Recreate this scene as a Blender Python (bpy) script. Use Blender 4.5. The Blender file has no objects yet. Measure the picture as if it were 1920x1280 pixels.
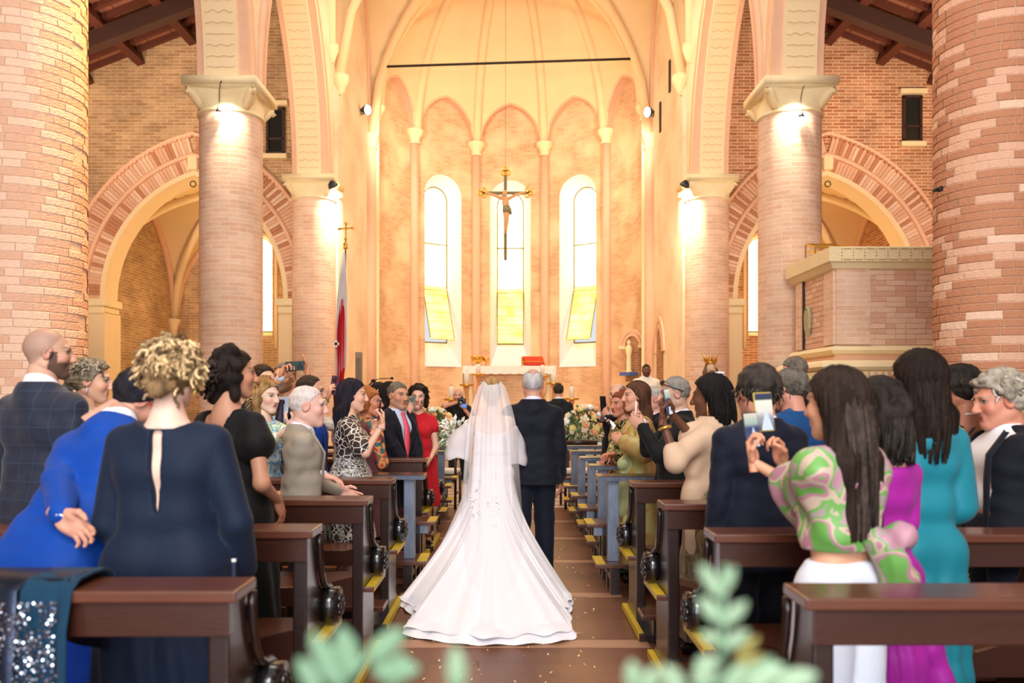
import bpy, math, random
import numpy as np
from mathutils import Vector, Matrix, Euler
random.seed(7)
RNG = np.random.default_rng(7)
SC = bpy.context.scene
COL = SC.collection
PI = math.pi

# ------------------------------------------------------------------ camera, world, lights, exposure
CAM_Z, FPX, CX, HY = 1.5, 1500.0, 957.0, 745.0      # eye height, focal length in pixels, vanishing point
cam_d = bpy.data.cameras.new('camera')
cam_d.sensor_width = 36.0
cam_d.lens = 36.0 * FPX / 1920.0
cam_d.shift_x = (960.0 - CX) / 1920.0
cam_d.shift_y = (HY - 640.0) / 1920.0
cam_d.clip_end = 200
cam_d.dof.use_dof = True
cam_d.dof.focus_distance = 6.9
cam_d.dof.aperture_fstop = 1.9
cam = bpy.data.objects.new('camera', cam_d)
cam.location = (0, 0, CAM_Z)
cam.rotation_euler = (PI / 2, 0, 0)
COL.objects.link(cam)
SC.camera = cam

SC.view_settings.view_transform = 'Standard'
SC.view_settings.look = 'None'
SC.view_settings.gamma = 1.0
SC.view_settings.use_curve_mapping = False
SC.view_settings.exposure = 0.58

world = bpy.data.worlds.new('sky')
SC.world = world
world.use_nodes = True
world.node_tree.nodes['Background'].inputs[0].default_value = (0.95, 0.98, 1.0, 1)
world.node_tree.nodes['Background'].inputs[1].default_value = 0.55


def aim(o, target):
    d = Vector(target) - o.location
    o.rotation_euler = d.to_track_quat('-Z', 'Y').to_euler()


def area_light(name, loc, target, sx, sy, power, color):
    l = bpy.data.lights.new(name, 'AREA')
    l.shape = 'RECTANGLE'
    l.size, l.size_y, l.energy, l.color = sx, sy, power, color
    o = bpy.data.objects.new(name, l)
    o.location = loc
    COL.objects.link(o)
    aim(o, target)
    return o


def spot_light(name, loc, target, power, color, angle=100, blend=0.8, radius=0.08):
    l = bpy.data.lights.new(name, 'SPOT')
    l.energy, l.color, l.spot_size, l.spot_blend, l.shadow_soft_size = power, color, math.radians(angle), blend, radius
    o = bpy.data.objects.new(name, l)
    o.location = loc
    COL.objects.link(o)
    aim(o, target)
    return o


def point_light(name, loc, power, color, radius=0.08):
    l = bpy.data.lights.new(name, 'POINT')
    l.energy, l.color, l.shadow_soft_size = power, color, radius
    o = bpy.data.objects.new(name, l)
    o.location = loc
    COL.objects.link(o)
    return o


WARM = (1.0, 0.82, 0.58)
GOLD = (1.0, 0.70, 0.33)
DAY = (0.93, 0.96, 1.0)
# daylight from the open west door and the window over it, behind the camera
area_light('daylight_door', (0, -4.5, 2.4), (0, 8, 1.2), 4.5, 4.5, 300, DAY)
area_light('daylight_west_window', (0, -3.5, 7.5), (0, 12, 2.5), 4.0, 4.0, 520, (1.0, 0.95, 0.9))
# unseen area lights added above the arcades as soft overhead fill
for sx in (-1, 1):
    area_light('overhead_fill', (sx * 2.6, 8.5, 11.8), (sx * 0.4, 8.5, 0), 2.0, 9.0, 150, (1.0, 0.94, 0.86))
# floodlights on the chancel walls and column heads, then unseen lights without fittings
for sx in (-1, 1):
    spot_light('chancel_flood', (sx * 3.40, 19.7, 8.50), (-sx * 1.0, 24.9, 7.6), 470, (1.0, 0.88, 0.70), 125, 0.9)
    spot_light('column_head_flood', (sx * 3.45, 16.55, 5.95), (sx * 3.62, 18.2, 3.4), 420, (1.0, 0.86, 0.66), 130, 0.9)
    spot_light('column_lamp_down', (sx * 4.02, 11.28, 5.72), (sx * 4.12, 11.62, 4.2), 75, (1.0, 0.86, 0.66), 140, 0.8, 0.04)
    spot_light('aisle_fill', (sx * 8.4, 9.5, 3.6), (sx * 6.8, 17.0, 6.6), 900, (1.0, 0.80, 0.58), 80, 0.9)  # unseen spot added to brighten the aisle end wall
    spot_light('roof_fill', (sx * 6.9, 12.8, 5.6), (sx * 7.2, 15.6, 9.2), 330, (1.0, 0.76, 0.54), 110, 0.9)  # unseen spot added to lift the dark roof timbers
    point_light('chapel_light', (sx * 6.2, 18.4, 3.6), 75, GOLD, 0.15)  # unseen point light inside each chapel, no fitting modelled
    point_light('vault_light', (sx * 1.5, 15.6, 8.6), 150, WARM, 0.25)  # unseen warm point light below the vault, no fitting modelled
spot_light('column_glow', (-2.5, 7.3, 8.4), (-3.75, 6.8, 5.2), 2600, (1.0, 0.52, 0.12), 75, 1.0)

# ------------------------------------------------------------------ pixel helpers (only used to read positions off the photograph)
def W(px, py, d):
    return Vector(((px - CX) / FPX * d, d, CAM_Z + (HY - py) / FPX * d))


# ------------------------------------------------------------------ materials
MATS = {}


def _new(name):
    m = bpy.data.materials.new(name)
    m.use_nodes = True
    nt = m.node_tree
    b = nt.nodes['Principled BSDF']
    return m, nt, b


def N(nt, typ, **kw):
    n = nt.nodes.new(typ)
    for k, v in kw.items():
        setattr(n, k, v)
    return n


def S(c):
    """sRGB 0-255 -> linear rgba"""
    r = []
    for v in c:
        v = v / 255.0
        r.append(v / 12.92 if v <= 0.04045 else ((v + 0.055) / 1.055) ** 2.4)
    return (r[0], r[1], r[2], 1.0)


def mat(name, rgb, rough=0.6, var=0.12, scale=6.0, bump=0.0, bscale=30.0, metal=0.0, spec=0.5, stretch=None, sheen=0.0, coat=0.0, emit=None, emit_s=0.0, coords='Object'):
    if name in MATS:
        return MATS[name]
    m, nt, b = _new(name)
    c = S(rgb)
    tc = N(nt, 'ShaderNodeTexCoord')
    mp = N(nt, 'ShaderNodeMapping')
    nt.links.new(tc.outputs[coords], mp.inputs[0])
    if stretch:
        mp.inputs['Scale'].default_value = stretch
    no = N(nt, 'ShaderNodeTexNoise')
    no.inputs['Scale'].default_value = scale
    no.inputs['Detail'].default_value = 5
    nt.links.new(mp.outputs[0], no.inputs['Vector'])
    mix = N(nt, 'ShaderNodeMix', data_type='RGBA')
    mix.inputs[6].default_value = tuple(max(0, v * (1 - var)) for v in c[:3]) + (1,)
    mix.inputs[7].default_value = tuple(min(1, v * (1 + var)) for v in c[:3]) + (1,)
    nt.links.new(no.outputs[0], mix.inputs[0])
    nt.links.new(mix.outputs[2], b.inputs['Base Color'])
    b.inputs['Roughness'].default_value = rough
    b.inputs['Metallic'].default_value = metal
    b.inputs['Specular IOR Level'].default_value = spec
    if sheen:
        b.inputs['Sheen Weight'].default_value = sheen
    if coat:
        b.inputs['Coat Weight'].default_value = coat
        b.inputs['Coat Roughness'].default_value = 0.12
    if emit:
        b.inputs['Emission Color'].default_value = S(emit)
        b.inputs['Emission Strength'].default_value = emit_s
    if bump:
        n2 = N(nt, 'ShaderNodeTexNoise')
        n2.inputs['Scale'].default_value = bscale
        n2.inputs['Detail'].default_value = 6
        nt.links.new(mp.outputs[0], n2.inputs['Vector'])
        bp = N(nt, 'ShaderNodeBump')
        bp.inputs['Strength'].default_value = bump
        bp.inputs['Distance'].default_value = 0.02
        nt.links.new(n2.outputs[0], bp.inputs['Height'])
        nt.links.new(bp.outputs[0], b.inputs['Normal'])
    MATS[name] = m
    return m


def brick_mat(name, c1, c2, mortar, bw=0.27, rh=0.068, ms=0.006, rough=0.85, stain=0.25, bump=0.35, plaster=None, pl_amt=0.5):
    if name in MATS:
        return MATS[name]
    m, nt, b = _new(name)
    tc = N(nt, 'ShaderNodeTexCoord')
    br = N(nt, 'ShaderNodeTexBrick')
    br.inputs['Scale'].default_value = 1.0
    br.inputs['Brick Width'].default_value = bw
    br.inputs['Row Height'].default_value = rh
    br.inputs['Mortar Size'].default_value = ms
    br.inputs['Mortar Smooth'].default_value = 0.3
    br.inputs['Bias'].default_value = -0.1
    br.inputs['Color1'].default_value = S(c1)
    br.inputs['Color2'].default_value = S(c2)
    br.inputs['Mortar'].default_value = S(mortar)
    nz = N(nt, 'ShaderNodeTexNoise')
    nz.inputs['Scale'].default_value = 14.0
    vm = N(nt, 'ShaderNodeMix', data_type='VECTOR')
    add = N(nt, 'ShaderNodeVectorMath', operation='MULTIPLY_ADD')
    nt.links.new(tc.outputs['UV'], nz.inputs['Vector'])
    nt.links.new(nz.outputs['Color'], add.inputs[0])
    add.inputs[1].default_value = (0.012, 0.012, 0)
    nt.links.new(tc.outputs['UV'], add.inputs[2])
    nt.links.new(add.outputs[0], br.inputs['Vector'])
    no = N(nt, 'ShaderNodeTexNoise')
    no.inputs['Scale'].default_value = 1.3
    no.inputs['Detail'].default_value = 8
    no.inputs['Roughness'].default_value = 0.65
    nt.links.new(tc.outputs['UV'], no.inputs['Vector'])
    rp = N(nt, 'ShaderNodeValToRGB')
    rp.color_ramp.elements[0].position = 0.32
    rp.color_ramp.elements[0].color = (1 - stain, 1 - stain, 1 - stain, 1)
    rp.color_ramp.elements[1].position = 0.66
    rp.color_ramp.elements[1].color = (1 + stain * 0.3,) * 3 + (1,)
    nt.links.new(no.outputs[0], rp.inputs[0])
    mul = N(nt, 'ShaderNodeMix', data_type='RGBA', blend_type='MULTIPLY')
    mul.inputs[0].default_value = 1.0
    nt.links.new(br.outputs['Color'], mul.inputs[6])
    nt.links.new(rp.outputs[0], mul.inputs[7])
    out = mul.outputs[2]
    if plaster:
        n3 = N(nt, 'ShaderNodeTexNoise')
        n3.inputs['Scale'].default_value = 0.9
        n3.inputs['Detail'].default_value = 7
        mp3 = N(nt, 'ShaderNodeMapping')
        mp3.inputs['Location'].default_value = (3.1, 1.7, 0)
        nt.links.new(tc.outputs['UV'], mp3.inputs[0])
        nt.links.new(mp3.outputs[0], n3.inputs['Vector'])
        r3 = N(nt, 'ShaderNodeValToRGB')
        r3.color_ramp.elements[0].position = 0.62 - pl_amt * 0.35
        r3.color_ramp.elements[1].position = 0.82 - pl_amt * 0.35
        nt.links.new(n3.outputs[0], r3.inputs[0])
        mx = N(nt, 'ShaderNodeMix', data_type='RGBA')
        mx.inputs[7].default_value = S(plaster)
        nt.links.new(r3.outputs[0], mx.inputs[0])
        nt.links.new(out, mx.inputs[6])
        out = mx.outputs[2]
    nt.links.new(out, b.inputs['Base Color'])
    b.inputs['Roughness'].default_value = rough
    b.inputs['Specular IOR Level'].default_value = 0.25
    bp = N(nt, 'ShaderNodeBump')
    bp.inputs['Strength'].default_value = bump
    bp.inputs['Distance'].default_value = 0.01
    inv = N(nt, 'ShaderNodeMath', operation='SUBTRACT')
    inv.inputs[0].default_value = 1.0
    nt.links.new(br.outputs['Fac'], inv.inputs[1])
    ad = N(nt, 'ShaderNodeMath', operation='ADD')
    n4 = N(nt, 'ShaderNodeTexNoise')
    n4.inputs['Scale'].default_value = 25.0
    n4.inputs['Detail'].default_value = 6
    nt.links.new(tc.outputs['UV'], n4.inputs['Vector'])
    nt.links.new(inv.outputs[0], ad.inputs[0])
    nt.links.new(n4.outputs[0], ad.inputs[1])
    nt.links.new(ad.outputs[0], bp.inputs['Height'])
    nt.links.new(bp.outputs[0], b.inputs['Normal'])
    MATS[name] = m
    return m


def vcol_mat(name, rough=0.5, sss=0.0, sheen=0.0, bump=0.0, bscale=60, stretch=None, spec=0.4, var=0.0):
    """colour comes from the mesh's own colour attribute"""
    if name in MATS:
        return MATS[name]
    m, nt, b = _new(name)
    at = N(nt, 'ShaderNodeAttribute', attribute_name='Col')
    src = at.outputs['Color']
    if bump or var:
        tc = N(nt, 'ShaderNodeTexCoord')
        mp = N(nt, 'ShaderNodeMapping')
        if stretch:
            mp.inputs['Scale'].default_value = stretch
        nt.links.new(tc.outputs['Object'], mp.inputs[0])
        no = N(nt, 'ShaderNodeTexNoise')
        no.inputs['Scale'].default_value = bscale
        no.inputs['Detail'].default_value = 4
        nt.links.new(mp.outputs[0], no.inputs['Vector'])
        if bump:
            bp = N(nt, 'ShaderNodeBump')
            bp.inputs['Strength'].default_value = bump
            bp.inputs['Distance'].default_value = 0.01
            nt.links.new(no.outputs[0], bp.inputs['Height'])
            nt.links.new(bp.outputs[0], b.inputs['Normal'])
        if var:
            rp = N(nt, 'ShaderNodeMapRange')
            rp.inputs[1].default_value, rp.inputs[2].default_value = 0.3, 0.7
            rp.inputs[3].default_value, rp.inputs[4].default_value = 1 - var, 1 + var
            nt.links.new(no.outputs[0], rp.inputs[0])
            mul = N(nt, 'ShaderNodeMix', data_type='RGBA', blend_type='MULTIPLY')
            mul.inputs[0].default_value = 1
            nt.links.new(src, mul.inputs[6])
            nt.links.new(rp.outputs[0], mul.inputs[7])
            src = mul.outputs[2]
    nt.links.new(src, b.inputs['Base Color'])
    b.inputs['Roughness'].default_value = rough
    b.inputs['Specular IOR Level'].default_value = spec
    if sss:
        b.inputs['Subsurface Weight'].default_value = sss
        b.inputs['Subsurface Radius'].default_value = (0.01, 0.004, 0.002)
        b.inputs['Subsurface Scale'].default_value = 0.5
    if sheen:
        b.inputs['Sheen Weight'].default_value = sheen
    MATS[name] = m
    return m


# ------------------------------------------------------------------ mesh builder
class MB:
    def __init__(s):
        s.v, s.f, s.uv, s.mi, s.col, s.n = [], [], [], [], [], 0

    def add(s, verts, faces, uv=None, mi=0, col=None):
        verts = np.asarray(verts, float).reshape(-1, 3)
        o = s.n
        s.v.append(verts)
        s.n += len(verts)
        for f in faces:
            s.f.append(tuple(int(i) + o for i in f))
            s.mi.append(mi)
        s.uv.append(np.zeros((len(verts), 2)) if uv is None else np.asarray(uv, float).reshape(-1, 2))
        s.hasuv = uv is not None or getattr(s, 'hasuv', False)
        s.col.append(np.ones((len(verts), 3)) if col is None else np.broadcast_to(np.asarray(col, float), (len(verts), 3)))
        s.hascol = col is not None or getattr(s, 'hascol', False)
        return s

    def box(s, c, size, R=None, mi=0, col=None):
        hx, hy, hz = size[0] / 2, size[1] / 2, size[2] / 2
        p = np.array([[x, y, z] for z in (-hz, hz) for y in (-hy, hy) for x in (-hx, hx)])
        if R is not None:
            p = p @ np.array(R).T
        p = p + np.array(c)
        return s.add(p, [(0, 2, 3, 1), (4, 5, 7, 6), (0, 1, 5, 4), (2, 6, 7, 3), (0, 4, 6, 2), (1, 3, 7, 5)], None, mi, col)

    def bbox(s, lo, hi, mi=0):
        lo, hi = np.array(lo), np.array(hi)
        return s.box((lo + hi) / 2, hi - lo, None, mi)

    def grid(s, P, UV=None, closed=False, mi=0, col=None, flip=False):
        P = np.asarray(P, float)
        n, m = P.shape[:2]
        f = []
        mm = m if closed else m - 1
        for i in range(n - 1):
            for j in range(mm):
                j2 = (j + 1) % m
                q = (i * m + j, i * m + j2, (i + 1) * m + j2, (i + 1) * m + j)
                f.append(q[::-1] if flip else q)
        c = None if col is None else np.asarray(col, float)
        if c is not None and c.ndim == 3:
            c = c.reshape(-1, 3)
        return s.add(P.reshape(-1, 3), f, None if UV is None else np.asarray(UV).reshape(-1, 2), mi, c)

    def tube(s, path, rad, seg=8, caps=True, mi=0, col=None, flat=1.0, up=None):
        path = np.asarray(path, float)
        n = len(path)
        rad = np.broadcast_to(np.asarray(rad, float), (n,))
        t = np.gradient(path, axis=0)
        t /= np.linalg.norm(t, axis=1)[:, None] + 1e-12
        a = np.array(up if up is not None else ([0, 0, 1] if abs(t[0][2]) < 0.9 else [1, 0, 0]), float)
        P = []
        for i in range(n):
            b = a - t[i] * np.dot(a, t[i])
            nb = np.linalg.norm(b)
            if nb < 1e-6:
                b = np.cross(t[i], [1, 0.3, 0.2])
                nb = np.linalg.norm(b)
            b /= nb
            c = np.cross(t[i], b)
            a = b
            ang = np.arange(seg) / seg * 2 * PI
            P.append(path[i] + rad[i] * (np.cos(ang)[:, None] * b * flat + np.sin(ang)[:, None] * c))
        P = np.array(P)
        L = np.concatenate([[0], np.cumsum(np.linalg.norm(np.diff(path, axis=0), axis=1))])
        UV = np.stack(np.broadcast_arrays(np.arange(seg)[None, :] / seg, L[:, None]), -1)
        s.grid(P, UV, True, mi, col)
        if caps:
            o = s.n - n * seg
            s.f.append(tuple(o + i for i in range(seg))[::-1])
            s.f.append(tuple(o + (n - 1) * seg + i for i in range(seg)))
            s.mi += [mi, mi]
        return s

    def lathe(s, prof, c=(0, 0, 0), seg=20, mi=0, col=None, a0=0, a1=2 * PI, R=None):
        full = abs(a1 - a0 - 2 * PI) < 1e-6
        ang = a0 + (a1 - a0) * np.arange(seg if full else seg + 1) / seg
        P = np.array([[[r * math.cos(t), r * math.sin(t), z] for t in ang] for r, z in prof])
        UV = np.array([[[t * max(r, 0.05), z] for t in ang] for r, z in prof])
        if R is not None:
            P = P @ np.array(R).T
        return s.grid(P + np.array(c), UV, full, mi, col)

    def prism(s, poly, axis, a, b, mi=0, col=None):
        """polygon (2D) in the plane across `axis` extruded from a to b"""
        poly = np.asarray(poly, float)
        n = len(poly)
        P = []
        for h in (a, b):
            for u, v in poly:
                P.append({'x': (h, u, v), 'y': (u, h, v), 'z': (u, v, h)}[axis])
        f = [tuple(range(n))[::-1], tuple(range(n, 2 * n))]
        for i in range(n):
            j = (i + 1) % n
            f.append((i, j, n + j, n + i))
        return s.add(P, f, None, mi, col)

    def ball(s, c, r, seg=10, rings=7, mi=0, col=None, R=None):
        r = np.broadcast_to(np.asarray(r, float), (3,))
        P = []
        for i in range(rings + 1):
            ph = -PI / 2 + PI * i / rings
            P.append([[r[0] * math.cos(ph) * math.cos(t), r[1] * math.cos(ph) * math.sin(t), r[2] * math.sin(ph)] for t in np.arange(seg) / seg * 2 * PI])
        P = np.array(P)
        if R is not None:
            P = P @ np.array(R).T
        return s.grid(P + np.array(c), None, True, mi, col)

    def mesh(s, name, mats, smooth=False, boxuv=False):
        me = bpy.data.meshes.new(name)
        V = np.concatenate(s.v) if s.v else np.zeros((0, 3))
        me.from_pydata(V.tolist(), [], s.f)
        if not isinstance(mats, (list, tuple)):
            mats = [mats]
        for m in mats:
            me.materials.append(m)
        if len(mats) > 1:
            me.polygons.foreach_set('material_index', np.array(s.mi, dtype=np.int32))
        if smooth:
            me.polygons.foreach_set('use_smooth', np.ones(len(me.polygons), dtype=bool))
        nl = len(me.loops)
        li = np.zeros(nl, dtype=np.int32)
        me.loops.foreach_get('vertex_index', li)
        if boxuv:
            npol = len(me.polygons)
            nrm = np.zeros(npol * 3)
            me.polygons.foreach_get('normal', nrm)
            nrm = np.abs(nrm.reshape(-1, 3))
            tot = np.zeros(npol, dtype=np.int32)
            me.polygons.foreach_get('loop_total', tot)
            ax = np.repeat(nrm.argmax(1), tot)
            p = V[li]
            uv = np.where((ax == 0)[:, None], p[:, [1, 2]], np.where((ax == 1)[:, None], p[:, [0, 2]], p[:, [0, 1]]))
            ul = me.uv_layers.new(name='UVMap')
            ul.data.foreach_set('uv', uv.astype(np.float32).ravel())
        elif getattr(s, 'hasuv', False):
            ul = me.uv_layers.new(name='UVMap')
            ul.data.foreach_set('uv', np.concatenate(s.uv)[li].astype(np.float32).ravel())
        if getattr(s, 'hascol', False):
            ca = me.color_attributes.new('Col', 'FLOAT_COLOR', 'POINT')
            c = np.concatenate(s.col)
            ca.data.foreach_set('color', np.concatenate([c, np.ones((len(c), 1))], 1).astype(np.float32).ravel())
        me.update()
        return me

    def build(s, name, mats, parent=None, smooth=False, boxuv=False, loc=None, bevel=0.0):
        o = bpy.data.objects.new(name, s.mesh(name, mats, smooth, boxuv))
        COL.objects.link(o)
        if parent:
            o.parent = parent
        if loc is not None:
            o.location = loc
        if bevel:
            bv = o.modifiers.new('bevel', 'BEVEL')
            bv.width = bevel
            bv.segments = 2
            bv.limit_method = 'ANGLE'
        return o


def tag(o, label=None, cat=None, group=None, kind=None):
    if label:
        o['label'] = label
    if cat:
        o['category'] = cat
    if group:
        o['group'] = group
    if kind:
        o['kind'] = kind
    return o


def thing(name, label, cat, loc=(0, 0, 0), rz=0.0, group=None):
    o = bpy.data.objects.new(name, None)
    o.empty_display_size = 0.1
    COL.objects.link(o)
    o.location = loc
    o.rotation_euler = (0, 0, rz)
    return tag(o, label, cat, group)


def inst(src, parent=None, loc=None, rot=None, scale=None):
    o = src.copy()
    COL.objects.link(o)
    if parent is not None:
        o.parent = parent
    if loc is not None:
        o.location = loc
    if rot is not None:
        o.rotation_euler = rot
    if scale is not None:
        o.scale = scale
    return o


def data_obj(name, me, parent=None, loc=None, rot=None):
    o = bpy.data.objects.new(name, me)
    COL.objects.link(o)
    if parent is not None:
        o.parent = parent
    if loc is not None:
        o.location = loc
    if rot is not None:
        o.rotation_euler = rot
    return o


def copy_tree(o, parent=None):
    c = o.copy()
    COL.objects.link(c)
    if parent is not None:
        c.parent = parent
    for ch in list(o.children):
        copy_tree(ch, c)
    return c
# ------------------------------------------------------------------ setting: shared materials
M_COL = brick_mat('column_brick', (226, 182, 152), (238, 204, 176), (240, 216, 192), 0.25, 0.066, 0.005, stain=0.2)
M_BRICK1 = mat('brick_rose', (222, 174, 144), 0.85, 0.08, 9, 0.5, 45, coords='Object')
M_BRICK2 = mat('brick_pale', (234, 196, 168), 0.85, 0.08, 9, 0.5, 45)
M_BRICK3 = mat('brick_deep', (190, 130, 96), 0.85, 0.10, 9, 0.5, 45)
M_MORTAR = mat('lime_mortar', (228, 192, 164), 0.95, 0.06, 12, 0.4, 60)
M_AISLE = brick_mat('aisle_brick', (178, 138, 102), (208, 172, 132), (222, 194, 156), 0.27, 0.07, 0.009, stain=0.35, bump=0.6)
M_AISLE_R = brick_mat('aisle_brick_red', (176, 112, 78), (212, 158, 120), (232, 198, 164), 0.27, 0.07, 0.011, stain=0.3, bump=0.6)
M_APSE = brick_mat('apse_brick', (208, 160, 120), (226, 184, 142), (234, 200, 160), 0.27, 0.07, 0.006, stain=0.16, bump=0.3, plaster=(236, 204, 162), pl_amt=0.5)
M_NAVE = brick_mat('nave_wall_plaster', (230, 196, 162), (236, 208, 176), (238, 214, 186), 0.27, 0.07, 0.004, stain=0.10, bump=0.15, plaster=(240, 218, 188), pl_amt=0.75)
M_DOME = mat('apse_plaster', (236, 204, 158), 0.9, 0.07, 1.6, 0.2, 8)
M_PLASTER = mat('cream_plaster', (240, 214, 170), 0.9, 0.05, 2.5, 0.2, 12)
M_STONE = mat('capital_stone', (238, 218, 172), 0.85, 0.08, 6, 0.35, 25)
M_PINK = mat('rose_moulding', (228, 182, 150), 0.85, 0.08, 6, 0.2, 30)
M_PINKB = brick_mat('rose_arch_brick', (206, 142, 116), (220, 164, 138), (228, 186, 160), 0.07, 0.29, 0.006, stain=0.15)
M_WHITE = mat('white_limewash', (238, 234, 236), 0.9, 0.05, 2, 0.15, 14)
M_WOOD_ROOF = mat('roof_timber', (92, 44, 30), 0.6, 0.25, 3, 0.3, 20, stretch=(1, 1, 8))
M_TERRA = mat('roof_terracotta', (150, 96, 72), 0.9, 0.15, 5)
M_IRON = mat('dark_iron', (40, 40, 36), 0.5, 0.1, 10, metal=0.6)
M_GLASS_WARM = None


def glass_pane_mat(name, c_core, c_edge, s_core, s_edge):
    m, nt, b = _new(name)
    tc = N(nt, 'ShaderNodeTexCoord')
    no = N(nt, 'ShaderNodeTexNoise')
    no.inputs['Scale'].default_value = 2.2
    nt.links.new(tc.outputs['Object'], no.inputs['Vector'])
    oi = N(nt, 'ShaderNodeObjectInfo')
    ad = N(nt, 'ShaderNodeMath', operation='ADD')
    ml = N(nt, 'ShaderNodeMath', operation='MULTIPLY')
    nt.links.new(oi.outputs['Random'], ml.inputs[0])
    ml.inputs[1].default_value = 0.22
    nt.links.new(no.outputs[0], ad.inputs[0])
    nt.links.new(ml.outputs[0], ad.inputs[1])
    rp = N(nt, 'ShaderNodeValToRGB')
    rp.color_ramp.elements[0].position = 0.45
    rp.color_ramp.elements[0].color = tuple(v * s_core for v in S(c_core)[:3]) + (1,)
    rp.color_ramp.elements[1].position = 1.0
    rp.color_ramp.elements[1].color = tuple(v * s_edge for v in S(c_edge)[:3]) + (1,)
    nt.links.new(ad.outputs[0], rp.inputs[0])
    nt.links.new(rp.outputs[0], b.inputs['Emission Color'])
    b.inputs['Emission Strength'].default_value = 1.0
    b.inputs['Base Color'].default_value = S(c_edge)
    b.inputs['Roughness'].default_value = 0.2
    return m


M_PANE = glass_pane_mat('stained_glass_sunlit', (255, 250, 214), (255, 226, 110), 2.4, 1.35)
M_PANE_LOW = glass_pane_mat('amber_glass_casement', (255, 232, 150), (255, 200, 40), 1.35, 0.95)
M_LEAD = mat('lead_came', (120, 104, 22), 0.6, 0.1, 8)  # yellow-green bloom of the windows is put into the lead's colour


# ------------------------------------------------------------------ arches
def arch2d(mid, a, c, z0, e=0.0, n=12):
    """pointed arch: two arcs of radius a+c; e = outward offset. Returns (u, z) from the right foot over the crown to the left foot"""
    r = a + c + e
    ph = math.acos(max(-1, min(1, c / r)))
    t = np.linspace(0, ph, n)
    u = r * np.cos(t) - c
    z = z0 + r * np.sin(t)
    right = np.stack([mid + u, z], 1)
    left = np.stack([mid - u[::-1], z[::-1]], 1)
    return np.concatenate([right, left[1:]])


def ring(mb, fmap, mid, a, c, z0, section, n=14, mi=0, flip=False, foot=None):
    """sweeps a section [(e, depth), ...] along an arch; foot = z down to which straight legs run"""
    P, UV = [], []
    for e, dep in section:
        q = arch2d(mid, a, c, z0, e, n)
        if foot is not None:
            q = np.concatenate([[[q[0][0], foot]], q, [[q[-1][0], foot]]])
        L = np.concatenate([[0], np.cumsum(np.linalg.norm(np.diff(q, axis=0), axis=1))])
        P.append([fmap(u, z, dep) for u, z in q])
        UV.append([[l, e + dep] for l in L])
    mb.grid(np.array(P), np.array(UV), False, mi, None, flip)


def voussoirs(mb, fmap, mid, a, c, z0, e0, e1, d0, d1, width=0.075, gap=0.008):
    r = a + c + (e0 + e1) / 2
    ph = math.acos(c / (a + c + e0)) - 0.005
    k = max(3, int(r * ph / width))
    for side in (1, -1):
        for i in range(k):
            t0, t1 = ph * i / k + gap / r / 2, ph * (i + 1) / k - gap / r / 2
            j = random.uniform(-0.006, 0.008)
            P = []
            for d in (d0, d1 + j):
                for e, t in ((e0, t0), (e1, t0), (e1, t1), (e0, t1)):
                    rr = a + c + e
                    P.append(fmap(mid + side * max(0.0, rr * math.cos(t) - c), z0 + rr * math.sin(t), d))
            mb.add(P, [(4, 5, 6, 7), (0, 1, 5, 4), (1, 2, 6, 5), (2, 3, 7, 6), (3, 0, 4, 7)], None, random.choice([0, 0, 1, 2]))


# ------------------------------------------------------------------ floor
M_FLOOR = brick_mat('nave_floor_terracotta', (112, 66, 46), (132, 84, 60), (118, 76, 56), 0.30, 0.30, 0.004, rough=0.38, stain=0.35, bump=0.12)
M_FLOOR.node_tree.nodes['Principled BSDF'].inputs['Specular IOR Level'].default_value = 0.5
M_STRIP = mat('worn_stone_strip', (170, 126, 98), 0.4, 0.15, 5, 0.1, 20)
M_MARBLE = mat('pale_paving_window_sheen', (214, 192, 168), 0.3, 0.1, 2.5, 0.05, 10)  # pale tile, with the brightness of window reflections put into its colour
fl = MB()
fl.bbox((-9.6, -5, -0.2), (9.6, 10.9, 0.0))
floor_o = tag(fl.build('floor', M_FLOOR, boxuv=True), kind='structure')
for i, (y0, y1) in enumerate([(2.55, 2.66), (3.66, 3.77), (4.80, 4.94), (6.02, 6.13), (7.26, 7.37), (8.45, 8.56), (9.62, 9.73)]):
    s = MB()
    s.bbox((-0.84, y0, -0.05), (0.84, y1, 0.004))
    s.build('stone_strip', M_STRIP, floor_o)
f2 = MB()
f2.bbox((-9.6, 10.9, -0.2), (9.6, 15.0, 0.0))
f2o = tag(f2.build('floor_crossing', M_MARBLE), kind='structure')
for i in range(6):
    s = MB()
    s.bbox((-1.7, 11.1 + i * 0.42, -0.05), (1.7, 11.16 + i * 0.42, 0.004))
    s.build('stone_strip', M_STRIP, f2o)
st = MB()
for k in range(3):
    st.bbox((-9.4, 14.6 + 0.32 * k, -0.2), (9.4, 26, 0.15 * (k + 1)))
tag(st.build('floor_chancel', M_MARBLE, bevel=0.01), kind='structure')
st = MB()
for k in range(3):
    st.bbox((-2.4 + 0.3 * k, 16.4 + 0.3 * k, 0.4), (2.4 - 0.3 * k, 20.2, 0.45 + 0.16 * (k + 1)))
tag(st.build('floor_altar_platform', M_MARBLE, bevel=0.01), kind='structure')

# ------------------------------------------------------------------ columns
COLR = 0.45
CAPZ = 6.08


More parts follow.
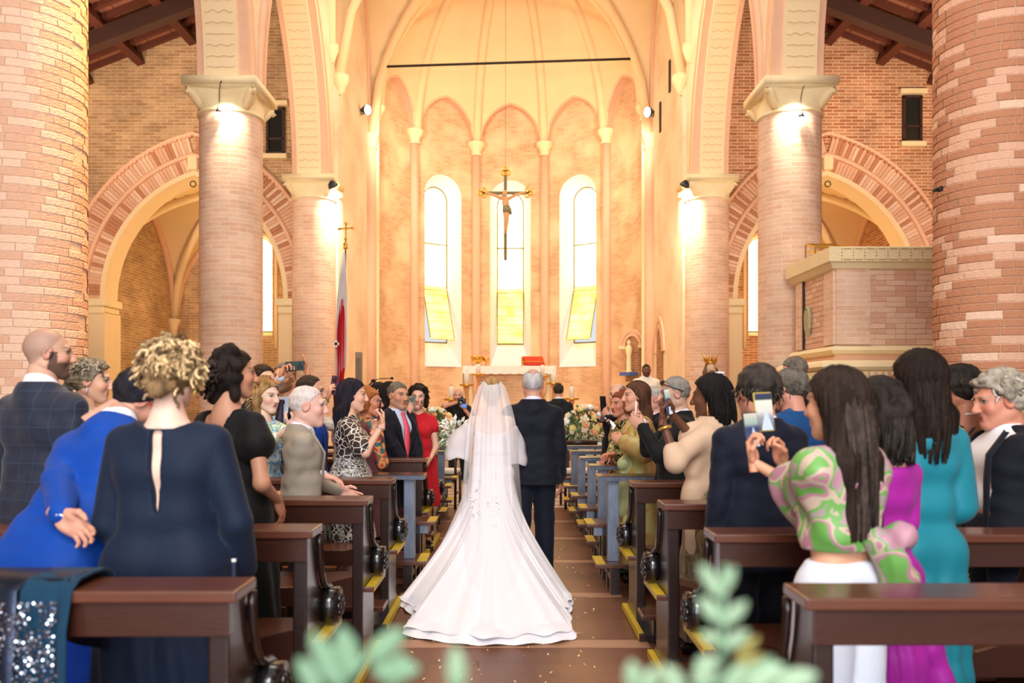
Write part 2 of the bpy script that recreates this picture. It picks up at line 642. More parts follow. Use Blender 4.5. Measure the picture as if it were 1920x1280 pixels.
def capital(parent):
    m = MB()
    m.box((0, 0, CAPZ - 0.055), (1.06, 1.06, 0.11))
    m.box((0, 0, CAPZ - 0.125), (0.98, 0.98, 0.035))
    # bell: square above, round below, with hollowed flanks
    P = []
    n = 48
    for z, t in ((CAPZ - 0.14, 1.0), (CAPZ - 0.19, 0.88), (CAPZ - 0.26, 0.55), (CAPZ - 0.33, 0.22), (CAPZ - 0.40, 0.05), (CAPZ - 0.43, 0.0)):
        row = []
        for i in range(n):
            a = 2 * PI * i / n
            sq = 0.47 / max(abs(math.cos(a)), abs(math.sin(a)))
            dip = 0.06 * math.sin(2 * a) ** 2 - 0.06
            r = (1 - t) * (COLR + 0.015) + t * (sq + dip)
            row.append((r * math.cos(a), r * math.sin(a), z))
        P.append(row)
    m.grid(P, None, True)
    cap = m.build('capital', M_STONE, parent, True)
    # corner leaves curling under the abacus
    for i in range(4):
        a = PI / 4 + i * PI / 2
        lf = MB()
        path = [(0.44, -0.40), (0.50, -0.30), (0.60, -0.20), (0.67, -0.165), (0.69, -0.20), (0.66, -0.235)]
        lf.tube([(p * math.cos(a), p * math.sin(a), CAPZ + z) for p, z in path], [0.05, 0.075, 0.07, 0.05, 0.04, 0.025], 8)
        lf.build('corner_leaf', M_STONE, cap, True)
    r = MB()
    r.lathe([(COLR, CAPZ - 0.47), (COLR + 0.03, CAPZ - 0.46), (COLR + 0.03, CAPZ - 0.43), (COLR, CAPZ - 0.42)], seg=32)
    r.build('neck_ring', M_STONE, parent, True)


# one curved brick, shared by every brick of the same length
def curved_brick(name, R, length, h, proud, mat_):
    m = MB()
    ang = length / R
    n = 4
    P = []
    for r, zz in ((R - 0.03, -h / 2), (R + proud - 0.004, -h / 2), (R + proud, -h / 2 + 0.006), (R + proud, h / 2 - 0.006), (R + proud - 0.004, h / 2), (R - 0.03, h / 2)):
        P.append([(r * math.cos(t), r * math.sin(t), zz) for t in np.linspace(-ang / 2, ang / 2, n)])
    m.grid(P, None, False, 0, None, True)
    o = m.n
    return m.mesh(name, mat_)


RB = COLR - 0.006
BR_MESH = {}
for ln in ('s', 'l'):
    for k, mm in enumerate((M_BRICK1, M_BRICK2, M_BRICK3)):
        BR_MESH[ln, k] = curved_brick('brick', RB, 0.128 if ln == 's' else 0.259, 0.0625, 0.0065 + 0.002 * k, mm)


def column(x, y, real_bricks, label, tone):
    c = thing('column', label, None, (x, y, 0))
    del c['label']
    c['label'] = label
    c['kind'] = 'structure'
    m = MB()
    m.lathe([(RB if real_bricks else COLR, 0.2), (RB if real_bricks else COLR, CAPZ - 0.42)], seg=48)
    m.build('shaft', M_MORTAR if real_bricks else M_COL, c, True)
    b = MB()
    b.lathe([(0.62, 0), (0.62, 0.12), (0.56, 0.16), (0.56, 0.22), (0.47, 0.28), (0.45, 0.3)], seg=32)
    b.build('base', M_STONE, c, True)
    capital(c)
    if real_bricks:
        rr = random.Random(int(x * 10 + y * 100))
        view = math.atan2(-y, -x)              # direction towards the nave entrance
        placed = []
        course = 0
        z = 0.335
        while z < CAPZ - 0.45:
            t = rr.uniform(0, 0.5)
            a = t
            while a < t + 2 * PI - 0.2:
                ln = 'l' if rr.random() < 0.72 else 's'
                w = (0.255 if ln == 'l' else 0.125) / RB
                if a + w > t + 2 * PI:
                    break
                k = rr.choices((0, 1, 2), tone)[0]
                mid = a + w / 2
                d = (mid - view + PI) % (2 * PI) - PI
                placed.append((abs(d), z, mid, ln, k))
                a += w + 0.010 / RB
            z += 0.068
            course += 1
        front = [p for p in placed if p[0] < 1.45 and p[1] > 1.75]
        front.sort(key=lambda p: abs(p[1] - 3.4) + 0.25 * p[0])
        single = front[:300]
        for _, z, mid, ln, k in single:
            data_obj('brick', BR_MESH[ln, k], c, (0, 0, z), (0, 0, mid))
        ids = set(id(p) for p in single)
        m = MB()
        for p in placed:
            if id(p) in ids:
                continue
            _, z, mid, ln, k = p
            L = (0.255 if ln == 'l' else 0.125) / RB
            P = []
            for r, zz in ((RB - 0.02, -0.031), (RB + 0.007, -0.030), (RB + 0.007, 0.030), (RB - 0.02, 0.031)):
                P.append([(r * math.cos(t), r * math.sin(t), z + zz) for t in np.linspace(mid - L / 2, mid + L / 2, 4)])
            m.grid(P, None, False, k, None, True)
        o = m.build('brick_courses', [M_BRICK1, M_BRICK2, M_BRICK3], c)
        o['kind'] = 'stuff'
    return c


XC = 4.15
column(-XC, 6.9, True, 'thick round brick column left of the pews, cut by the frame edge', (5, 6, 0.0))
column(XC, 6.9, True, 'thick round brick column right of the pews, cut by the frame edge', (3, 0.7, 8))  # deep brick mix puts this column's shade into its colour
column(-XC, 11.9, False, 'round brick column with stone capital and lamp, left arcade', None)
column(XC, 11.9, False, 'round brick column with stone capital and lamp, beside the brick pulpit', None)
column(-XC, 16.9, False, 'far round column beside the red and white flag', None)
column(XC, 16.9, False, 'far round column behind the crowned statue', None)

# ------------------------------------------------------------------ arcade walls
NX, AX, TOP = 3.80, 4.50, 13.0
for sx, nm in ((-1, 'wall_left'), (1, 'wall_right')):
    root = thing(nm, None, None)
    root['kind'] = 'structure'
    ys, zs = [1.2], [CAPZ]
    bays = [(1.9, 6.9), (6.9, 11.9), (11.9, 16.9)]
    arcs = []
    for y0, y1 in bays:
        mid, a = (y0 + y1) / 2, (y1 - y0) / 2 - 0.40
        arcs.append((mid, a))
        q = arch2d(mid, a, 2.5, CAPZ, 0, 14)[::-1]
        ys += list(q[:, 0])
        zs += list(q[:, 1])
    ys += [17.3, 17.3, 17.6]
    zs += [CAPZ, 0.45, 0.45]
    ys += [21.5]
    zs += [0.45]
    ys, zs = np.array(ys), np.array(zs)
    P = np.array([[(sx * NX, y, z) for y, z in zip(ys, zs)], [(sx * NX, y, TOP + 1.5) for y in ys]])
    UV = P[:, :, 1:]
    m = MB()
    m.grid(P, UV, False, 0, None, sx > 0)
    P2 = P.copy()
    P2[:, :, 0] = sx * AX
    m.grid(P2, UV, False, 0, None, sx < 0)
    m.build('wall_face', M_NAVE, root)
    # soffits: cream plaster with incised waves
    for (mid, a) in arcs:
        mo = MB()
        fm = lambda u, z, d: (sx * d, u, z)
        ring(mo, fm, mid, a, 2.5, CAPZ, [(0.0, NX), (0.0, NX + 0.10)], 14, 1)
        ring(mo, fm, mid, a, 2.5, CAPZ, [(0.0, NX + 0.10), (-0.03, NX + 0.105), (-0.03, AX - 0.105), (0.0, AX - 0.10)], 14, 0)
        ring(mo, fm, mid, a, 2.5, CAPZ, [(0.0, AX - 0.10), (0.0, AX)], 14, 1)
        mo.build('arch_soffit', [None, M_PINK], root) if False else None
        SOF = (mo, root)
        root['_'] = 0
        sof = mo.build('arch_soffit', [M_PLASTER, M_PINK], root)
        # archivolt on the nave face: rose rolls and a white band
        av = MB()
        ring(av, fm, mid, a, 2.5, CAPZ, [(0.0, NX), (0.0, NX - 0.045), (0.07, NX - 0.045), (0.07, NX)], 14, 0)
        ring(av, fm, mid, a, 2.5, CAPZ, [(0.20, NX), (0.20, NX - 0.06), (0.27, NX - 0.06), (0.27, NX)], 14, 0)
        ring(av, fm, mid, a, 2.5, CAPZ, [(0.07, NX - 0.02), (0.20, NX - 0.03)], 14, 1)
        av.build('archivolt', [M_PINK, M_PLASTER], root)
        # wavy lines cut in the soffit, one relief mesh
        wv = MB()
        q = arch2d(mid, a, 2.5, CAPZ, -0.036, 60)
        for i in range(2, len(q) - 2, 2):
            if q[i][1] > CAPZ + 3.4:
                continue
            tz = q[i + 1] - q[i - 1]
            tz /= np.linalg.norm(tz)
            xs = np.linspace(NX + 0.15, AX - 0.15, 13)
            amp = random.uniform(0.004, 0.02)
            ph = random.uniform(0, 6)
            pts = [(sx * x, q[i][0] + tz[0] * amp * math.sin(x * 38 + ph), q[i][1] + tz[1] * amp * math.sin(x * 38 + ph)) for x in xs]
            wv.tube(pts, 0.004, 3, False)
        o = wv.build('incised_wave', mat('plaster_groove', (196, 160, 118), 0.9, 0.05), root)
        o['kind'] = 'stuff'
    del root['_']
    # thin shaft on a console above the far column
    sh = MB()
    sh.tube([(sx * NX, 16.9, 8.95), (sx * NX, 16.9, 14)], 0.11, 12)
    sh.lathe([(0.02, 8.55), (0.10, 8.62), (0.14, 8.75), (0.17, 8.82), (0.17, 8.95), (0.11, 8.96)], (sx * NX, 16.9, 0), 12)
    sh.build('wall_shaft', M_PLASTER, root, True)
    # corner shaft beside the apse arch
    sh = MB()
    sh.tube([(sx * 3.74, 21.35, 0.45), (sx * 3.74, 21.35, 8.3)], 0.16, 12)
    sh.lathe([(0.16, 8.1), (0.2, 8.15), (0.17, 8.2), (0.24, 8.4), (0.24, 8.5)], (sx * 3.74, 21.35, 0), 12)
    sh.build('corner_shaft', M_PINK, root, True)
    # plaster pier strip towards the nave
    sh = MB()
    sh.bbox((min(sx * 3.72, sx * 3.9), 17.28, 0.45), (max(sx * 3.72, sx * 3.9), 17.75, 8.6))
    sh.build('pier_strip', M_NAVE, root, boxuv=True)

# slits high on the right chancel wall, the arched doorway and niche below
M_DARK = mat('dark_recess', (60, 42, 30), 0.9)
for (y, z0, z1) in ((20.2, 8.2, 8.95), (19.0, 8.75, 9.5)):
    s = MB()
    s.bbox((3.765, y - 0.06, z0), (3.80, y + 0.06, z1))
    tag(s.build('window_slit', M_DARK), 'narrow dark slit window high on the right chancel wall', None, kind='structure')

# ------------------------------------------------------------------ apse
AY, RW, RD = 21.5, 3.78, 3.62
TH = [math.radians(t) for t in (-84, -50.4, -16.8, 16.8, 50.4, 84)]
ZSP, ZTOP, HD = 9.45, 10.65, 4.9


def ap(th, z, r):
    return (r * math.sin(th), AY + r * math.cos(th), z)


def head_z(th):
    for i in range(5):
        if TH[i] <= th <= TH[i + 1]:
            c = (TH[i] + TH[i + 1]) / 2
            a = (TH[i + 1] - TH[i]) / 2 * 0.90
            u = abs(th - c)
            if u >= a:
                return ZSP
            cc = 0.25 * a
            return ZSP + (ZTOP - ZSP) * math.sqrt(max(0, (a + cc) ** 2 - (u + cc) ** 2)) / math.sqrt((a + cc) ** 2 - cc * cc)
    return ZSP


def dome_r(z):
    t = min(0.999, max(0, (z - 9.2) / HD))
    return RD * math.sqrt(1 - t * t)


apse = thing('wall_apse', None, None)
apse['kind'] = 'structure'
WIN = dict(fw=0.64, fs=2.45, fsp=7.72, bw=0.42, bs=3.22, bsp=7.66, dep=0.5)


def win_loop(w, sill, sp, n=16):
    pts = [(-w, sill), (w, sill)]
    pts += [(w, z) for z in np.linspace(sill, sp, 5)[1:]]
    pts += [(w * math.cos(t), sp + w * math.sin(t)) for t in np.linspace(0, PI, n)[1:]]
    pts += [(-w, z) for z in np.linspace(sp, sill, 5)[1:-1]]
    return pts


wall, soff, dome = MB(), MB(), MB()
for i in range(5):
    t0, t1 = TH[i], TH[i + 1]
    tc = (t0 + t1) / 2
    has = i in (1, 2, 3)
    edges = sorted(set(np.round(np.linspace(t0, t1, 21), 6)) | ({round(tc - WIN['fw'] / RW, 6), round(tc + WIN['fw'] / RW, 6)} if has else set()))
    if has:
        edges = sorted(set(edges) | set(np.round(tc + WIN['fw'] / RW * np.cos(np.linspace(0, PI, 16)), 6)))
    for e0, e1 in zip(edges[:-1], edges[1:]):
        def strip(lo0, lo1, hi0, hi1, n):
            if hi0 - lo0 < 1e-4 and hi1 - lo1 < 1e-4:
                return
            P, UV = [], []
            for k in range(n + 1):
                f = k / n
                za, zb = lo0 + (hi0 - lo0) * f, lo1 + (hi1 - lo1) * f
                P.append([ap(e0, za, RW), ap(e1, zb, RW)])
                UV.append([[e0 * RW, za], [e1 * RW, zb]])
            wall.grid(P, UV)
        m_ = (e0 + e1) / 2
        h0, h1 = head_z(e0 + 1e-7), head_z(e1 - 1e-7)
        if has and abs(m_ - tc) < WIN['fw'] / RW:
            strip(0.45, 0.45, WIN['fs'], WIN['fs'], 1)
            za, zb = [WIN['fsp'] + math.sqrt(max(0, WIN['fw'] ** 2 - ((e - tc) * RW) ** 2)) for e in (e0, e1)]
            strip(za, zb, h0, h1, 1)
        else:
            strip(0.45, 0.45, h0, h1, 2)
        # soffit of the arched recess and the web above it
        soff.grid([[ap(e0, h0, RW), ap(e1, h1, RW)], [ap(e0, h0, dome_r(h0)), ap(e1, h1, dome_r(h1))]])
        P = []
        for k in range(15):
            f = k / 14
            za, zb = h0 + (9.2 + HD * 0.995 - h0) * f, h1 + (9.2 + HD * 0.995 - h1) * f
            P.append([ap(e0, za, dome_r(za)), ap(e1, zb, dome_r(zb))])
        dome.grid(P)
        # red edge line of the arch
wall.build('apse_wall_face', M_APSE, apse)
soff.build('niche_arch_soffit', M_PINK, apse)
dome.build('half_dome', M_DOME, apse, True)
for i in range(5):
    e_ = MB()
    ths = np.linspace(TH[i] + 0.055, TH[i + 1] - 0.055, 25)
    e_.tube([ap(t, head_z(t) + 0.02, dome_r(head_z(t)) + 0.0) for t in ths], 0.035, 6)
    e_.build('niche_arch_edge', M_PINK, apse, True)
for i in range(6):
    th = TH[i]
    c = MB()
    c.tube([ap(th, z, RW - 0.05) for z in (0.45, 3, 6, 9.12)], 0.13, 12)
    co = c.build('colonnette', M_PINK, apse, True)
    k = MB()
    x, y, _ = ap(th, 0, RW - 0.07)
    k.lathe([(0.13, 9.06), (0.17, 9.10), (0.14, 9.14), (0.17, 9.25), (0.26, 9.36), (0.27, 9.46)], (x, y, 0), 12)
    k.build('capital', M_STONE, co, True)
    r = MB()
    zz = np.linspace(9.46, 9.2 + HD * 0.99, 22)
    r.tube([ap(th, z, dome_r(z) - 0.01) for z in zz], 0.13, 10)
    r.build('dome_rib', M_DOME, apse, True)

# apse windows
PANE_W = 0.27


def window(nm, fmap, w, sill, sp, bars, casement, label):
    """fmap(u, z, d) -> world; d grows towards the room"""
    root = thing(nm, label, None)
    root['kind'] = 'structure'
    m = MB()
    lp = win_loop(w, sill, sp)
    m.tube([fmap(u, z, 0) for u, z in lp] + [fmap(*lp[0], 0), fmap(*lp[1], 0)], 0.026, 6)
    for z in bars:
        m.tube([fmap(-w, z, 0.01), fmap(w, z, 0.01)], 0.022, 6)
    m.build('window_frame', M_LEAD, root, True)
    nc = 3
    cw = 2 * w / nc
    zs = list(np.linspace(sill, sp, int((sp - sill) / 0.29) + 1))
    lead = MB()
    for ci in range(nc):
        u0, u1 = -w + ci * cw, -w + (ci + 1) * cw
        for k in range(len(zs)):
            z0 = zs[k]
            z1 = zs[k + 1] if k + 1 < len(zs) else None
            g = 0.007
            if z1 is not None:
                poly = [(u0 + g, z0 + g), (u1 - g, z0 + g), (u1 - g, z1 - g), (u0 + g, z1 - g)]
            else:
                us = np.linspace(u1 - g, u0 + g, 6)
                poly = [(u0 + g, z0 + g), (u1 - g, z0 + g)] + [(u, sp + math.sqrt(max(0.0, w * w - u * u)) - 0.012) for u in us]
            cas = casement and (z0 + 0.15) < casement[0]
            if cas:
                hz, ang = casement
                mp = lambda u, z: fmap(u * 0.98, hz - (hz - z) * math.cos(ang), (hz - z) * math.sin(ang) + 0.03)
            else:
                mp = lambda u, z: fmap(u, z, 0)
            b = MB()
            front = [mp(u, z) for u, z in poly]
            ctr = np.mean(front, axis=0)
            n = np.array(fmap(0, z0, -0.008)) - np.array(fmap(0, z0, 0))
            back = [tuple(np.array(p) + n) for p in front]
            kN = len(poly)
            b.add(front + back, [tuple(range(kN)), tuple(range(kN, 2 * kN))[::-1]] + [(q, kN + q, kN + (q + 1) % kN, (q + 1) % kN) for q in range(kN)])
            b.build('pane', M_PANE_LOW if cas else M_PANE, root)
            if cas and ci == 0:
                lead.tube([mp(-w, z0), mp(w, z0)], 0.009, 4)
    if casement:
        hz, ang = casement
        mp = lambda u, z: fmap(u * 0.98, hz - (hz - z) * math.cos(ang), (hz - z) * math.sin(ang) + 0.03)
        lead.tube([mp(-w, hz), mp(w, hz), mp(w, sill + 0.05), mp(-w, sill + 0.05), mp(-w, hz)], 0.018, 5)
        lead.build('casement_frame', M_LEAD, root)
    return root


def splay(parent, fmapf, fmapb, name='window_reveal', mi_white=3.9):
    a, b = win_loop(WIN['fw'], WIN['fs'], WIN['fsp']), win_loop(WIN['bw'], WIN['bs'], WIN['bsp'])
    m = MB()
    P = []
    for f in np.linspace(0, 1, 4):
        P.append([tuple(np.array(fmapf(*p)) * (1 - f) + np.array(fmapb(*q)) * f) for p, q in zip(a, b)])
    m.grid(P, None, True)
    m.build(name, M_WHITE, parent)


names = ['window_1', 'window_2', 'window_3']
wl = ['tall arched amber window of the apse, left of the crucifix', 'tall arched amber window of the apse behind the crucifix', 'tall arched amber window of the apse, right of the crucifix']
for k, i in enumerate((1, 2, 3)):
    tc = (TH[i] + TH[i + 1]) / 2
    dr = np.array((math.sin(tc), math.cos(tc), 0))
    tg = np.array((math.cos(tc), -math.sin(tc), 0))
    base = np.array((0, AY, 0.0))
    fb = lambda u, z, d=0: tuple(base + dr * (RW + WIN['dep'] - d) + tg * u + np.array((0, 0, z)))
    ff = lambda u, z: ap(tc + u / RW, z, RW)
    splay(apse, ff, lambda u, z: fb(u, z, 0))
    window(names[k], fb, WIN['bw'], WIN['bs'], WIN['bsp'], (4.86, 6.3), (4.86, math.radians((17, 5, 17)[k])), wl[k])

# ------------------------------------------------------------------ wall with the great arch in front of the apse, chancel vault
fr = thing('wall_chancel_arch', None, None)
fr['kind'] = 'structure'
fmx = lambda u, z, d: (u, AY - d, z)
A_, C_, Z_ = 3.52, 1.3, 8.76
q = arch2d(0, A_, C_, Z_, 0, 20)
m = MB()
qq = np.concatenate([[[3.9, 0.45], [A_, 0.45]], q, [[-A_, 0.45], [-3.9, 0.45]]])
P = np.array([[(u, AY, z) for u, z in qq], [(u, AY, 15.0) for u, z in qq]])
m.grid(P, P[:, :, [0, 2]], False, 0, None, False)
m.build('arch_wall_face', M_PLASTER, fr)
m = MB()
ring(m, fmx, 0, A_, C_, Z_, [(0, 0.0), (0, 0.10), (0.16, 0.10), (0.16, 0.05)], 20, 0, foot=0.45)
ring(m, fmx, 0, A_, C_, Z_, [(0.16, 0.05), (0.46, 0.05)], 20, 1)
ring(m, fmx, 0, A_, C_, Z_, [(0.46, 0.0), (0.46, 0.16), (0.62, 0.16), (0.62, 0.0)], 20, 0)
m.build('arch_moulding', [M_PLASTER, M_PINKB], fr)
m = MB()
m.tube([(-3.38, 21.2, CAM_Z + (HY - 125) / FPX * 21.2), (3.26, 21.2, CAM_Z + (HY - 110) / FPX * 21.2)], 0.035, 6)
m.build('iron_tie_rod', M_IRON, fr)

va = thing('ceiling_chancel', None, None)
va['kind'] = 'structure'
m = MB()
n = 30
VZ, VH = 8.5, 5.0


def vz(u, v):
    f = lambda t: math.sqrt(max(0, 1.55 ** 2 - (abs(t) + 0.55) ** 2)) / math.sqrt(1.55 ** 2 - 0.55 ** 2)
    return VZ + VH * max(f(u), f(v))


P = [[(3.78 * u, 19.4 + 2.1 * v, vz(u, v)) for u in np.linspace(-1, 1, n)] for v in np.linspace(-1, 1, n)]
m.grid(P)
m.build('vault_web', M_PLASTER, va, True)
for sx in (-1, 1):
    for sy in (-1, 1):
        r = MB()
        r.tube([(3.72 * sx * t, 19.4 + 2.05 * sy * t, vz(t, t) - 0.05) for t in np.linspace(1, 0.0, 18)], 0.12, 8)
        r.build('vault_rib', M_DOME, va, True)
        r = MB(); r.lathe([(0.02, 8.05), (0.10, 8.12), (0.13, 8.25), (0.20, 8.36), (0.20, 8.48), (0.0, 8.5)], (3.70 * sx, 19.4 + 2.03 * sy, 0), 12); r.build('corbel', M_STONE, va, True)
    r = MB()
    r.tube([(sx * 3.78, 19.4 + 2.05 * t, vz(1, t) - 0.02) for t in np.linspace(-1, 1, 24)], 0.07, 8)
    r.build('wall_rib', M_PINK, va, True)
# wooden nave ceiling above the frame
m = MB()
for i in range(13):
    pass
m.bbox((-4.6, 12.6, 14.4), (4.6, 17.3, 14.6))
tag(m.build('ceiling_nave', M_WOOD_ROOF), kind='structure')

# ------------------------------------------------------------------ aisle end walls with the great chapel arches
for sx, nm in ((-1, 'wall_chapel_left'), (1, 'wall_chapel_right')):
    MBR = M_AISLE if sx < 0 else M_AISLE_R
    root = thing(nm, None, None)
    root['kind'] = 'structure'
    YW = 17.0
    mid, a, c, z0 = 6.72, 1.90, 0.85, 3.6
    fm = lambda u, z, d: (sx * u, YW - d, z)
    q = arch2d(mid, a, c, z0, 0, 16)
    qq = np.concatenate([[[9.4, 0], [mid + a, 0]], q, [[mid - a, 0], [4.3, 0]]])
    P = np.array([[fm(u, z, 0) for u, z in qq], [fm(u, 10.4, 0) for u, z in qq]])
    UV = np.stack([np.abs(P[:, :, 0]) + 3 * (sx > 0), P[:, :, 2]], -1)
    m = MB()
    m.grid(P, UV, False, 0, None, sx < 0)
    m.build('chapel_wall_face', MBR, root)
    m = MB()
    ring(m, fm, mid, a, c, z0, [(0, 0.02), (0, -0.55)], 16, 0, foot=0.0)
    ring(m, fm, mid, a, c, z0, [(0, 0.02), (0.10, 0.02)], 16, 0)
    ring(m, fm, mid, a, c, z0, [(0.36, 0.0), (0.37, 0.09), (0.43, 0.11), (0.46, 0.07), (0.46, 0.0)], 16, 1)
    ring(m, fm, mid, a, c, z0, [(0.80, 0.0), (0.80, 0.10), (0.86, 0.12), (0.90, 0.0)], 16, 1)
    m.build('arch_moulding', [M_PLASTER, M_PINK], root)
    m = MB()
    voussoirs(m, fm, mid, a, c, z0, 0.10, 0.36, 0.0, 0.03)
    voussoirs(m, fm, mid, a, c, z0, 0.46, 0.80, 0.0, 0.05)
    o = m.build('arch_voussoirs', [M_BRICK1, M_BRICK2, M_BRICK3], root)
    o['kind'] = 'stuff'
    m = MB()            # dogtooth course under the hood
    r = a + c + 0.75
    ph = math.acos(c / (a + c + 0.75))
    k = 44
    for s2 in (1, -1):
        for j in range(k):
            t = ph * (j + 0.5) / k
            u, z = mid + s2 * ((r + 0.05) * math.cos(t) - c), z0 + (r + 0.05) * math.sin(t)
            m.box(fm(u, z, 0.06), (0.055, 0.09, 0.055), Matrix.Rotation(sx * s2 * -t + PI / 4, 3, 'Y'))
    o = m.build('dogtooth_course', M_PINK if sx < 0 else M_BRICK3, root)
    o['kind'] = 'stuff'
    for s2 in (1, -1):      # imposts and their piers
        m = MB()
        ux = mid + s2 * (a + 0.16)
        m.box(fm(ux, 3.50, -0.15), (0.56, 0.80, 0.16))
        m.box(fm(ux, 3.34, -0.15), (0.46, 0.72, 0.16))
        m.build('impost', M_STONE, root, bevel=0.03)
        m = MB()
        m.box(fm(mid + s2 * (a + 0.13), 1.65, -0.2), (0.40, 0.7, 3.3))
        m.build('arch_pier', M_PLASTER, root)
    m = MB()
    R_ = Matrix.Rotation(PI / 2, 3, 'X')
    m.tube([tuple(np.array(fm(mid, 6.02, 0.06)) + 0.06 * np.array((math.cos(t), 0, math.sin(t)))) for t in np.linspace(0, 2 * PI, 17)], 0.012, 6, False)
    m.build('iron_ring', M_IRON, root)
    # keystone
    m = MB()
    m.box(fm(mid, z0 + math.sqrt((a + c) ** 2 - c * c) + 0.25, 0.06), (0.20, 0.12, 0.30))
    m.build('keystone', M_STONE, root, bevel=0.02)
    # small window with dark shutters
    if sx < 0:
        wx, wz0, wz1, ww = -4.98, 6.68, 7.62, 0.34
    else:
        wx, wz0, wz1, ww = 8.52, 6.94, 7.87, 0.36
    w_ = thing('window_' + ('4' if sx < 0 else '5'), 'small dark timber window high on the %s chapel wall' % ('left' if sx < 0 else 'right'), None)
    w_['kind'] = 'structure'
    f = MB()
    for (cx, cz, sx_, sz_) in ((wx - ww / 2, (wz0 + wz1) / 2, 0.05, wz1 - wz0), (wx + ww / 2, (wz0 + wz1) / 2, 0.05, wz1 - wz0), (wx, wz0, ww + 0.05, 0.05), (wx, wz1, ww + 0.05, 0.05), (wx, wz0 + 0.30, ww, 0.04)):
        f.box((cx, YW - 0.03, cz), (sx_, 0.08, sz_))
    f.build('window_frame', mat('shutter_wood', (58, 34, 26), 0.6), w_)
    f = MB()
    f.box((wx, YW - 0.012, (wz0 + wz1) / 2), (ww, 0.02, wz1 - wz0))
    f.build('pane', mat('night_glass', (34, 36, 34) if sx < 0 else (92, 96, 92), 0.25), w_)
    f = MB()
    f.box((wx, YW - 0.05, wz1 + 0.10), (ww + 0.2, 0.16, 0.10))
    f.box((wx, YW - 0.05, wz0 - 0.08), (ww + 0.16, 0.16, 0.10))
    f.build('lintel', M_STONE, w_)
    # chapel behind: side wall, end wall, vault
    ch = thing('wall_chapel_inner_' + ('left' if sx < 0 else 'right'), None, None)
    ch['kind'] = 'structure'
    m = MB()
    P = np.array([[(sx * 9.0, y, z) for y in (17.0, 21.3)] for z in (0, 7.5)])
    m.grid(P, P[:, :, 1:], False, 0, None, sx < 0)
    # end wall around its window
    wc, whw, ws, wsp = 6.76, 0.42, 3.15, 5.45
    us = sorted([4.4, wc - whw, wc + whw, 9.0] + list(wc + whw * np.cos(np.linspace(0, PI, 13)[1:-1])))
    for u0, u1 in zip(us[:-1], us[1:]):
        if abs((u0 + u1) / 2 - wc) < whw:
            za, zb = [wsp + math.sqrt(max(0, whw ** 2 - (u - wc) ** 2)) for u in (u0, u1)]
            for lo, hi in (((0, 0), (ws, ws)), ((za, zb), (7.5, 7.5))):
                P = np.array([[(sx * u0, 21.3, lo[0]), (sx * u1, 21.3, lo[1])], [(sx * u0, 21.3, hi[0]), (sx * u1, 21.3, hi[1])]])
                m.grid(P, P[:, :, [0, 2]])
        else:
            P = np.array([[(sx * u0, 21.3, 0), (sx * u1, 21.3, 0)], [(sx * u0, 21.3, 7.5), (sx * u1, 21.3, 7.5)]])
            m.grid(P, P[:, :, [0, 2]])
    m.build('chapel_wall_face', MBR, ch)
    m = MB()
    lp = win_loop(whw, ws, wsp)
    lp2 = win_loop(whw - 0.06, ws + 0.12, wsp)
    m.grid([[(sx * (wc + u), 21.3, z) for u, z in lp], [(sx * (wc + u), 21.62, z) for u, z in lp2]], None, True)
    m.build('window_reveal', M_PLASTER, ch)
    m = MB()
    m.tube([(sx * (wc + u * 1.25), 21.28, z) for u, z in win_loop(whw, ws - 3, wsp)[1:-1]], 0.05, 6)
    m.build('window_roll', M_PLASTER, ch, True)
    window('window_' + ('6' if sx < 0 else '7'), lambda u, z, d=0: (sx * (wc + u), 21.62 - d, z), whw - 0.05, ws + 0.12, wsp, (), None,
           'arched leaded window glowing at the back of the %s chapel' % ('left' if sx < 0 else 'right'))
    m = MB()
    f = lambda t: math.sqrt(max(0, 1.5 ** 2 - (abs(t) + 0.5) ** 2)) / math.sqrt(2.0)
    cz = lambda u, v: 3.5 + 3.0 * max(f(u), f(v))
    P = [[(sx * (6.75 + 2.25 * u), 19.25 + 2.1 * v, cz(u, v)) for u in np.linspace(-1, 1, 24)] for v in np.linspace(-1, 1, 24)]
    m.grid(P)
    m.build('vault_web', M_DOME if sx > 0 else M_PLASTER, ch, True)
    for s1 in (-1, 1):
        for s2 in (-1, 1):
            r = MB()
            r.tube([(sx * (6.75 + 2.22 * s1 * t), 19.25 + 2.05 * s2 * t, cz(t, t) - 0.04) for t in np.linspace(1, 0, 16)], 0.10, 8)
            r.build('vault_rib', M_PLASTER, ch, True)
            r = MB()
            x, y = sx * (6.75 + 2.2 * s1), 19.25 + 2.0 * s2
            r.lathe([(0.10, 0), (0.10, 3.3), (0.13, 3.33), (0.11, 3.36), (0.18, 3.5), (0.18, 3.58)], (x, y, 0), 12)
            r.build('corner_shaft', M_PLASTER, ch, True)
    for s2 in (-1, 1):
        r = MB()
        r.tube([(sx * (6.75 + 2.2 * t), 19.25 + 2.06 * s2, cz(t, 1) - 0.03) for t in np.linspace(-1, 1, 24)], 0.09, 8)
        r.tube([(sx * (6.75 + 2.2 * s2), 19.25 + 2.06 * t, cz(1, t) - 0.03) for t in np.linspace(-1, 1, 24)], 0.09, 8)
        r.build('wall_rib', M_PINK, ch, True)
    # aisle outer wall (beyond the frame, it closes the aisle)
    m = MB()
    P = np.array([[(sx * 9.4, y, z) for y in (-4, 17.0)] for z in (0, 8.4)])
    m.grid(P, P[:, :, 1:], False, 0, None, sx < 0)
    o = m.build('wall_aisle_' + ('left' if sx < 0 else 'right'), MBR)
    o['kind'] = 'structure'

# ------------------------------------------------------------------ aisle roofs: principal rafters, purlins, common rafters, tiles
SL = 0.39


def roof_z(x):
    return 8.34 + (8.89 - abs(x)) * SL


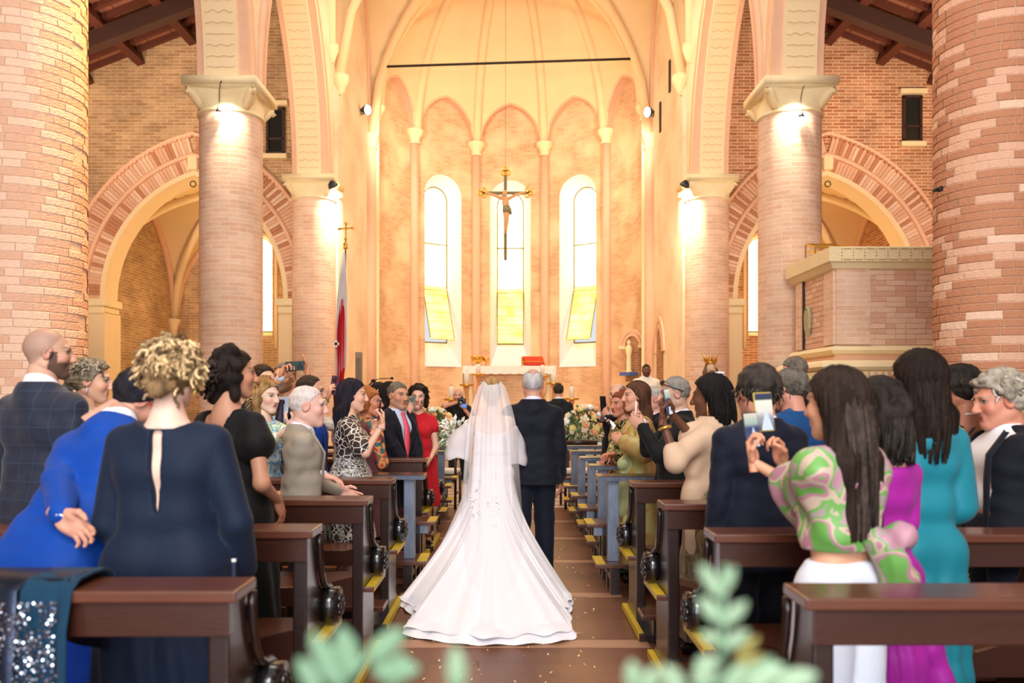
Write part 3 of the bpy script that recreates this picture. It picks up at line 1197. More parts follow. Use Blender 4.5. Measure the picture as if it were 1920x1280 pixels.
for sx in (-1, 1):
    rf = thing('ceiling_aisle_' + ('left' if sx < 0 else 'right'), None, None)
    rf['kind'] = 'structure'
    ang = math.atan(SL)

    def bar(name, p0, p1, w, h, m_=M_WOOD_ROOF):
        p0, p1 = np.array(p0, float), np.array(p1, float)
        d = p1 - p0
        L = np.linalg.norm(d)
        d /= L
        up = np.array((sx * SL, 0, 1.0)) if True else None
        up = np.array((-sx * -SL, 0, 1.0))
        up = up - d * np.dot(up, d)
        up /= np.linalg.norm(up)
        sd = np.cross(d, up)
        R = np.stack([d, sd, up], 1)
        b = MB()
        b.box((0, 0, 0), (L, w, h), R)
        return b.build(name, m_, rf, loc=tuple((p0 + p1) / 2))

    y = 8.0
    rows = []
    for yy in np.arange(9.6, 17.0, 0.36):
        bar('rafter', (sx * 9.3, yy, roof_z(9.3) + 0.05), (sx * 4.5, yy, roof_z(4.5) + 0.05), 0.09, 0.10)
    for xx in (8.95, 7.87, 6.77, 5.67, 4.65):
        bar('purlin', (sx * xx, 9.0, roof_z(xx) - 0.09), (sx * xx, 17.0, roof_z(xx) - 0.09), 0.17, 0.18)
    for yy in (15.4, 11.4):
        bar('principal_rafter', (sx * 9.3, yy, roof_z(9.3) - 0.32), (sx * 4.5, yy, roof_z(4.5) - 0.32), 0.24, 0.30, mat('roof_timber_dark', (62, 36, 28), 0.6, 0.2, 3))
    t = MB()
    for yy in np.arange(8.8, 17.0, 0.36):
        for xx in np.arange(4.6, 9.3, 0.5):
            P = [(sx * xx, yy, roof_z(xx) + 0.11), (sx * (xx + 0.485), yy, roof_z(xx + 0.485) + 0.11), (sx * (xx + 0.485), yy + 0.35, roof_z(xx + 0.485) + 0.11), (sx * xx, yy + 0.35, roof_z(xx) + 0.11)]
            P2 = [(a_, b_, c_ + 0.03) for a_, b_, c_ in P]
            t.add(P + P2, [(0, 1, 2, 3), (7, 6, 5, 4), (0, 4, 5, 1), (1, 5, 6, 2), (2, 6, 7, 3), (3, 7, 4, 0)])
    o = t.build('roof_tiles', M_TERRA, rf)
    o['kind'] = 'stuff'
    b = MB()
    P = [[(sx * 4.4, -4, roof_z(4.4) + 0.2), (sx * 9.6, -4, roof_z(9.6) + 0.2)], [(sx * 4.4, 17.1, roof_z(4.4) + 0.2), (sx * 9.6, 17.1, roof_z(9.6) + 0.2)]]
    b.grid(P)
    b.build('roof_boarding', M_WOOD_ROOF, rf)

# arched niche with its little statue, and doorway, right of the apse
nr = thing('wall_recess_niche', None, None)
nr['kind'] = 'structure'
# ------------------------------------------------------------------ niche and doorway on the right chancel side
def arch_poly(w, z0, sp, n=12, c=0.0):
    q = arch2d(0, w, c, sp, 0, n)
    return [(-w, z0), (w, z0)] + [tuple(p) for p in q]


M_NICHE = brick_mat('niche_brick', (150, 104, 74), (180, 134, 98), (200, 160, 122), 0.27, 0.07, 0.008)
th_n = math.radians(66)
for (nm, P0, dr, tg, w, z0, sp, cc, ringw) in (
    ('wall_niche', Vector(((1186 - CX) / FPX * 22.6, 22.55, 0)), Vector((0.80, 0.60, 0)), Vector((0.60, -0.80, 0)), 0.28, 1.95, 2.95, 0.0, 0.20),
    ('door_1', Vector((3.795, 20.3, 0)), Vector((1, 0, 0)), Vector((0, -1, 0)), 0.42, 0.45, 2.65, 0.25, 0.28),
):
    root = thing(nm, None, None)
    root['kind'] = 'structure'
    fm = lambda u, z, d: tuple(P0 + tg * u - dr * d + Vector((0, 0, z)))
    poly = arch_poly(w, z0, sp, 10, cc)
    m = MB()
    m.add([fm(u, z, 0.012) for u, z in poly], [tuple(range(len(poly)))], [[u, z] for u, z in poly])
    m.build('recess_back', M_NICHE, root)
    m = MB()
    ring(m, fm, 0, w, cc, sp, [(0.0, 0.0), (0.0, 0.05), (ringw * 0.4, 0.05), (ringw * 0.4, 0.02)], 12, 0)
    ring(m, fm, 0, w, cc, sp, [(ringw * 0.55, 0.01), (ringw * 0.55, 0.05), (ringw, 0.05), (ringw, 0.0)], 12, 0)
    m.build('recess_surround', M_PINK, root)
    if nm == 'wall_niche':
        m = MB()
        for s2 in (-1, 1):
            c = fm(s2 * (w + 0.12), sp - 0.03, 0.03)
            m.box(c, (0.22, 0.2, 0.08))
        m.build('impost', M_STONE, root)
        bs = MB()
        p = fm(0.0, 2.16, 0.16)
        bs.box(p, (0.40, 0.34, 0.10), Matrix.Rotation(-math.atan2(dr.x, dr.y), 3, 'Z'))
        o = bs.build('wall_shelf', mat('blue_shelf_paint', (70, 96, 160), 0.6))
        tag(o, 'small blue shelf fixed under the arched niche beside the apse', 'shelf')
        s = thing('statuette', 'small pale statuette standing on the blue niche shelf', 'statue', p)
        b = MB()
        b.lathe([(0.09, 0.05), (0.09, 0.10), (0.06, 0.12), (0.075, 0.3), (0.06, 0.5), (0.10, 0.68), (0.07, 0.78), (0.03, 0.82)], seg=12)
        b.build('robe', M_STONE, s, True)
        b = MB()
        b.ball((0, 0, 0.88), (0.055, 0.06, 0.075))
        b.build('head', M_STONE, s, True)

# ------------------------------------------------------------------ brick pulpit between the right-hand columns
pul = thing('pulpit', 'brick pulpit with carved stone cornice standing between the right-hand columns', 'pulpit', (4.0, 9.85, 0))
PL, PD, PZ0, PZ1 = 2.6, 1.42, 2.05, 3.08        # length to the right, depth, body bottom and top
m = MB()
m.bbox((0.003, 0.003, PZ0 - 0.1), (PL, PD - 0.1, PZ1 + 0.02))
m.bbox((-0.197, -0.197, 0), (PL, PD, PZ0 - 0.22))
m.build('core', M_MORTAR, pul)
rr = random.Random(3)
shared = {}


def flat_brick(L, h, k):
    key = (round(L, 3), k)
    if key not in shared:
        b = MB()
        b.box((0, 0, 0), (L, 0.05, h))
        me = b.mesh('brick', (M_BRICK1, M_BRICK2, M_BRICK3)[k])
        shared[key] = me
    return shared[key]


extra = MB()
nb = 0


def brick_field(face, u1, z0, z1, off, singles):
    global nb
    h = 0.066
    z = z0
    row = 0
    while z + h <= z1 + 0.005:
        u = 0.0
        first = True
        while u < u1 - 0.03:
            L = rr.choice((0.25, 0.25, 0.25, 0.12))
            if first and row % 2:
                L = 0.125
            first = False
            L = min(L, u1 - u)
            L = round(L, 2) if u1 - u > 0.26 else L
            k = rr.choices((0, 1, 2), (6, 6, 0.5))[0]
            pr = rr.uniform(0.0, 0.005)
            if face == 'front':
                c, rot = (u + L / 2 + off, off + 0.02 - pr, z + h / 2), 0
            else:
                c, rot = (off + 0.02 - pr, u + L / 2 + off, z + h / 2), PI / 2
            if singles and nb < 296:
                data_obj('brick', flat_brick(L - 0.008, h - 0.007, k), pul, c, (0, 0, rot))
                nb += 1
            else:
                sz = (L - 0.008, 0.05, h - 0.007) if face == 'front' else (0.05, L - 0.008, h - 0.007)
                extra.box(c, sz, None, k)
            u += L
        z += h
        row += 1


brick_field('front', 1.9, PZ0 + 0.10, PZ1, 0.0, True)
brick_field('side', PD - 0.12, PZ0 + 0.10, PZ1, 0.0, True)
brick_field('front', 1.9, 1.35, PZ0 - 0.22, -0.2, True)
brick_field('side', PD - 0.05, 1.35, PZ0 - 0.22, -0.2, False)
brick_field('front', 2.5, 0.0, 1.35, -0.2, False)
o = extra.build('brick_courses', [M_BRICK1, M_BRICK2, M_BRICK3], pul)
o['kind'] = 'stuff'
# stone mouldings running round the two visible sides


def moulding(name, prof, mat_):
    """profile (outward, z) run along the front and the aisle side, mitred at the corner"""
    m = MB()
    P = []
    for e, z in prof:
        P.append([(-e, PD, z), (-e, -e, z), (PL, -e, z)])
    m.grid(P, None, False, 0, None, False)
    return m.build(name, mat_, pul)


moulding('cornice', [(0.0, PZ1 - 0.02), (0.05, PZ1), (0.09, PZ1 + 0.06), (0.12, PZ1 + 0.08), (0.12, PZ1 + 0.25), (0.10, PZ1 + 0.26), (-0.2, PZ1 + 0.26)], M_STONE)
moulding('upper_roll', [(0.0, PZ0 + 0.09), (0.05, PZ0 + 0.07), (0.08, PZ0 + 0.03), (0.05, PZ0 - 0.01), (0.0, PZ0 - 0.03)], M_STONE)
moulding('lower_roll', [(0.0, PZ0 - 0.10), (0.18, PZ0 - 0.10), (0.25, PZ0 - 0.13), (0.27, PZ0 - 0.18), (0.24, PZ0 - 0.22), (0.20, PZ0 - 0.23), (0.20, PZ0 - 0.33), (0.17, PZ0 - 0.34)], M_STONE)
moulding('plinth_band', [(0.0, PZ0 - 0.02), (0.02, PZ0 - 0.06), (0.05, PZ0 - 0.11)], M_BRICK1)
dn = MB()
for i in range(30):
    dn.box((-0.17 + i * 0.085, -0.225, PZ0 - 0.285), (0.045, 0.05, 0.085))
for i in range(22):
    dn.box((-0.225, -0.12 + i * 0.08, PZ0 - 0.285), (0.05, 0.042, 0.085))
o = dn.build('dentil_course', M_STONE, pul)
o['kind'] = 'stuff'
bd = MB()
for i in range(16):
    for zz in (0, 1, 2, 3):
        bd.box((0.03 + i * 0.14, -0.122, PZ1 + 0.105 + zz * 0.04), (0.014, 0.008, 0.014))
    bd.box((0.10 + i * 0.14, -0.122, PZ1 + 0.10), (0.09, 0.008, 0.01))
    bd.box((0.10 + i * 0.14, -0.122, PZ1 + 0.23), (0.09, 0.008, 0.01))
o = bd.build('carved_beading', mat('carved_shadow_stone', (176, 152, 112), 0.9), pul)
o['kind'] = 'stuff'
for lo_, hi_ in (((0.0, -0.03, PZ0 + 0.1), (0.42, 0.0, PZ1)), ((-0.03, PD - 0.34, PZ0 + 0.1), (0.0, PD - 0.14, PZ1)), ((-0.03, 0.0, PZ0 + 0.1), (0.0, 0.30, PZ1))):
    pb = MB()
    pb.bbox(lo_, hi_)
    pb.build('corner_pilaster', M_COL, pul, boxuv=True)
gp = MB()
gp.bbox((-0.03, PD - 0.43, PZ0 + 0.1), (0.0, PD - 0.39, PZ1))
gp.build('joint_groove', M_DARK, pul)
sh = MB()
sh.prism([(0.74, 2.66), (0.86, 2.66), (0.88, 2.58), (0.87, 2.42), (0.80, 2.30), (0.73, 2.42), (0.72, 2.58)], 'x', -0.07, -0.02)
sh.prism([(0.75, 2.66), (0.78, 2.72), (0.80, 2.68), (0.82, 2.72), (0.85, 2.66)], 'x', -0.07, -0.02)
sh.build('stone_crest', mat('weathered_stone', (172, 160, 122), 0.9, 0.15, 20), pul, bevel=0.008)
# lectern frame on top
lt = thing('lectern_stand', 'low brass-coloured book stand on top of the brick pulpit', 'lectern', (4.02, 10.55, PZ1 + 0.26))
M_BRASS = mat('brass', (196, 150, 60), 0.35, 0.15, 8, metal=0.8)
b = MB()
for dx in (0.0, 0.42):
    b.tube([(dx, 0.0, 0), (dx, 0.0, 0.14)], 0.012, 6)
    b.tube([(dx, 0.34, 0), (dx, 0.34, 0.24)], 0.012, 6)
b.tube([(0, 0, 0.14), (0.42, 0, 0.14), (0.42, 0.34, 0.24), (0, 0.34, 0.24), (0, 0, 0.14)], 0.014, 6)
b.build('frame', M_BRASS, lt)
b = MB()
b.add([(0.02, 0.02, 0.05), (0.40, 0.02, 0.05), (0.40, 0.32, 0.15), (0.02, 0.32, 0.15), (0.02, 0.02, 0.035), (0.40, 0.02, 0.035), (0.40, 0.32, 0.135), (0.02, 0.32, 0.135)],
      [(0, 1, 2, 3), (7, 6, 5, 4), (0, 4, 5, 1), (1, 5, 6, 2), (2, 6, 7, 3), (3, 7, 4, 0)])
b.build('book_rest', mat('gilt_board', (222, 168, 62), 0.4), lt)

# ------------------------------------------------------------------ pews
M_PEW = mat('pew_walnut', (58, 29, 20), 0.28, 0.35, 5, 0.06, 24, spec=0.6, stretch=(1, 6, 6), coat=0.35)
M_PEWD = mat('pew_dark_walnut', (38, 22, 18), 0.3, 0.3, 5, 0.06, 24, spec=0.6, stretch=(1, 6, 6), coat=0.35)
M_PEWT = mat('pew_paler_top', (92, 50, 34), 0.3, 0.3, 4, 0.05, 24, spec=0.6, stretch=(1, 8, 8), coat=0.3)  # paler walnut for rails, seats and kneelers
M_TAPE = mat('yellow_tape', (206, 172, 40), 0.5, 0.2, 30)
M_BLUEW = mat('blue_grey_varnish_sheen', (112, 122, 142), 0.3, 0.45, 9, 0.08, 30, spec=0.6, stretch=(4, 4, 1))  # bluish daylight reflected in dark varnish, painted as base colour
M_BLACKG = mat('black_gloss', (22, 20, 22), 0.12, 0.1, 8, spec=0.7)

END_PROFILE = [(0.0, 0.0), (0.0, 0.905), (0.15, 0.905), (0.152, 0.86), (0.165, 0.79), (0.19, 0.72), (0.23, 0.665), (0.28, 0.64), (0.33, 0.635), (0.375, 0.61),
               (0.395, 0.57), (0.39, 0.52), (0.36, 0.475), (0.345, 0.45), (0.345, 0.10), (0.40, 0.08), (0.42, 0.05), (0.42, 0.0)]


def make_pew(sx):
    t = thing('pew', 'x', 'pew')
    X0, X1 = 0.0, 2.75
    b = MB(); b.bbox((X0 - 0.03, -0.03, 0.915), (X1, 0.16, 0.95)); b.build('top_rail', M_PEWT, t, bevel=0.006)
    b = MB(); b.bbox((X0 - 0.005, -0.014, 0.815), (X1, 0.03, 0.914)); b.build('back_rail', M_PEW, t, bevel=0.004)
    b = MB(); b.prism([(0.06, 0.52), (0.30, 0.46), (1.05, 0.46), (1.25, 0.52), (1.32, 0.60), (1.39, 0.52), (1.6, 0.46), (2.4, 0.46), (2.7, 0.52), (2.7, 0.36), (0.06, 0.36)], 'y', 0.02, 0.045)
    b.build('lower_rail', M_PEW, t)
    for x, nm in ((0.0, 'end_panel'), (1.32, 'middle_panel'), (2.69, 'end_panel')):
        b = MB(); b.prism(END_PROFILE, 'x', x, x + 0.06)
        ep = b.build(nm, M_PEWD if x == 0 else M_PEW, t, bevel=0.008)
        if x == 0:
            r = MB(); r.lathe([(0.0, 0.02), (0.075, 0.02), (0.082, 0.0), (0.082, -0.05), (0.0, -0.05)], (x - 0.02, 0.315, 0.555), 24, R=Matrix.Rotation(PI / 2, 3, 'Y'))
            rs = r.build('rosette', M_BLACKG, ep, True)
            mo = MB(); mo.tube([(x - 0.012, p[0] + 0.02, p[1]) for p in END_PROFILE[2:12]], 0.016, 6)
            mo.build('scroll_moulding', M_PEWD, ep, True)
            fl_ = MB()
            for k in range(6):
                a = k * PI / 3
                fl_.ball((x - 0.075, 0.315 + 0.035 * math.cos(a), 0.555 + 0.035 * math.sin(a)), (0.012, 0.02, 0.02), 8, 5)
            fl_.ball((x - 0.078, 0.315, 0.555), (0.014, 0.016, 0.016), 8, 5)
            fl_.build('carved_flower', M_BLACKG, ep, True)
    b = MB(); b.bbox((X0 - 0.05, 0.05, 0.43), (X1, 0.45, 0.46)); se = b.build('seat', M_PEWT, t, bevel=0.006)
    b = MB(); b.bbox((X0 - 0.052, 0.06, 0.4605), (X0 - 0.004, 0.445, 0.463)); b.bbox((X0 - 0.0525, 0.06, 0.434), (X0 - 0.0505, 0.445, 0.4605)); b.build('safety_tape', M_TAPE, se)
    b = MB(); b.bbox((X0 + 0.05, 0.36, 0.36), (X1, 0.385, 0.43)); b.build('seat_apron', M_PEW, t)
    b = MB(); b.bbox((X0 - 0.02, -0.36, 0.15), (X1, -0.16, 0.18)); kn = b.build('kneeler', M_PEWT, t, bevel=0.006)
    b = MB()
    for x in (0.05, 1.32, 2.6):
        b.bbox((x, -0.34, 0), (x + 0.05, 0.0, 0.15))
    b.bbox((X0 + 0.05, -0.19, 0.06), (X1, -0.17, 0.15))
    b.build('kneeler_support', M_PEWD, kn)
    b = MB(); b.bbox((X0 - 0.03, -0.30, 0.0), (X0 + 0.07, 0.46, 0.05)); bp = b.build('floor_runner', M_PEWD, t, bevel=0.006)
    b = MB(); b.bbox((X0 - 0.033, -0.28, 0.0505), (X0 + 0.0, 0.44, 0.053)); b.bbox((X0 - 0.033, -0.28, 0.01), (X0 - 0.0305, 0.44, 0.05)); b.build('safety_tape', M_TAPE, bp)
    return t


def make_bench(sx):
    t = thing('prayer_bench', 'x', 'bench')
    X1 = 2.7
    b = MB(); b.prism([(-0.08, 0.90), (0.16, 0.90), (0.14, 0.865), (0.02, 0.855), (-0.06, 0.865)], 'x', -0.02, X1); b.build('top_shelf', M_PEW, t, bevel=0.004)
    b = MB(); b.prism([(-0.075, 0.895), (-0.082, 0.895), (-0.066, 0.862), (-0.058, 0.862)], 'x', -0.022, 0.5); b.build('sheen_edge', M_BLUEW, t)  # strip of bluish sheen painted along the shelf front
    for x in (0.06, 1.35, 2.58):
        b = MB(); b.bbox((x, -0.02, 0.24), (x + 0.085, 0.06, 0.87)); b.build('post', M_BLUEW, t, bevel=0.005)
        b = MB(); b.bbox((x + 0.01, -0.10, 0.0), (x + 0.08, -0.04, 0.21)); b.build('foot', M_PEWD, t)
        b = MB(); b.bbox((x + 0.01, 0.13, 0.0), (x + 0.08, 0.19, 0.21)); b.build('foot', M_PEWD, t)
        b = MB(); b.bbox((x + 0.01, 0.63, 0.0), (x + 0.08, 0.70, 0.43)); b.build('leg', M_PEWD, t)
        b = MB(); b.bbox((x + 0.01, 0.44, 0.0), (x + 0.08, 0.50, 0.43)); b.build('leg', M_PEWD, t)
        b = MB(); b.bbox((x + 0.015, -0.05, 0.10), (x + 0.075, 0.65, 0.15)); b.build('side_rail', M_PEWD, t)
    b = MB(); b.bbox((-0.04, -0.14, 0.21), (X1, 0.20, 0.24)); k = b.build('kneeler', M_PEWT, t, bevel=0.004)
    b = MB(); b.bbox((-0.042, -0.12, 0.2405), (0.03, 0.19, 0.243)); b.build('safety_tape', M_TAPE, k)
    b = MB(); b.bbox((-0.06, 0.42, 0.43), (X1, 0.72, 0.46)); k = b.build('seat', M_PEWT, t, bevel=0.004)
    b = MB(); b.bbox((-0.062, 0.43, 0.4605), (0.01, 0.71, 0.463)); b.build('safety_tape', M_TAPE, k)
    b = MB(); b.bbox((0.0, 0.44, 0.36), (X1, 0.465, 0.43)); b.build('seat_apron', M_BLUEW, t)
    return t


def mirror_mesh_tree(o):
    """a left-hand copy: mirrored meshes with flipped faces"""
    c = o.copy()
    COL.objects.link(c)
    if o.type == 'MESH':
        me = o.data.copy()
        me.transform(Matrix.Scale(-1, 4, (1, 0, 0)))
        me.flip_normals()
        c.data = me
    for ch in list(o.children):
        k = mirror_mesh_tree(ch)
        k.parent = c
    return c


ORD = ['nearest', 'second', 'third', 'fourth', 'fifth', 'sixth', 'seventh']
pewR = make_pew(1)
pewL = mirror_mesh_tree(pewR)
benchR = make_bench(1)
benchL = mirror_mesh_tree(benchR)


def place_row(proto, spots, side, kind, first_used=False):
    for i, (x, d) in enumerate(spots):
        o = proto if i == 0 else copy_tree(proto)
        o.location = (x, d, 0)
        if kind == 'pew':
            o['label'] = ('dark walnut scroll-ended pew, %s of those %s of the aisle' % (ORD[i], side)) if i else 'dark walnut scroll-ended pew, nearest of those %s of the aisle' % side
            o['group'] = 'scroll-ended pews on the %s of the aisle' % side
        else:
            o['label'] = 'slim prayer bench with blue-grey sheen on its posts, %s of those %s of the aisle' % (ORD[i], side)
            o['group'] = 'prayer benches on the %s of the aisle' % side


place_row(pewR, [(0.84, 2.22), (0.85, 3.24), (0.82, 4.16), (0.82, 5.20)], 'right', 'pew')
place_row(pewL, [(-0.81, 2.30), (-0.85, 3.34), (-0.80, 4.34), (-0.82, 5.40), (-0.80, 7.22), (-0.78, 8.10)], 'left', 'pew')
place_row(benchR, [(0.69, 6.17), (0.72, 7.12), (0.72, 8.07), (0.70, 9.02), (0.70, 9.97)], 'right', 'bench')
place_row(benchL, [(-0.69, 6.28), (-0.76, 9.0), (-0.76, 9.95)], 'left', 'bench')

# ------------------------------------------------------------------ chairs with white cushions near the chancel
M_CUSH = mat('white_cushion', (236, 226, 214), 0.9, 0.04, 5, 0.1, 20)
M_DKW = mat('dark_chair_wood', (46, 26, 20), 0.35, 0.2, 5)


def make_chair():
    t = thing('chair', 'x', 'chair')
    b = MB(); b.bbox((-0.22, -0.2, 0.43), (0.22, 0.2, 0.46)); b.build('seat', M_DKW, t)
    b = MB(); b.bbox((-0.21, -0.19, 0.46), (0.21, 0.19, 0.52)); b.build('cushion', M_CUSH, t, bevel=0.02)
    for x in (-0.2, 0.2):
        b = MB(); b.tube([(x, 0.18, 0), (x, 0.19, 0.43)], 0.018, 8); b.build('leg', M_DKW, t, True)
        b = MB(); b.tube([(x, -0.22, 0), (x, -0.19, 0.45), (x, -0.24, 0.92)], 0.018, 8); b.build('leg', M_DKW, t, True)
        b = MB(); b.tube([(x, 0.18, 0.2), (x, -0.2, 0.2)], 0.012, 6); b.build('stretcher', M_DKW, t, True)
    b = MB()
    b.tube([(-0.22, -0.24, 0.88), (0, -0.27, 0.90), (0.22, -0.24, 0.88)], 0.035, 8, flat=1.2); b.build('backrest', M_DKW, t, True)
    return t


ch0 = make_chair()
for i, (x, y, rz, lab) in enumerate([(0.92, 11.0, 0.1, 'dark wooden chair with white cushion beyond the right-hand benches'), (1.5, 11.2, -0.1, 'dark wooden chair with white cushion, outer one right of the aisle'),
                                     (-0.92, 11.0, -0.1, 'dark wooden chair with white cushion beyond the left-hand benches')]):
    o = ch0 if i == 0 else copy_tree(ch0)
    o.location = (x, y, 0)
    o.rotation_euler = (0, 0, rz)
    o['label'] = lab
    o['group'] = 'wooden chairs before the chancel'

# ------------------------------------------------------------------ altar and what stands on and around it
M_CLOTH = mat('altar_linen', (250, 242, 226), 0.85, 0.04, 6, 0.15, 40)
M_GOLD = mat('gold', (222, 166, 70), 0.28, 0.1, 8, metal=0.85)
M_WAX = mat('candle_wax', (248, 240, 220), 0.5, 0.03, 5)
AD = 17.6
AZT = CAM_Z + (HY - 686) / FPX * AD
AX0, AX1 = (868 - CX) / FPX * AD, (1042 - CX) / FPX * AD
FLA = 0.93
al = thing('altar', 'altar table with brick base standing under white linen in the apse', 'altar', ((AX0 + AX1) / 2, AD + 0.35, FLA))
hw = (AX1 - AX0) / 2
b = MB(); b.bbox((-hw + 0.03, -0.33, AZT - FLA - 0.10), (hw - 0.03, 0.33, AZT - FLA)); b.build('altar_top', M_STONE, al)
b = MB(); b.bbox((-hw + 0.30, -0.22, 0), (hw - 0.30, 0.22, AZT - FLA - 0.1)); b.build('altar_base', M_APSE, al, boxuv=True)
for sx in (-1, 1):
    b = MB(); b.lathe([(0.09, 0), (0.09, 0.06), (0.06, 0.1), (0.055, AZT - FLA - 0.2), (0.09, AZT - FLA - 0.1)], (sx * (hw - 0.16), -0.2, 0), 12); b.build('altar_leg', M_STONE, al, True)
b = MB()                                      # cloth: top, scalloped front, long sides
h = AZT - FLA + 0.006
n = 41
fr_ = [[(x, -0.345, h) for x in np.linspace(-hw, hw, n)], [(x, -0.352 - 0.006 * math.sin(i * 1.7), h - 0.10) for i, x in enumerate(np.linspace(-hw, hw, n))],
       [(x, -0.356 - 0.01 * math.sin(i * 1.7), h - 0.17 - 0.018 * abs(math.sin(i * 0.78))) for i, x in enumerate(np.linspace(-hw, hw, n))]]
b.grid(fr_, None, False, 0, None, True)
b.grid([[(x, y, h) for x in np.linspace(-hw, hw, 6)] for y in (-0.345, 0.345)])
for sx in (-1, 1):
    b.grid([[(sx * hw * 1.0, y, h) for y in np.linspace(-0.345, 0.345, 9)], [(sx * (hw + 0.02), y, h - 0.3) for y in np.linspace(-0.345, 0.345, 9)],
            [(sx * (hw + 0.0), y, h - 0.62 - 0.02 * abs(math.sin(k * 1.6))) for k, y in enumerate(np.linspace(-0.345, 0.345, 9))]], None, False, 0, None, sx > 0)
cl = b.build('altar_cloth', M_CLOTH, None, False, loc=al.location)
tag(cl, 'white linen cloth with scalloped hem draped over the altar', 'altar cloth')
sol = cl.modifiers.new('s', 'SOLIDIFY'); sol.thickness = 0.006

zt = AZT + 0.012


def at(px, dd=0.0):
    return Vector(((px - CX) / FPX * (AD + dd), AD + dd, zt))


cb = thing('ciborium', 'covered gold ciborium standing on the left half of the altar', 'chalice', at(895, 0.3))
b = MB(); b.lathe([(0.0, 0), (0.09, 0), (0.09, 0.02), (0.04, 0.05), (0.04, 0.08), (0.13, 0.11), (0.13, 0.17)], seg=16); b.build('foot', M_GOLD, cb, True)
b = MB(); b.lathe([(0.13, 0.17), (0.15, 0.18), (0.15, 0.22), (0.02, 0.225), (0.02, 0.23), (0, 0.24)], seg=16); b.build('lid', M_GOLD, cb, True)
cc = thing('chalice', 'small gold chalice beside the covered ciborium on the altar', 'chalice', at(912, 0.35))
b = MB(); b.lathe([(0.0, 0), (0.06, 0), (0.02, 0.04), (0.02, 0.08), (0.065, 0.12), (0.075, 0.18), (0.065, 0.18), (0.05, 0.12), (0, 0.10)], seg=16); b.build('cup', M_GOLD, cc, True)
ms = thing('missal', 'open red missal on its sloping stand on the altar', 'book', at(1000, 0.25), 0.12)
b = MB(); b.prism([(-0.13, 0.01), (0.14, 0.19), (0.14, 0.17), (-0.11, 0.0)], 'x', -0.24, 0.24); b.build('book_rest', mat('red_leather', (186, 40, 26), 0.5, 0.1, 10), ms)
b = MB()
for x in (-0.24, 0.24):
    b.tube([(x, -0.13, 0.01), (x, 0.14, 0.19), (x, 0.14, 0.0), (x, -0.13, 0.0)], 0.016, 6)
b.tube([(-0.24, 0.15, 0.205), (0.24, 0.15, 0.205)], 0.02, 6)
b.tube([(-0.24, -0.10, 0.09), (0.24, -0.10, 0.09)], 0.010, 6)
b.build('stand', M_GOLD, ms)
b = MB(); b.prism([(-0.12, 0.02), (0.13, 0.19), (0.125, 0.215), (-0.13, 0.05)], 'x', -0.2, 0.2); b.build('pages', mat('red_book_cover', (206, 52, 30), 0.5, 0.1, 10), ms)

M_TERRC = mat('candlestick_wood', (222, 150, 92), 0.45, 0.15, 7)


def candlestick(px, d, ytop, ybase, label, wax_r):
    """tall floor candlestick: ybase = pixel row of the pan, ytop = top of the candle"""
    zb = CAM_Z + (HY - ybase) / FPX * d
    ztp = CAM_Z + (HY - ytop) / FPX * d
    fz = 0.45 if d < 16.4 else 0.93
    t = thing('candlestick', label, 'candlestick', ((px - CX) / FPX * d, d, fz), 0, 'tall candlesticks around the altar')
    H = zb - fz
    b = MB(); b.lathe([(0.0, 0), (0.17, 0), (0.17, 0.05), (0.08, 0.12), (0.04, 0.2), (0.035, 0.3), (0.065, 0.34), (0.035, 0.38), (0.04, H * 0.6), (0.07, H * 0.63), (0.04, H * 0.68), (0.035, H - 0.1), (0.06, H - 0.06), (0.04, H - 0.02)], seg=14)
    b.build('stem', M_TERRC, t, True)
    b = MB(); b.lathe([(0.02, H - 0.03), (0.13, H - 0.02), (0.15, H + 0.02), (0.13, H + 0.015), (0.0, H)], seg=16); b.build('drip_pan', M_GOLD, t, True)
    b = MB(); b.lathe([(0.0, H), (wax_r, H), (wax_r, ztp - fz - 0.03), (wax_r * 0.6, ztp - fz), (0, ztp - fz - 0.01)], seg=14); k = b.build('candle', M_WAX, t, True)
    b = MB(); b.tube([(0, 0, ztp - fz - 0.01), (0, 0, ztp - fz + 0.03)], 0.006, 5); b.build('wick', M_IRON, k)


candlestick(846, 15.2, 724, 749, 'tall candlestick with white candle, outermost left of the altar', 0.045)
candlestick(875, 16.0, 697, 722, 'tall candlestick with white candle at the left end of the altar', 0.055)
candlestick(897, 16.8, 682, 702, 'gold candlestick before the left half of the altar', 0.045)
candlestick(1017, 16.8, 684, 706, 'gold candlestick before the right half of the altar', 0.045)
candlestick(1038, 16.0, 697, 719, 'tall candlestick with white candle at the right end of the altar', 0.055)
candlestick(1072, 15.2, 724, 748, 'tall candlestick with white candle, outermost right of the altar', 0.045)

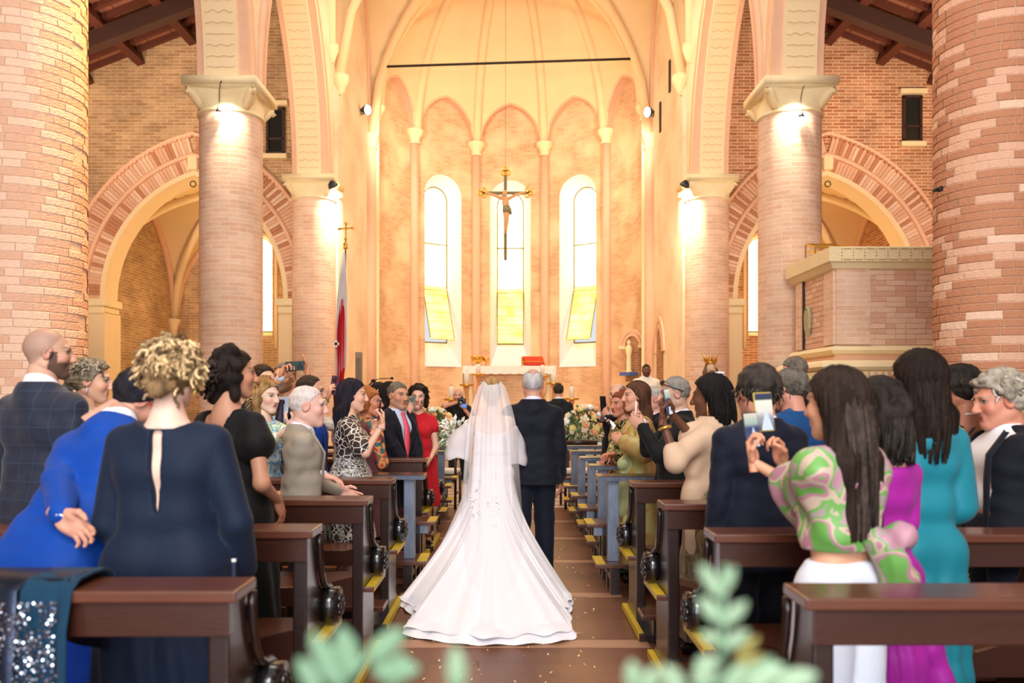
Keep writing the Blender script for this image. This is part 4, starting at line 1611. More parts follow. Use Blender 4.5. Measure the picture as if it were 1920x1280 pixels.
# ------------------------------------------------------------------ crucifix hanging before the middle window
CD = 20.0
cz = lambda y: CAM_Z + (HY - y) / FPX * CD
cr = thing('crucifix', 'large hanging crucifix in front of the middle apse window', 'crucifix', ((948 - CX) / FPX * CD, CD, 0))
M_CROSS = mat('dark_green_gilt_wood', (104, 88, 36), 0.5, 0.2, 9)
u = CD / FPX
b = MB()
b.bbox((-0.045, -0.02, cz(488)), (0.035, 0.02, cz(324)))
b.bbox((-41 * u, -0.02, cz(365)), (41 * u, 0.02, cz(359)))
b.build('cross_beam', M_CROSS, cr, bevel=0.008)
for (x, z) in ((0, cz(322)), (-43 * u, cz(362)), (43 * u, cz(362))):
    b = MB()
    for a in range(3):
        aa = PI / 2 + a * 2 * PI / 3 if x == 0 else (PI if x < 0 else 0) + a * 2 * PI / 3
        b.lathe([(0.03, -0.02), (0.075, -0.02), (0.075, 0.02), (0.03, 0.02), (0.03, -0.02)], (x + 0.065 * math.cos(aa), -0.02, z + 0.065 * math.sin(aa)), 14, R=Matrix.Rotation(PI / 2, 3, 'X'))
    b.build('trefoil_end', M_GOLD, cr, True)
M_CORP = mat('carved_corpus', (196, 150, 106), 0.6, 0.15, 12)
b = MB()
b.tube([(-0.50, -0.07, cz(362)), (-0.26, -0.09, cz(368)), (-0.08, -0.11, cz(374)), (0.08, -0.11, cz(374)), (0.26, -0.09, cz(367)), (0.50, -0.07, cz(361))], [0.025, 0.035, 0.05, 0.05, 0.035, 0.025], 8)
b.tube([(0.0, -0.11, cz(371)), (0.0, -0.12, cz(382)), (0.01, -0.12, cz(392)), (0.02, -0.12, cz(400)), (0.02, -0.15, cz(416)), (0.01, -0.12, cz(432)), (0.0, -0.11, cz(440))], [0.07, 0.095, 0.075, 0.085, 0.06, 0.04, 0.03], 10)
b.ball((-0.02, -0.15, cz(365)), (0.06, 0.07, 0.085))
co = b.build('corpus', M_CORP, cr, True)
b = MB(); b.tube([(0.02, -0.12, cz(388)), (0.025, -0.12, cz(394)), (0.03, -0.13, cz(401))], [0.09, 0.105, 0.10], 10); b.tube([(0.11, -0.13, cz(392)), (0.13, -0.12, cz(404))], [0.03, 0.04], 6)
b.build('loincloth', mat('grey_green_gilt', (120, 116, 86), 0.6), co, True)
b = MB(); b.tube([(0, 0, cz(322)), (0, 0, 14.0)], 0.004, 4); b.build('hanging_wire', M_IRON, cr)

# ------------------------------------------------------------------ flag on its staff, column loudspeaker, microphone, lamps
FD = 15.4
fg = thing('flag', 'furled red and white flag on a staff topped by a gold cross', 'flag', ((640 - CX) / FPX * FD, FD, 0))
fz = lambda y: CAM_Z + (HY - y) / FPX * FD
fu = FD / FPX
b = MB(); b.tube([(-0.01, 0, 0.0), (8 * fu, 0, fz(470))], 0.016, 8); b.build('staff', M_DKW, fg, True)
b = MB(); b.box((0, 0, 0.03), (0.4, 0.4, 0.06)); b.build('base', M_DKW, fg, bevel=0.01)
b = MB()
X = 8 * fu
b.tube([(X, 0, fz(470)), (X + 0.01, 0, fz(419))], 0.016, 6)
b.tube([(X - 12 * fu, 0, fz(429)), (X + 13 * fu, 0, fz(427))], 0.016, 6)
for p in ((X - 12 * fu, 0, fz(429)), (X + 13 * fu, 0, fz(427)), (X + 0.01, 0, fz(419)), (X, 0, fz(448))):
    b.ball(p, 0.032, 8, 6)
b.lathe([(0.01, fz(468)), (0.05, fz(466)), (0.035, fz(462)), (0.05, fz(458)), (0.015, fz(454))], (X, 0, 0), 10)
b.build('gold_cross', M_GOLD, fg, True)


def furled(name, path, widths, m_, fold=5, dep=0.09):
    b = MB()
    P = []
    for (x, z), w in zip(path, widths):
        row = []
        for i in range(41):
            t = i / 40 * 2 - 1
            row.append((x + w * t * 0.5, -0.04 - dep * (0.5 + 0.5 * math.cos(t * PI * fold + z * 0.8)) * min(1, w * 6), z + 0.02 * t))
        P.append(row)
    b.grid(P, None, False, 0, None, True)
    o = b.build(name, m_, fg, True)
    s = o.modifiers.new('s', 'SOLIDIFY'); s.thickness = 0.006
    return o


M_FW = mat('white_flag_cloth', (236, 228, 226), 0.8, 0.04)
M_FR = mat('red_flag_cloth', (206, 22, 32), 0.7, 0.08)
zs = [fz(y) for y in (474, 520, 560, 600, 650, 690, 712)]
furled('white_cloth', [((3 + 5 * k) * fu * 0 + (6 - i * 1.2) * fu, z) for i, (z, k) in enumerate(zip(zs, range(7)))], [0.03, 0.12, 0.19, 0.2, 0.22, 0.2, 0.12], M_FW)
o = furled('red_cloth', [((4 - i * 0.5) * fu, fz(y)) for i, y in enumerate((562, 590, 620, 660, 700, 718))], [0.03, 0.11, 0.15, 0.15, 0.13, 0.09], M_FR, 3, 0.10)
o.location.y = -0.06
b = MB()
for (c, s_) in (((-0.05, -0.24, fz(646)), (0.05, 0.012, 0.13)), ((-0.05, -0.24, fz(646)), (0.11, 0.012, 0.05))):
    b.box(c, s_)
b.build('white_cross_emblem', M_FW, fg)

sp = thing('column_loudspeaker', 'slim tall grey column loudspeaker standing by the left chancel pier', 'loudspeaker', ((673 - CX) / FPX * 14.2, 14.2, 0))
b = MB(); b.bbox((-0.055, -0.06, 0.25), (0.055, 0.06, CAM_Z + (HY - 660) / FPX * 14.2)); b.build('cabinet', mat('grey_brown_speaker', (146, 128, 108), 0.6), sp, bevel=0.01)
b = MB(); b.bbox((-0.045, -0.063, 0.32), (0.045, -0.058, 2.2)); b.build('grille', mat('speaker_grille', (120, 106, 92), 0.8), sp)
b = MB(); b.lathe([(0.0, 0), (0.2, 0), (0.2, 0.03), (0.03, 0.04), (0.03, 0.26)], seg=16); b.build('base', M_IRON, sp, True)

mk = thing('microphone_stand', 'black microphone boom stand behind the left-hand guests', 'microphone stand', ((678 - CX) / FPX * 11.5, 11.5, 0))
b = MB(); b.tube([(0, 0, 0.02), (0, 0, 1.52)], 0.012, 6); b.build('pole', M_IRON, mk, True)
b = MB()
w0 = W(683, 731, 11.5) - mk.location
w1, w2, w3 = W(700, 714, 11.5) - mk.location, W(710, 710, 11.5) - mk.location, W(735, 709, 11.5) - mk.location
b.tube([w0, w1, w2, w3], [0.012, 0.01, 0.006, 0.006], 6); b.ball(w1, (0.035, 0.03, 0.03)); b.ball(w3, (0.025, 0.02, 0.02)); b.build('boom', M_IRON, mk, True)
for a in range(3):
    b = MB(); b.tube([(0, 0, 0.12), (0.3 * math.cos(a * 2.1), 0.3 * math.sin(a * 2.1), 0.01)], 0.01, 6); b.build('leg', M_IRON, mk, True)

M_LAMPW = mat('lamp_lens', (255, 250, 240), 0.3, emit=(255, 246, 228), emit_s=14.0)
M_LAMPB = mat('lamp_housing', (52, 54, 54), 0.4, metal=0.4)


def floodlight(px, py, d, sx, label, big):
    p = W(px, py, d)
    t = thing('floodlight', label, 'lamp', p, 0, 'floodlights on the chancel walls' if big else None)
    s = 1.0 if big else 0.7
    dirv = Vector((-sx * 0.75, -0.45, -0.15)) if big else Vector((-sx * 0.4, 0.5, -0.8))
    q = dirv.to_track_quat('Z', 'Y').to_matrix()
    b = MB(); b.lathe([(0.0, -0.12 * s), (0.06 * s, -0.11 * s), (0.13 * s, 0.02 * s), (0.14 * s, 0.07 * s), (0.125 * s, 0.07 * s), (0.10 * s, 0.02 * s)], seg=18, R=q); b.build('housing', M_LAMPB, t, True)
    b = MB(); b.lathe([(0.0, 0.05 * s), (0.12 * s, 0.06 * s)], seg=18, R=q); b.build('lens', M_LAMPW, t)
    b = MB(); b.tube([(0, 0, -0.02), (sx * 0.10 * s, 0.02, -0.12 * s), (sx * 0.12 * s, 0.05, -0.1 * s), (sx * 0.14 * s, 0.06, 0.05 * s)], 0.014, 6); b.build('bracket', M_LAMPB, t, True)


floodlight(686, 206, 20.2, -1, 'bright floodlight bracketed high on the left chancel wall', True)
floodlight(1217, 210, 20.2, 1, 'bright floodlight bracketed high on the right chancel wall', True)
floodlight(624, 346, 16.3, -1, 'small floodlight fixed beside the capital of the far left column', False)
floodlight(1284, 345, 16.3, 1, 'small floodlight fixed beside the capital of the far right column', False)
for sx, px, py, nm in ((-1, 411, 205, 'left'), (1, 1502, 214, 'right')):
    p = W(px, py, 11.36)
    t = thing('column_lamp', 'small lamp hanging from the capital of the %s brick column' % nm, 'lamp', p)
    b = MB(); b.lathe([(0.0, 0.05), (0.02, 0.05), (0.035, 0.0), (0.05, -0.05), (0.045, -0.05), (0.0, -0.02)], seg=12); b.build('shade', M_LAMPB, t, True)
    b = MB(); b.ball((0, 0, -0.05), (0.035, 0.035, 0.05)); b.build('bulb', M_LAMPW, t, True)
    b = MB(); b.tube([(0, 0, 0.05), (0.0, 0.0, 0.25), (0.02, -0.02, 0.36), (0.04, -0.02, 0.40)], 0.006, 5); b.build('cable', M_IRON, t)

# small fixings on the masonry
for k, (px, py, d, lab) in enumerate([(1266, 522, 18.6, 'small dark bracket on the right chancel wall'), (1421, 186, 12.0, 'small iron peg beside the right capital'), (1757, 356, 6.75, 'small iron peg on the big right column')]):
    p = W(px, py, d)
    b = MB(); b.box((0, 0, 0), (0.06 if k else 0.05, 0.05, 0.02 if k else 0.14)); b.box((0.01, -0.03, 0.0), (0.03, 0.05, 0.04))
    o = b.build('wall_bracket', M_IRON, None, loc=p, bevel=0.004)
    tag(o, lab, 'bracket')

# ------------------------------------------------------------------ crowned statue
sd = 12.6
s0 = W(1332, 745, sd)
stt = thing('statue', 'painted bust of a crowned bearded figure behind the right-hand guests', 'statue', (s0.x, s0.y, 0))
z = lambda y: CAM_Z + (HY - y) / FPX * sd
b = MB(); b.lathe([(0.25, 0), (0.25, 0.1), (0.2, 0.14), (0.2, 1.15), (0.26, 1.2), (0.26, 1.28)], seg=16); b.build('plinth', M_STONE, stt)
b = MB(); b.lathe([(0.18, 1.28), (0.24, 1.4), (0.26, 1.55), (0.2, 1.66), (0.08, 1.72), (0.06, 1.8)], seg=16, R=Matrix.Diagonal((1, 0.6, 1))); b.build('robe', mat('statue_robe', (190, 160, 130), 0.7), stt, True)
b = MB(); b.ball((0, -0.02, z(693)), (0.075, 0.085, 0.115), 14, 10); b.tube([(0, -0.10, z(690)), (0, -0.12, z(694)), (0, -0.1, z(696))], [0.01, 0.018, 0.012], 6); hd = b.build('head', mat('statue_face', (206, 172, 140), 0.6), stt, True)
b = MB(); b.ball((0, 0.02, z(691)), (0.09, 0.085, 0.12), 14, 10); b.tube([(-0.075, -0.02, z(690)), (-0.10, -0.03, z(699)), (-0.10, -0.03, z(706))], [0.03, 0.035, 0.02], 8); b.tube([(0.075, -0.02, z(690)), (0.10, -0.03, z(699)), (0.10, -0.03, z(706))], [0.03, 0.035, 0.02], 8)
b.ball((0, -0.07, z(700)), (0.05, 0.05, 0.07), 10, 7); b.build('hair', mat('statue_hair', (96, 70, 50), 0.7), stt, True)
b = MB()
b.lathe([(0.08, z(682)), (0.085, z(679)), (0.08, z(676)), (0.075, z(679)), (0.075, z(682))], seg=16)
for k in range(8):
    a = k * PI / 4
    b.tube([(0.08 * math.cos(a), 0.08 * math.sin(a), z(678)), (0.115 * math.cos(a), 0.115 * math.sin(a), z(664 + 3 * (k % 2)))], [0.02, 0.006], 6)
b.build('crown', M_GOLD, stt, True)

# ------------------------------------------------------------------ flower arrangements
M_LEAF = mat('florist_leaf', (88, 116, 66), 0.6, 0.35, 8)
M_LEAF2 = mat('pale_florist_leaf', (150, 168, 128), 0.6, 0.25, 8)
ROSE = {}
for nm, rgb in (('cream', (246, 232, 204)), ('peach', (246, 190, 140)), ('white', (250, 246, 240)), ('yellow', (240, 226, 150))):
    b = MB()
    rq = random.Random(5)
    for ringi, (n, r, zz, tilt) in enumerate(((5, 0.030, -0.005, 1.1), (5, 0.022, 0.008, 0.7), (4, 0.012, 0.016, 0.35))):
        for k in range(n):
            a = 2 * PI * k / n + ringi * 0.6
            R = Matrix.Rotation(a, 3, 'Z') @ Matrix.Rotation(-(PI / 2 - tilt), 3, 'Y')
            b.ball((r * math.cos(a), r * math.sin(a), zz), (0.007, 0.026 - 0.004 * ringi, 0.030 - 0.004 * ringi), 7, 4, R=Matrix.Rotation(a, 3, 'Z') @ Matrix.Rotation(tilt - 0.3, 3, 'Y'))
    b.ball((0, 0, 0.012), 0.016, 7, 5)
    ROSE[nm] = b.mesh('rose', mat('rose_' + nm, rgb, 0.7, 0.06, 20), True)


def leaf_cloud(parent, center, rad, n, m_, seed, name='foliage', size=0.06, droop=0.0):
    r = random.Random(seed)
    b = MB()
    for _ in range(n):
        while True:
            v = Vector((r.uniform(-1, 1), r.uniform(-1, 1), r.uniform(-1, 1)))
            if 0.25 < v.length < 1:
                break
        p = Vector(center) + Vector((v.x * rad[0], v.y * rad[1], v.z * rad[2]))
        d = (v + Vector((0, 0, r.uniform(-0.5, 0.6) - droop))).normalized()
        sd_ = d.cross(Vector((r.uniform(-1, 1), r.uniform(-1, 1), r.uniform(-1, 1)))).normalized()
        nn = d.cross(sd_)
        L = size * r.uniform(0.6, 1.4)
        w = L * 0.24
        b.add([p, p + d * L * .5 + sd_ * w + nn * .008, p + d * L, p + d * L * .5 - sd_ * w + nn * .008, p + d * L * .5 - nn * .004], [(0, 1, 4), (1, 2, 4), (2, 3, 4), (3, 0, 4)])
    o = b.build(name, m_, parent)
    o['kind'] = 'stuff'
    return o


def arrangement(px, py, d, rad, n, label, seed, stand):
    c = W(px, py, d)
    t = thing('flower_arrangement', label, 'flowers', (c.x, c.y, 0))
    r = random.Random(seed)
    zc = c.z
    leaf_cloud(t, (0, 0, zc), (rad[0] * 1.05, rad[0] * 0.8, rad[1]), 520, M_LEAF, seed)
    leaf_cloud(t, (0, -0.02, zc - rad[1] * 0.4), (rad[0] * 1.0, rad[0] * 0.7, rad[1] * 1.1), 260, M_LEAF2, seed + 1, size=0.08, droop=1.0)
    for k in range(n):
        a, e = r.uniform(-PI, 0.3) if k % 5 else r.uniform(0, PI), r.uniform(-0.35, 1.4)
        v = Vector((math.cos(a) * math.cos(e), math.sin(a) * math.cos(e), math.sin(e)))
        p = Vector((v.x * rad[0], v.y * rad[0] * 0.8, zc + v.z * rad[1])) * 1.0
        s = r.uniform(0.9, 1.6)
        q = v.to_track_quat('Z', 'Y').to_euler()
        o = data_obj('rose', ROSE[r.choices(('cream', 'peach', 'white', 'yellow'), (4, 3, 4, 2))[0]], t, p, q)
        o.scale = (s, s, s)
    if stand == 'vase':
        b = MB(); b.lathe([(0.0, zc - 0.75), (0.12, zc - 0.75), (0.10, zc - 0.70), (0.05, zc - 0.6), (0.10, zc - 0.42), (0.19, zc - 0.28), (0.2, zc - 0.24)], seg=18); b.build('urn', M_STONE, t, True)
        b = MB(); b.bbox((-0.2, -0.2, 0), (0.2, 0.2, zc - 0.75)); b.build('pedestal', M_PLASTER, t, bevel=0.01)
    else:
        b = MB(); b.lathe([(0.0, zc - 0.5), (0.14, zc - 0.5), (0.24, zc - 0.36), (0.30, zc - 0.24), (0.28, zc - 0.24)], seg=18); b.build('urn', mat('white_urn', (240, 240, 240), 0.5), t, True)
        b = MB(); b.lathe([(0.24, 0), (0.24, 0.06), (0.12, 0.14), (0.10, zc - 0.6), (0.16, zc - 0.5)], seg=18); b.build('pedestal', mat('white_urn', (240, 240, 240)), t, True)


arrangement(813, 800, 11.6, (0.27, 0.25), 30, 'rose and greenery arrangement on a pedestal, left of the couple', 4, 'vase')
arrangement(1098, 797, 11.8, (0.29, 0.26), 32, 'rose and greenery arrangement in a white urn, right of the couple', 9, 'urn')

# petals strewn along the aisle: too many to count
b = MB()
for _ in range(420):
    x, y = random.gauss(0.15, 0.42), random.uniform(3.6, 9.5)
    if abs(x) > 0.62:
        continue
    a, s = random.uniform(0, 6.3), random.uniform(0.006, 0.013)
    c, n_ = math.cos(a) * s, math.sin(a) * s
    b.add([(x - c, y - n_, 0.004), (x + n_ * .6, y - c * .6, 0.007), (x + c, y + n_, 0.012), (x - n_ * .6, y + c * .6, 0.006)], [(0, 1, 2, 3)])
o = b.build('petals', mat('petal', (236, 206, 150), 0.7, 0.2, 30))
tag(o, 'pale flower petals strewn on the terracotta aisle floor', 'petals', kind='stuff')

# ------------------------------------------------------------------ blurred eucalyptus arrangement close to the camera
EU = thing('eucalyptus_arrangement', 'out of focus eucalyptus sprigs with white blooms at the bottom edge', 'plant', (0.1, 0.74, 0))
M_EU = mat('eucalyptus_leaf', (140, 166, 136), 0.6, 0.14, 9)
M_EU2 = mat('eucalyptus_leaf_dusty', (112, 146, 116), 0.6, 0.14, 9)
M_EUY = mat('olive_yellow_leaf', (160, 152, 84), 0.6, 0.1, 9)
b = MB(); b.lathe([(0.16, 0), (0.16, 0.03), (0.025, 0.05), (0.025, 1.0), (0.09, 1.03), (0.10, 1.12), (0.085, 1.12)], seg=18); b.build('flower_stand', M_IRON, EU, True)


def eleaf(name, p, d, L, w, m_):
    d = Vector(d).normalized()
    s_ = d.cross(Vector((0.1, -1, 0.15))).normalized()
    nn = s_.cross(d)
    b = MB()
    rows = []
    for k in range(7):
        t = k / 6
        ww = w * math.sin(PI * min(1, t * 0.92 + 0.08)) ** 0.7
        c = Vector(p) + d * L * t + nn * (0.15 * L * t * t)
        rows.append([c - s_ * ww + nn * 0.1 * ww, c, c + s_ * ww + nn * 0.1 * ww])
    b.grid(rows)
    o = b.build(name, m_, EU, True)
    sdf = o.modifiers.new('s', 'SOLIDIFY'); sdf.thickness = 0.0012
    return o


def sprig(pts, d, leaves, m_, stem=True):
    path = [W(px, py, d) - EU.location for px, py in pts]
    if stem:
        b = MB(); b.tube(path, 0.0028, 6); b.build('stem', M_EU2, EU, True)
    for (px, py, qx, qy, w) in leaves:
        a, c = W(px, py, d) - EU.location, W(qx, qy, d) - EU.location
        eleaf('leaf', a, c - a, (c - a).length, w * d / FPX, m_)


sprig([(1352, 1270), (1356, 1180), (1356, 1090), (1360, 1060)], 0.66,
      [(1355, 1120, 1308, 1055, 14), (1358, 1110, 1376, 1060, 10), (1352, 1165, 1308, 1118, 14), (1360, 1170, 1398, 1125, 13), (1350, 1205, 1312, 1185, 11), (1360, 1215, 1402, 1180, 12), (1350, 1240, 1300, 1240, 12)], M_EU)
sprig([(1375, 1275), (1385, 1240)], 0.70, [(1380, 1240, 1420, 1190, 10), (1378, 1255, 1432, 1225, 9)], M_EUY)
sprig([(640, 1290), (690, 1230), (760, 1190)], 0.62, [(640, 1290, 585, 1180, 22), (660, 1270, 640, 1170, 24), (690, 1240, 760, 1175, 22), (700, 1260, 790, 1250, 20), (600, 1300, 560, 1230, 18), (730, 1290, 760, 1220, 20)], M_EU2)
sprig([(858, 1300), (856, 1240)], 0.60, [(858, 1300, 854, 1205, 18)], M_EU)
sprig([(1195, 1300), (1190, 1250)], 0.62, [(1195, 1300, 1180, 1235, 18), (1210, 1300, 1230, 1245, 16)], M_EU)
sprig([(1290, 1300), (1450, 1235)], 0.64, [(1280, 1300, 1240, 1245, 20), (1310, 1290, 1330, 1230, 22), (1400, 1290, 1470, 1245, 24), (1450, 1290, 1530, 1260, 22), (1370, 1300, 1390, 1245, 24)], M_EU)
# ------------------------------------------------------------------ smooth bodies: signed distance fields turned into one surface (surface nets)
class Field:
    def __init__(s, lo, hi, h):
        s.lo = np.array(lo, float)
        s.h = h
        s.n = np.ceil((np.array(hi, float) - s.lo) / h).astype(int) + 1
        s.f = np.full(s.n, 1.0, dtype=np.float32)

    def _blk(s, lo, hi):
        a = np.clip(np.floor((np.array(lo) - s.lo) / s.h).astype(int), 0, s.n)
        b = np.clip(np.ceil((np.array(hi) - s.lo) / s.h).astype(int) + 1, 0, s.n)
        if np.any(b <= a):
            return None
        sl = tuple(slice(i, j) for i, j in zip(a, b))
        ax = [(s.lo[k] + s.h * np.arange(a[k], b[k])).astype(np.float32) for k in range(3)]
        X, Y, Z = np.meshgrid(*ax, indexing='ij')
        return sl, X, Y, Z

    def _min(s, sl, d, k):
        f = s.f[sl]
        if k <= 0:
            s.f[sl] = np.minimum(f, d)
        else:
            hh = np.maximum(k - np.abs(f - d), 0) / k
            s.f[sl] = np.minimum(f, d) - hh * hh * k * 0.25

    def cap(s, a, b, ra, rb=None, k=0.03, sq=(1, 1, 1)):
        rb = ra if rb is None else rb
        a, b = np.array(a, float), np.array(b, float)
        q = np.array(sq, float)
        m = max(ra, rb) / min(q) + k + 3 * s.h
        r = s._blk(np.minimum(a, b) - m, np.maximum(a, b) + m)
        if r is None:
            return s
        sl, X, Y, Z = r
        px, py, pz = (X - a[0]) * q[0], (Y - a[1]) * q[1], (Z - a[2]) * q[2]
        ba = (b - a) * q
        L = float(ba @ ba) + 1e-9
        t = np.clip((px * ba[0] + py * ba[1] + pz * ba[2]) / L, 0, 1)
        d = np.sqrt((px - t * ba[0]) ** 2 + (py - t * ba[1]) ** 2 + (pz - t * ba[2]) ** 2) - (ra + (rb - ra) * t)
        s._min(sl, d, k)
        return s

    def ell(s, c, r, R=None, k=0.02, sub=False):
        c, r = np.array(c, float), np.array(r, float)
        m = r.max() + k + 3 * s.h
        q = s._blk(c - m, c + m)
        if q is None:
            return s
        sl, X, Y, Z = q
        P = np.stack([X - c[0], Y - c[1], Z - c[2]], -1)
        if R is not None:
            P = P @ np.array(R, dtype=np.float32)
        k0 = np.sqrt(((P / r) ** 2).sum(-1)) + 1e-6
        k1 = np.sqrt(((P / (r * r)) ** 2).sum(-1)) + 1e-6
        d = k0 * (k0 - 1) / k1
        if sub:
            f = s.f[sl]
            d = -d
            hh = np.maximum(k - np.abs(f - d), 0) / max(k, 1e-6)
            s.f[sl] = np.maximum(f, d) + hh * hh * k * 0.25
        else:
            s._min(sl, d, k)
        return s

    def coords(s):
        ax = [(s.lo[k] + s.h * np.arange(s.n[k])).astype(np.float32) for k in range(3)]
        return np.meshgrid(*ax, indexing='ij')

    def clip(s, fn):
        """keep where fn(x, y, z) < 0"""
        X, Y, Z = s.coords()
        s.f = np.maximum(s.f, fn(X, Y, Z).astype(np.float32))
        return s

    def warp(s, fn):
        X, Y, Z = s.coords()
        s.f = s.f + fn(X, Y, Z).astype(np.float32)
        return s

    def mesh(s):
        f = s.f.copy()
        f[0], f[-1] = 1, 1
        f[:, 0], f[:, -1] = 1, 1
        f[:, :, 0], f[:, :, -1] = 1, 1
        ins = f < 0
        c = np.zeros(np.array(f.shape) - 1, dtype=np.int8)
        offs = [(i, j, k) for i in (0, 1) for j in (0, 1) for k in (0, 1)]
        nx, ny, nz = c.shape
        for i, j, k in offs:
            c += ins[i:i + nx, j:j + ny, k:k + nz]
        mask = (c > 0) & (c < 8)
        cells = np.argwhere(mask)
        if len(cells) == 0:
            return np.zeros((0, 3)), []
        idx = -np.ones(c.shape, dtype=np.int64)
        idx[mask] = np.arange(len(cells))
        val = {o: f[cells[:, 0] + o[0], cells[:, 1] + o[1], cells[:, 2] + o[2]] for o in offs}
        acc, cnt = np.zeros((len(cells), 3)), np.zeros(len(cells))
        for a in offs:
            for ax in range(3):
                if a[ax]:
                    continue
                b = list(a)
                b[ax] = 1
                fa, fb = val[a], val[tuple(b)]
                cr = (fa < 0) != (fb < 0)
                t = np.where(cr, fa / np.where(cr, fa - fb, 1), 0)
                p = np.array(a, float)[None, :].repeat(len(cells), 0)
                p[:, ax] += t
                acc += p * cr[:, None]
                cnt += cr
        V = s.lo + s.h * (cells + acc / cnt[:, None])
        F = []
        for ax in range(3):
            o1, o2 = (ax + 1) % 3, (ax + 2) % 3
            sl0 = [slice(None)] * 3
            sl1 = [slice(None)] * 3
            sl0[ax], sl1[ax] = slice(0, -1), slice(1, None)
            ch = ins[tuple(sl0)] != ins[tuple(sl1)]
            e = np.argwhere(ch)
            e = e[(e[:, o1] > 0) & (e[:, o2] > 0) & (e[:, o1] < f.shape[o1] - 1) & (e[:, o2] < f.shape[o2] - 1)]
            if len(e) == 0:
                continue
            d1 = np.zeros(3, int); d1[o1] = 1
            d2 = np.zeros(3, int); d2[o2] = 1
            q = [idx[tuple((e - a).T)] for a in (d1 + d2, d2, d1 * 0, d1)]
            q = np.stack(q, 1)
            fl = ins[e[:, 0], e[:, 1], e[:, 2]]
            q = np.where(fl[:, None], q, q[:, ::-1])
            F.append(q)
        F = np.concatenate(F)
        F = F[(F >= 0).all(1)]
        return V, F


def mesh_from(name, V, F, mats, col=None, smooth=True, fmi=None):
    me = bpy.data.meshes.new(name)
    nf = len(F)
    me.vertices.add(len(V))
    me.vertices.foreach_set('co', np.asarray(V, np.float32).ravel())
    me.loops.add(nf * 4)
    me.loops.foreach_set('vertex_index', np.asarray(F, np.int32).ravel())
    me.polygons.add(nf)
    me.polygons.foreach_set('loop_start', np.arange(nf, dtype=np.int32) * 4)
    try:
        me.polygons.foreach_set('loop_total', np.full(nf, 4, np.int32))
    except Exception:
        pass
    for m in (mats if isinstance(mats, (list, tuple)) else [mats]):
        me.materials.append(m)
    me.polygons.foreach_set('use_smooth', np.full(nf, smooth))
    if fmi is not None:
        me.polygons.foreach_set('material_index', np.asarray(fmi, np.int32))
    if col is not None:
        ca = me.color_attributes.new('Col', 'FLOAT_COLOR', 'POINT')
        c = np.concatenate([col, np.ones((len(col), 1))], 1)
        ca.data.foreach_set('color', c.astype(np.float32).ravel())
    me.update(calc_edges=True)
    return me


def lin(rgb):
    return np.array(S(rgb)[:3])


# ------------------------------------------------------------------ head templates (local: origin at mid-head, y = where the face looks, z up)
HEADS = {}


def head_template(kind):
    if kind in HEADS:
        return HEADS[kind]
    male = kind[0] == 'm'
    smile = 's' in kind[1:]
    old = 'o' in kind[1:]
    h = 0.0052
    F = Field((-0.105, -0.15, -0.205), (0.105, 0.145, 0.135), h)
    w = 1.0 if male else 0.95
    F.ell((0, -0.016, 0.030), (0.076 * w, 0.098, 0.091), k=0.02)
    F.ell((0, 0.030, -0.030), (0.062 * w, 0.062, 0.080), k=0.03)
    for sx in (-1, 1):
        F.cap((sx * 0.052 * w, -0.012, -0.055), (sx * 0.016, 0.062, -0.098), 0.021 if male else 0.016, 0.018, k=0.03)
        F.ell((sx * 0.042 * w, 0.058, -0.022), (0.022, 0.024, 0.024), k=0.02)
    F.ell((0, 0.070, -0.097), (0.022, 0.020, 0.018) if male else (0.017, 0.018, 0.016), k=0.022)
    F.cap((-0.034, 0.080, 0.030), (0.034, 0.080, 0.030), 0.012 if male else 0.009, k=0.018)
    for sx in (-1, 1):
        F.ell((sx * 0.031, 0.098, 0.011), (0.018, 0.016, 0.011), k=0.014, sub=True)
    F.cap((0, 0.090, 0.018), (0, 0.112, -0.027), 0.0085, 0.0125, k=0.012)
    for sx in (-1, 1):
        F.ell((sx * 0.011, 0.102, -0.030), (0.009, 0.010, 0.008), k=0.008)
    F.cap((-0.019, 0.083, -0.056), (0.019, 0.083, -0.056), 0.0075, k=0.010)
    F.cap((-0.016, 0.083, -0.067), (0.016, 0.083, -0.067), 0.0085, k=0.008)
    F.ell((0, 0.098, -0.0615), (0.024, 0.010, 0.0022), k=0.004, sub=True)
    for sx in (-1, 1):
        F.ell((sx * 0.079 * w, -0.008, 0.000), (0.011, 0.023, 0.033), Matrix.Rotation(-0.25, 3, 'X'), k=0.008)
        F.ell((sx * 0.088 * w, -0.004, 0.002), (0.006, 0.012, 0.020), Matrix.Rotation(-0.25, 3, 'X'), k=0.004, sub=True)
    nr = 0.058 if male else 0.046
    F.cap((0, -0.022, -0.06), (0, -0.050, -0.20), nr, nr * 1.06, k=0.03)
    V, Q = F.mesh()
    HEADS[kind] = (V, Q)
    return HEADS[kind]


def ss(a, b, x):
    t = np.clip((x - a) / (b - a), 0, 1)
    return t * t * (3 - 2 * t)


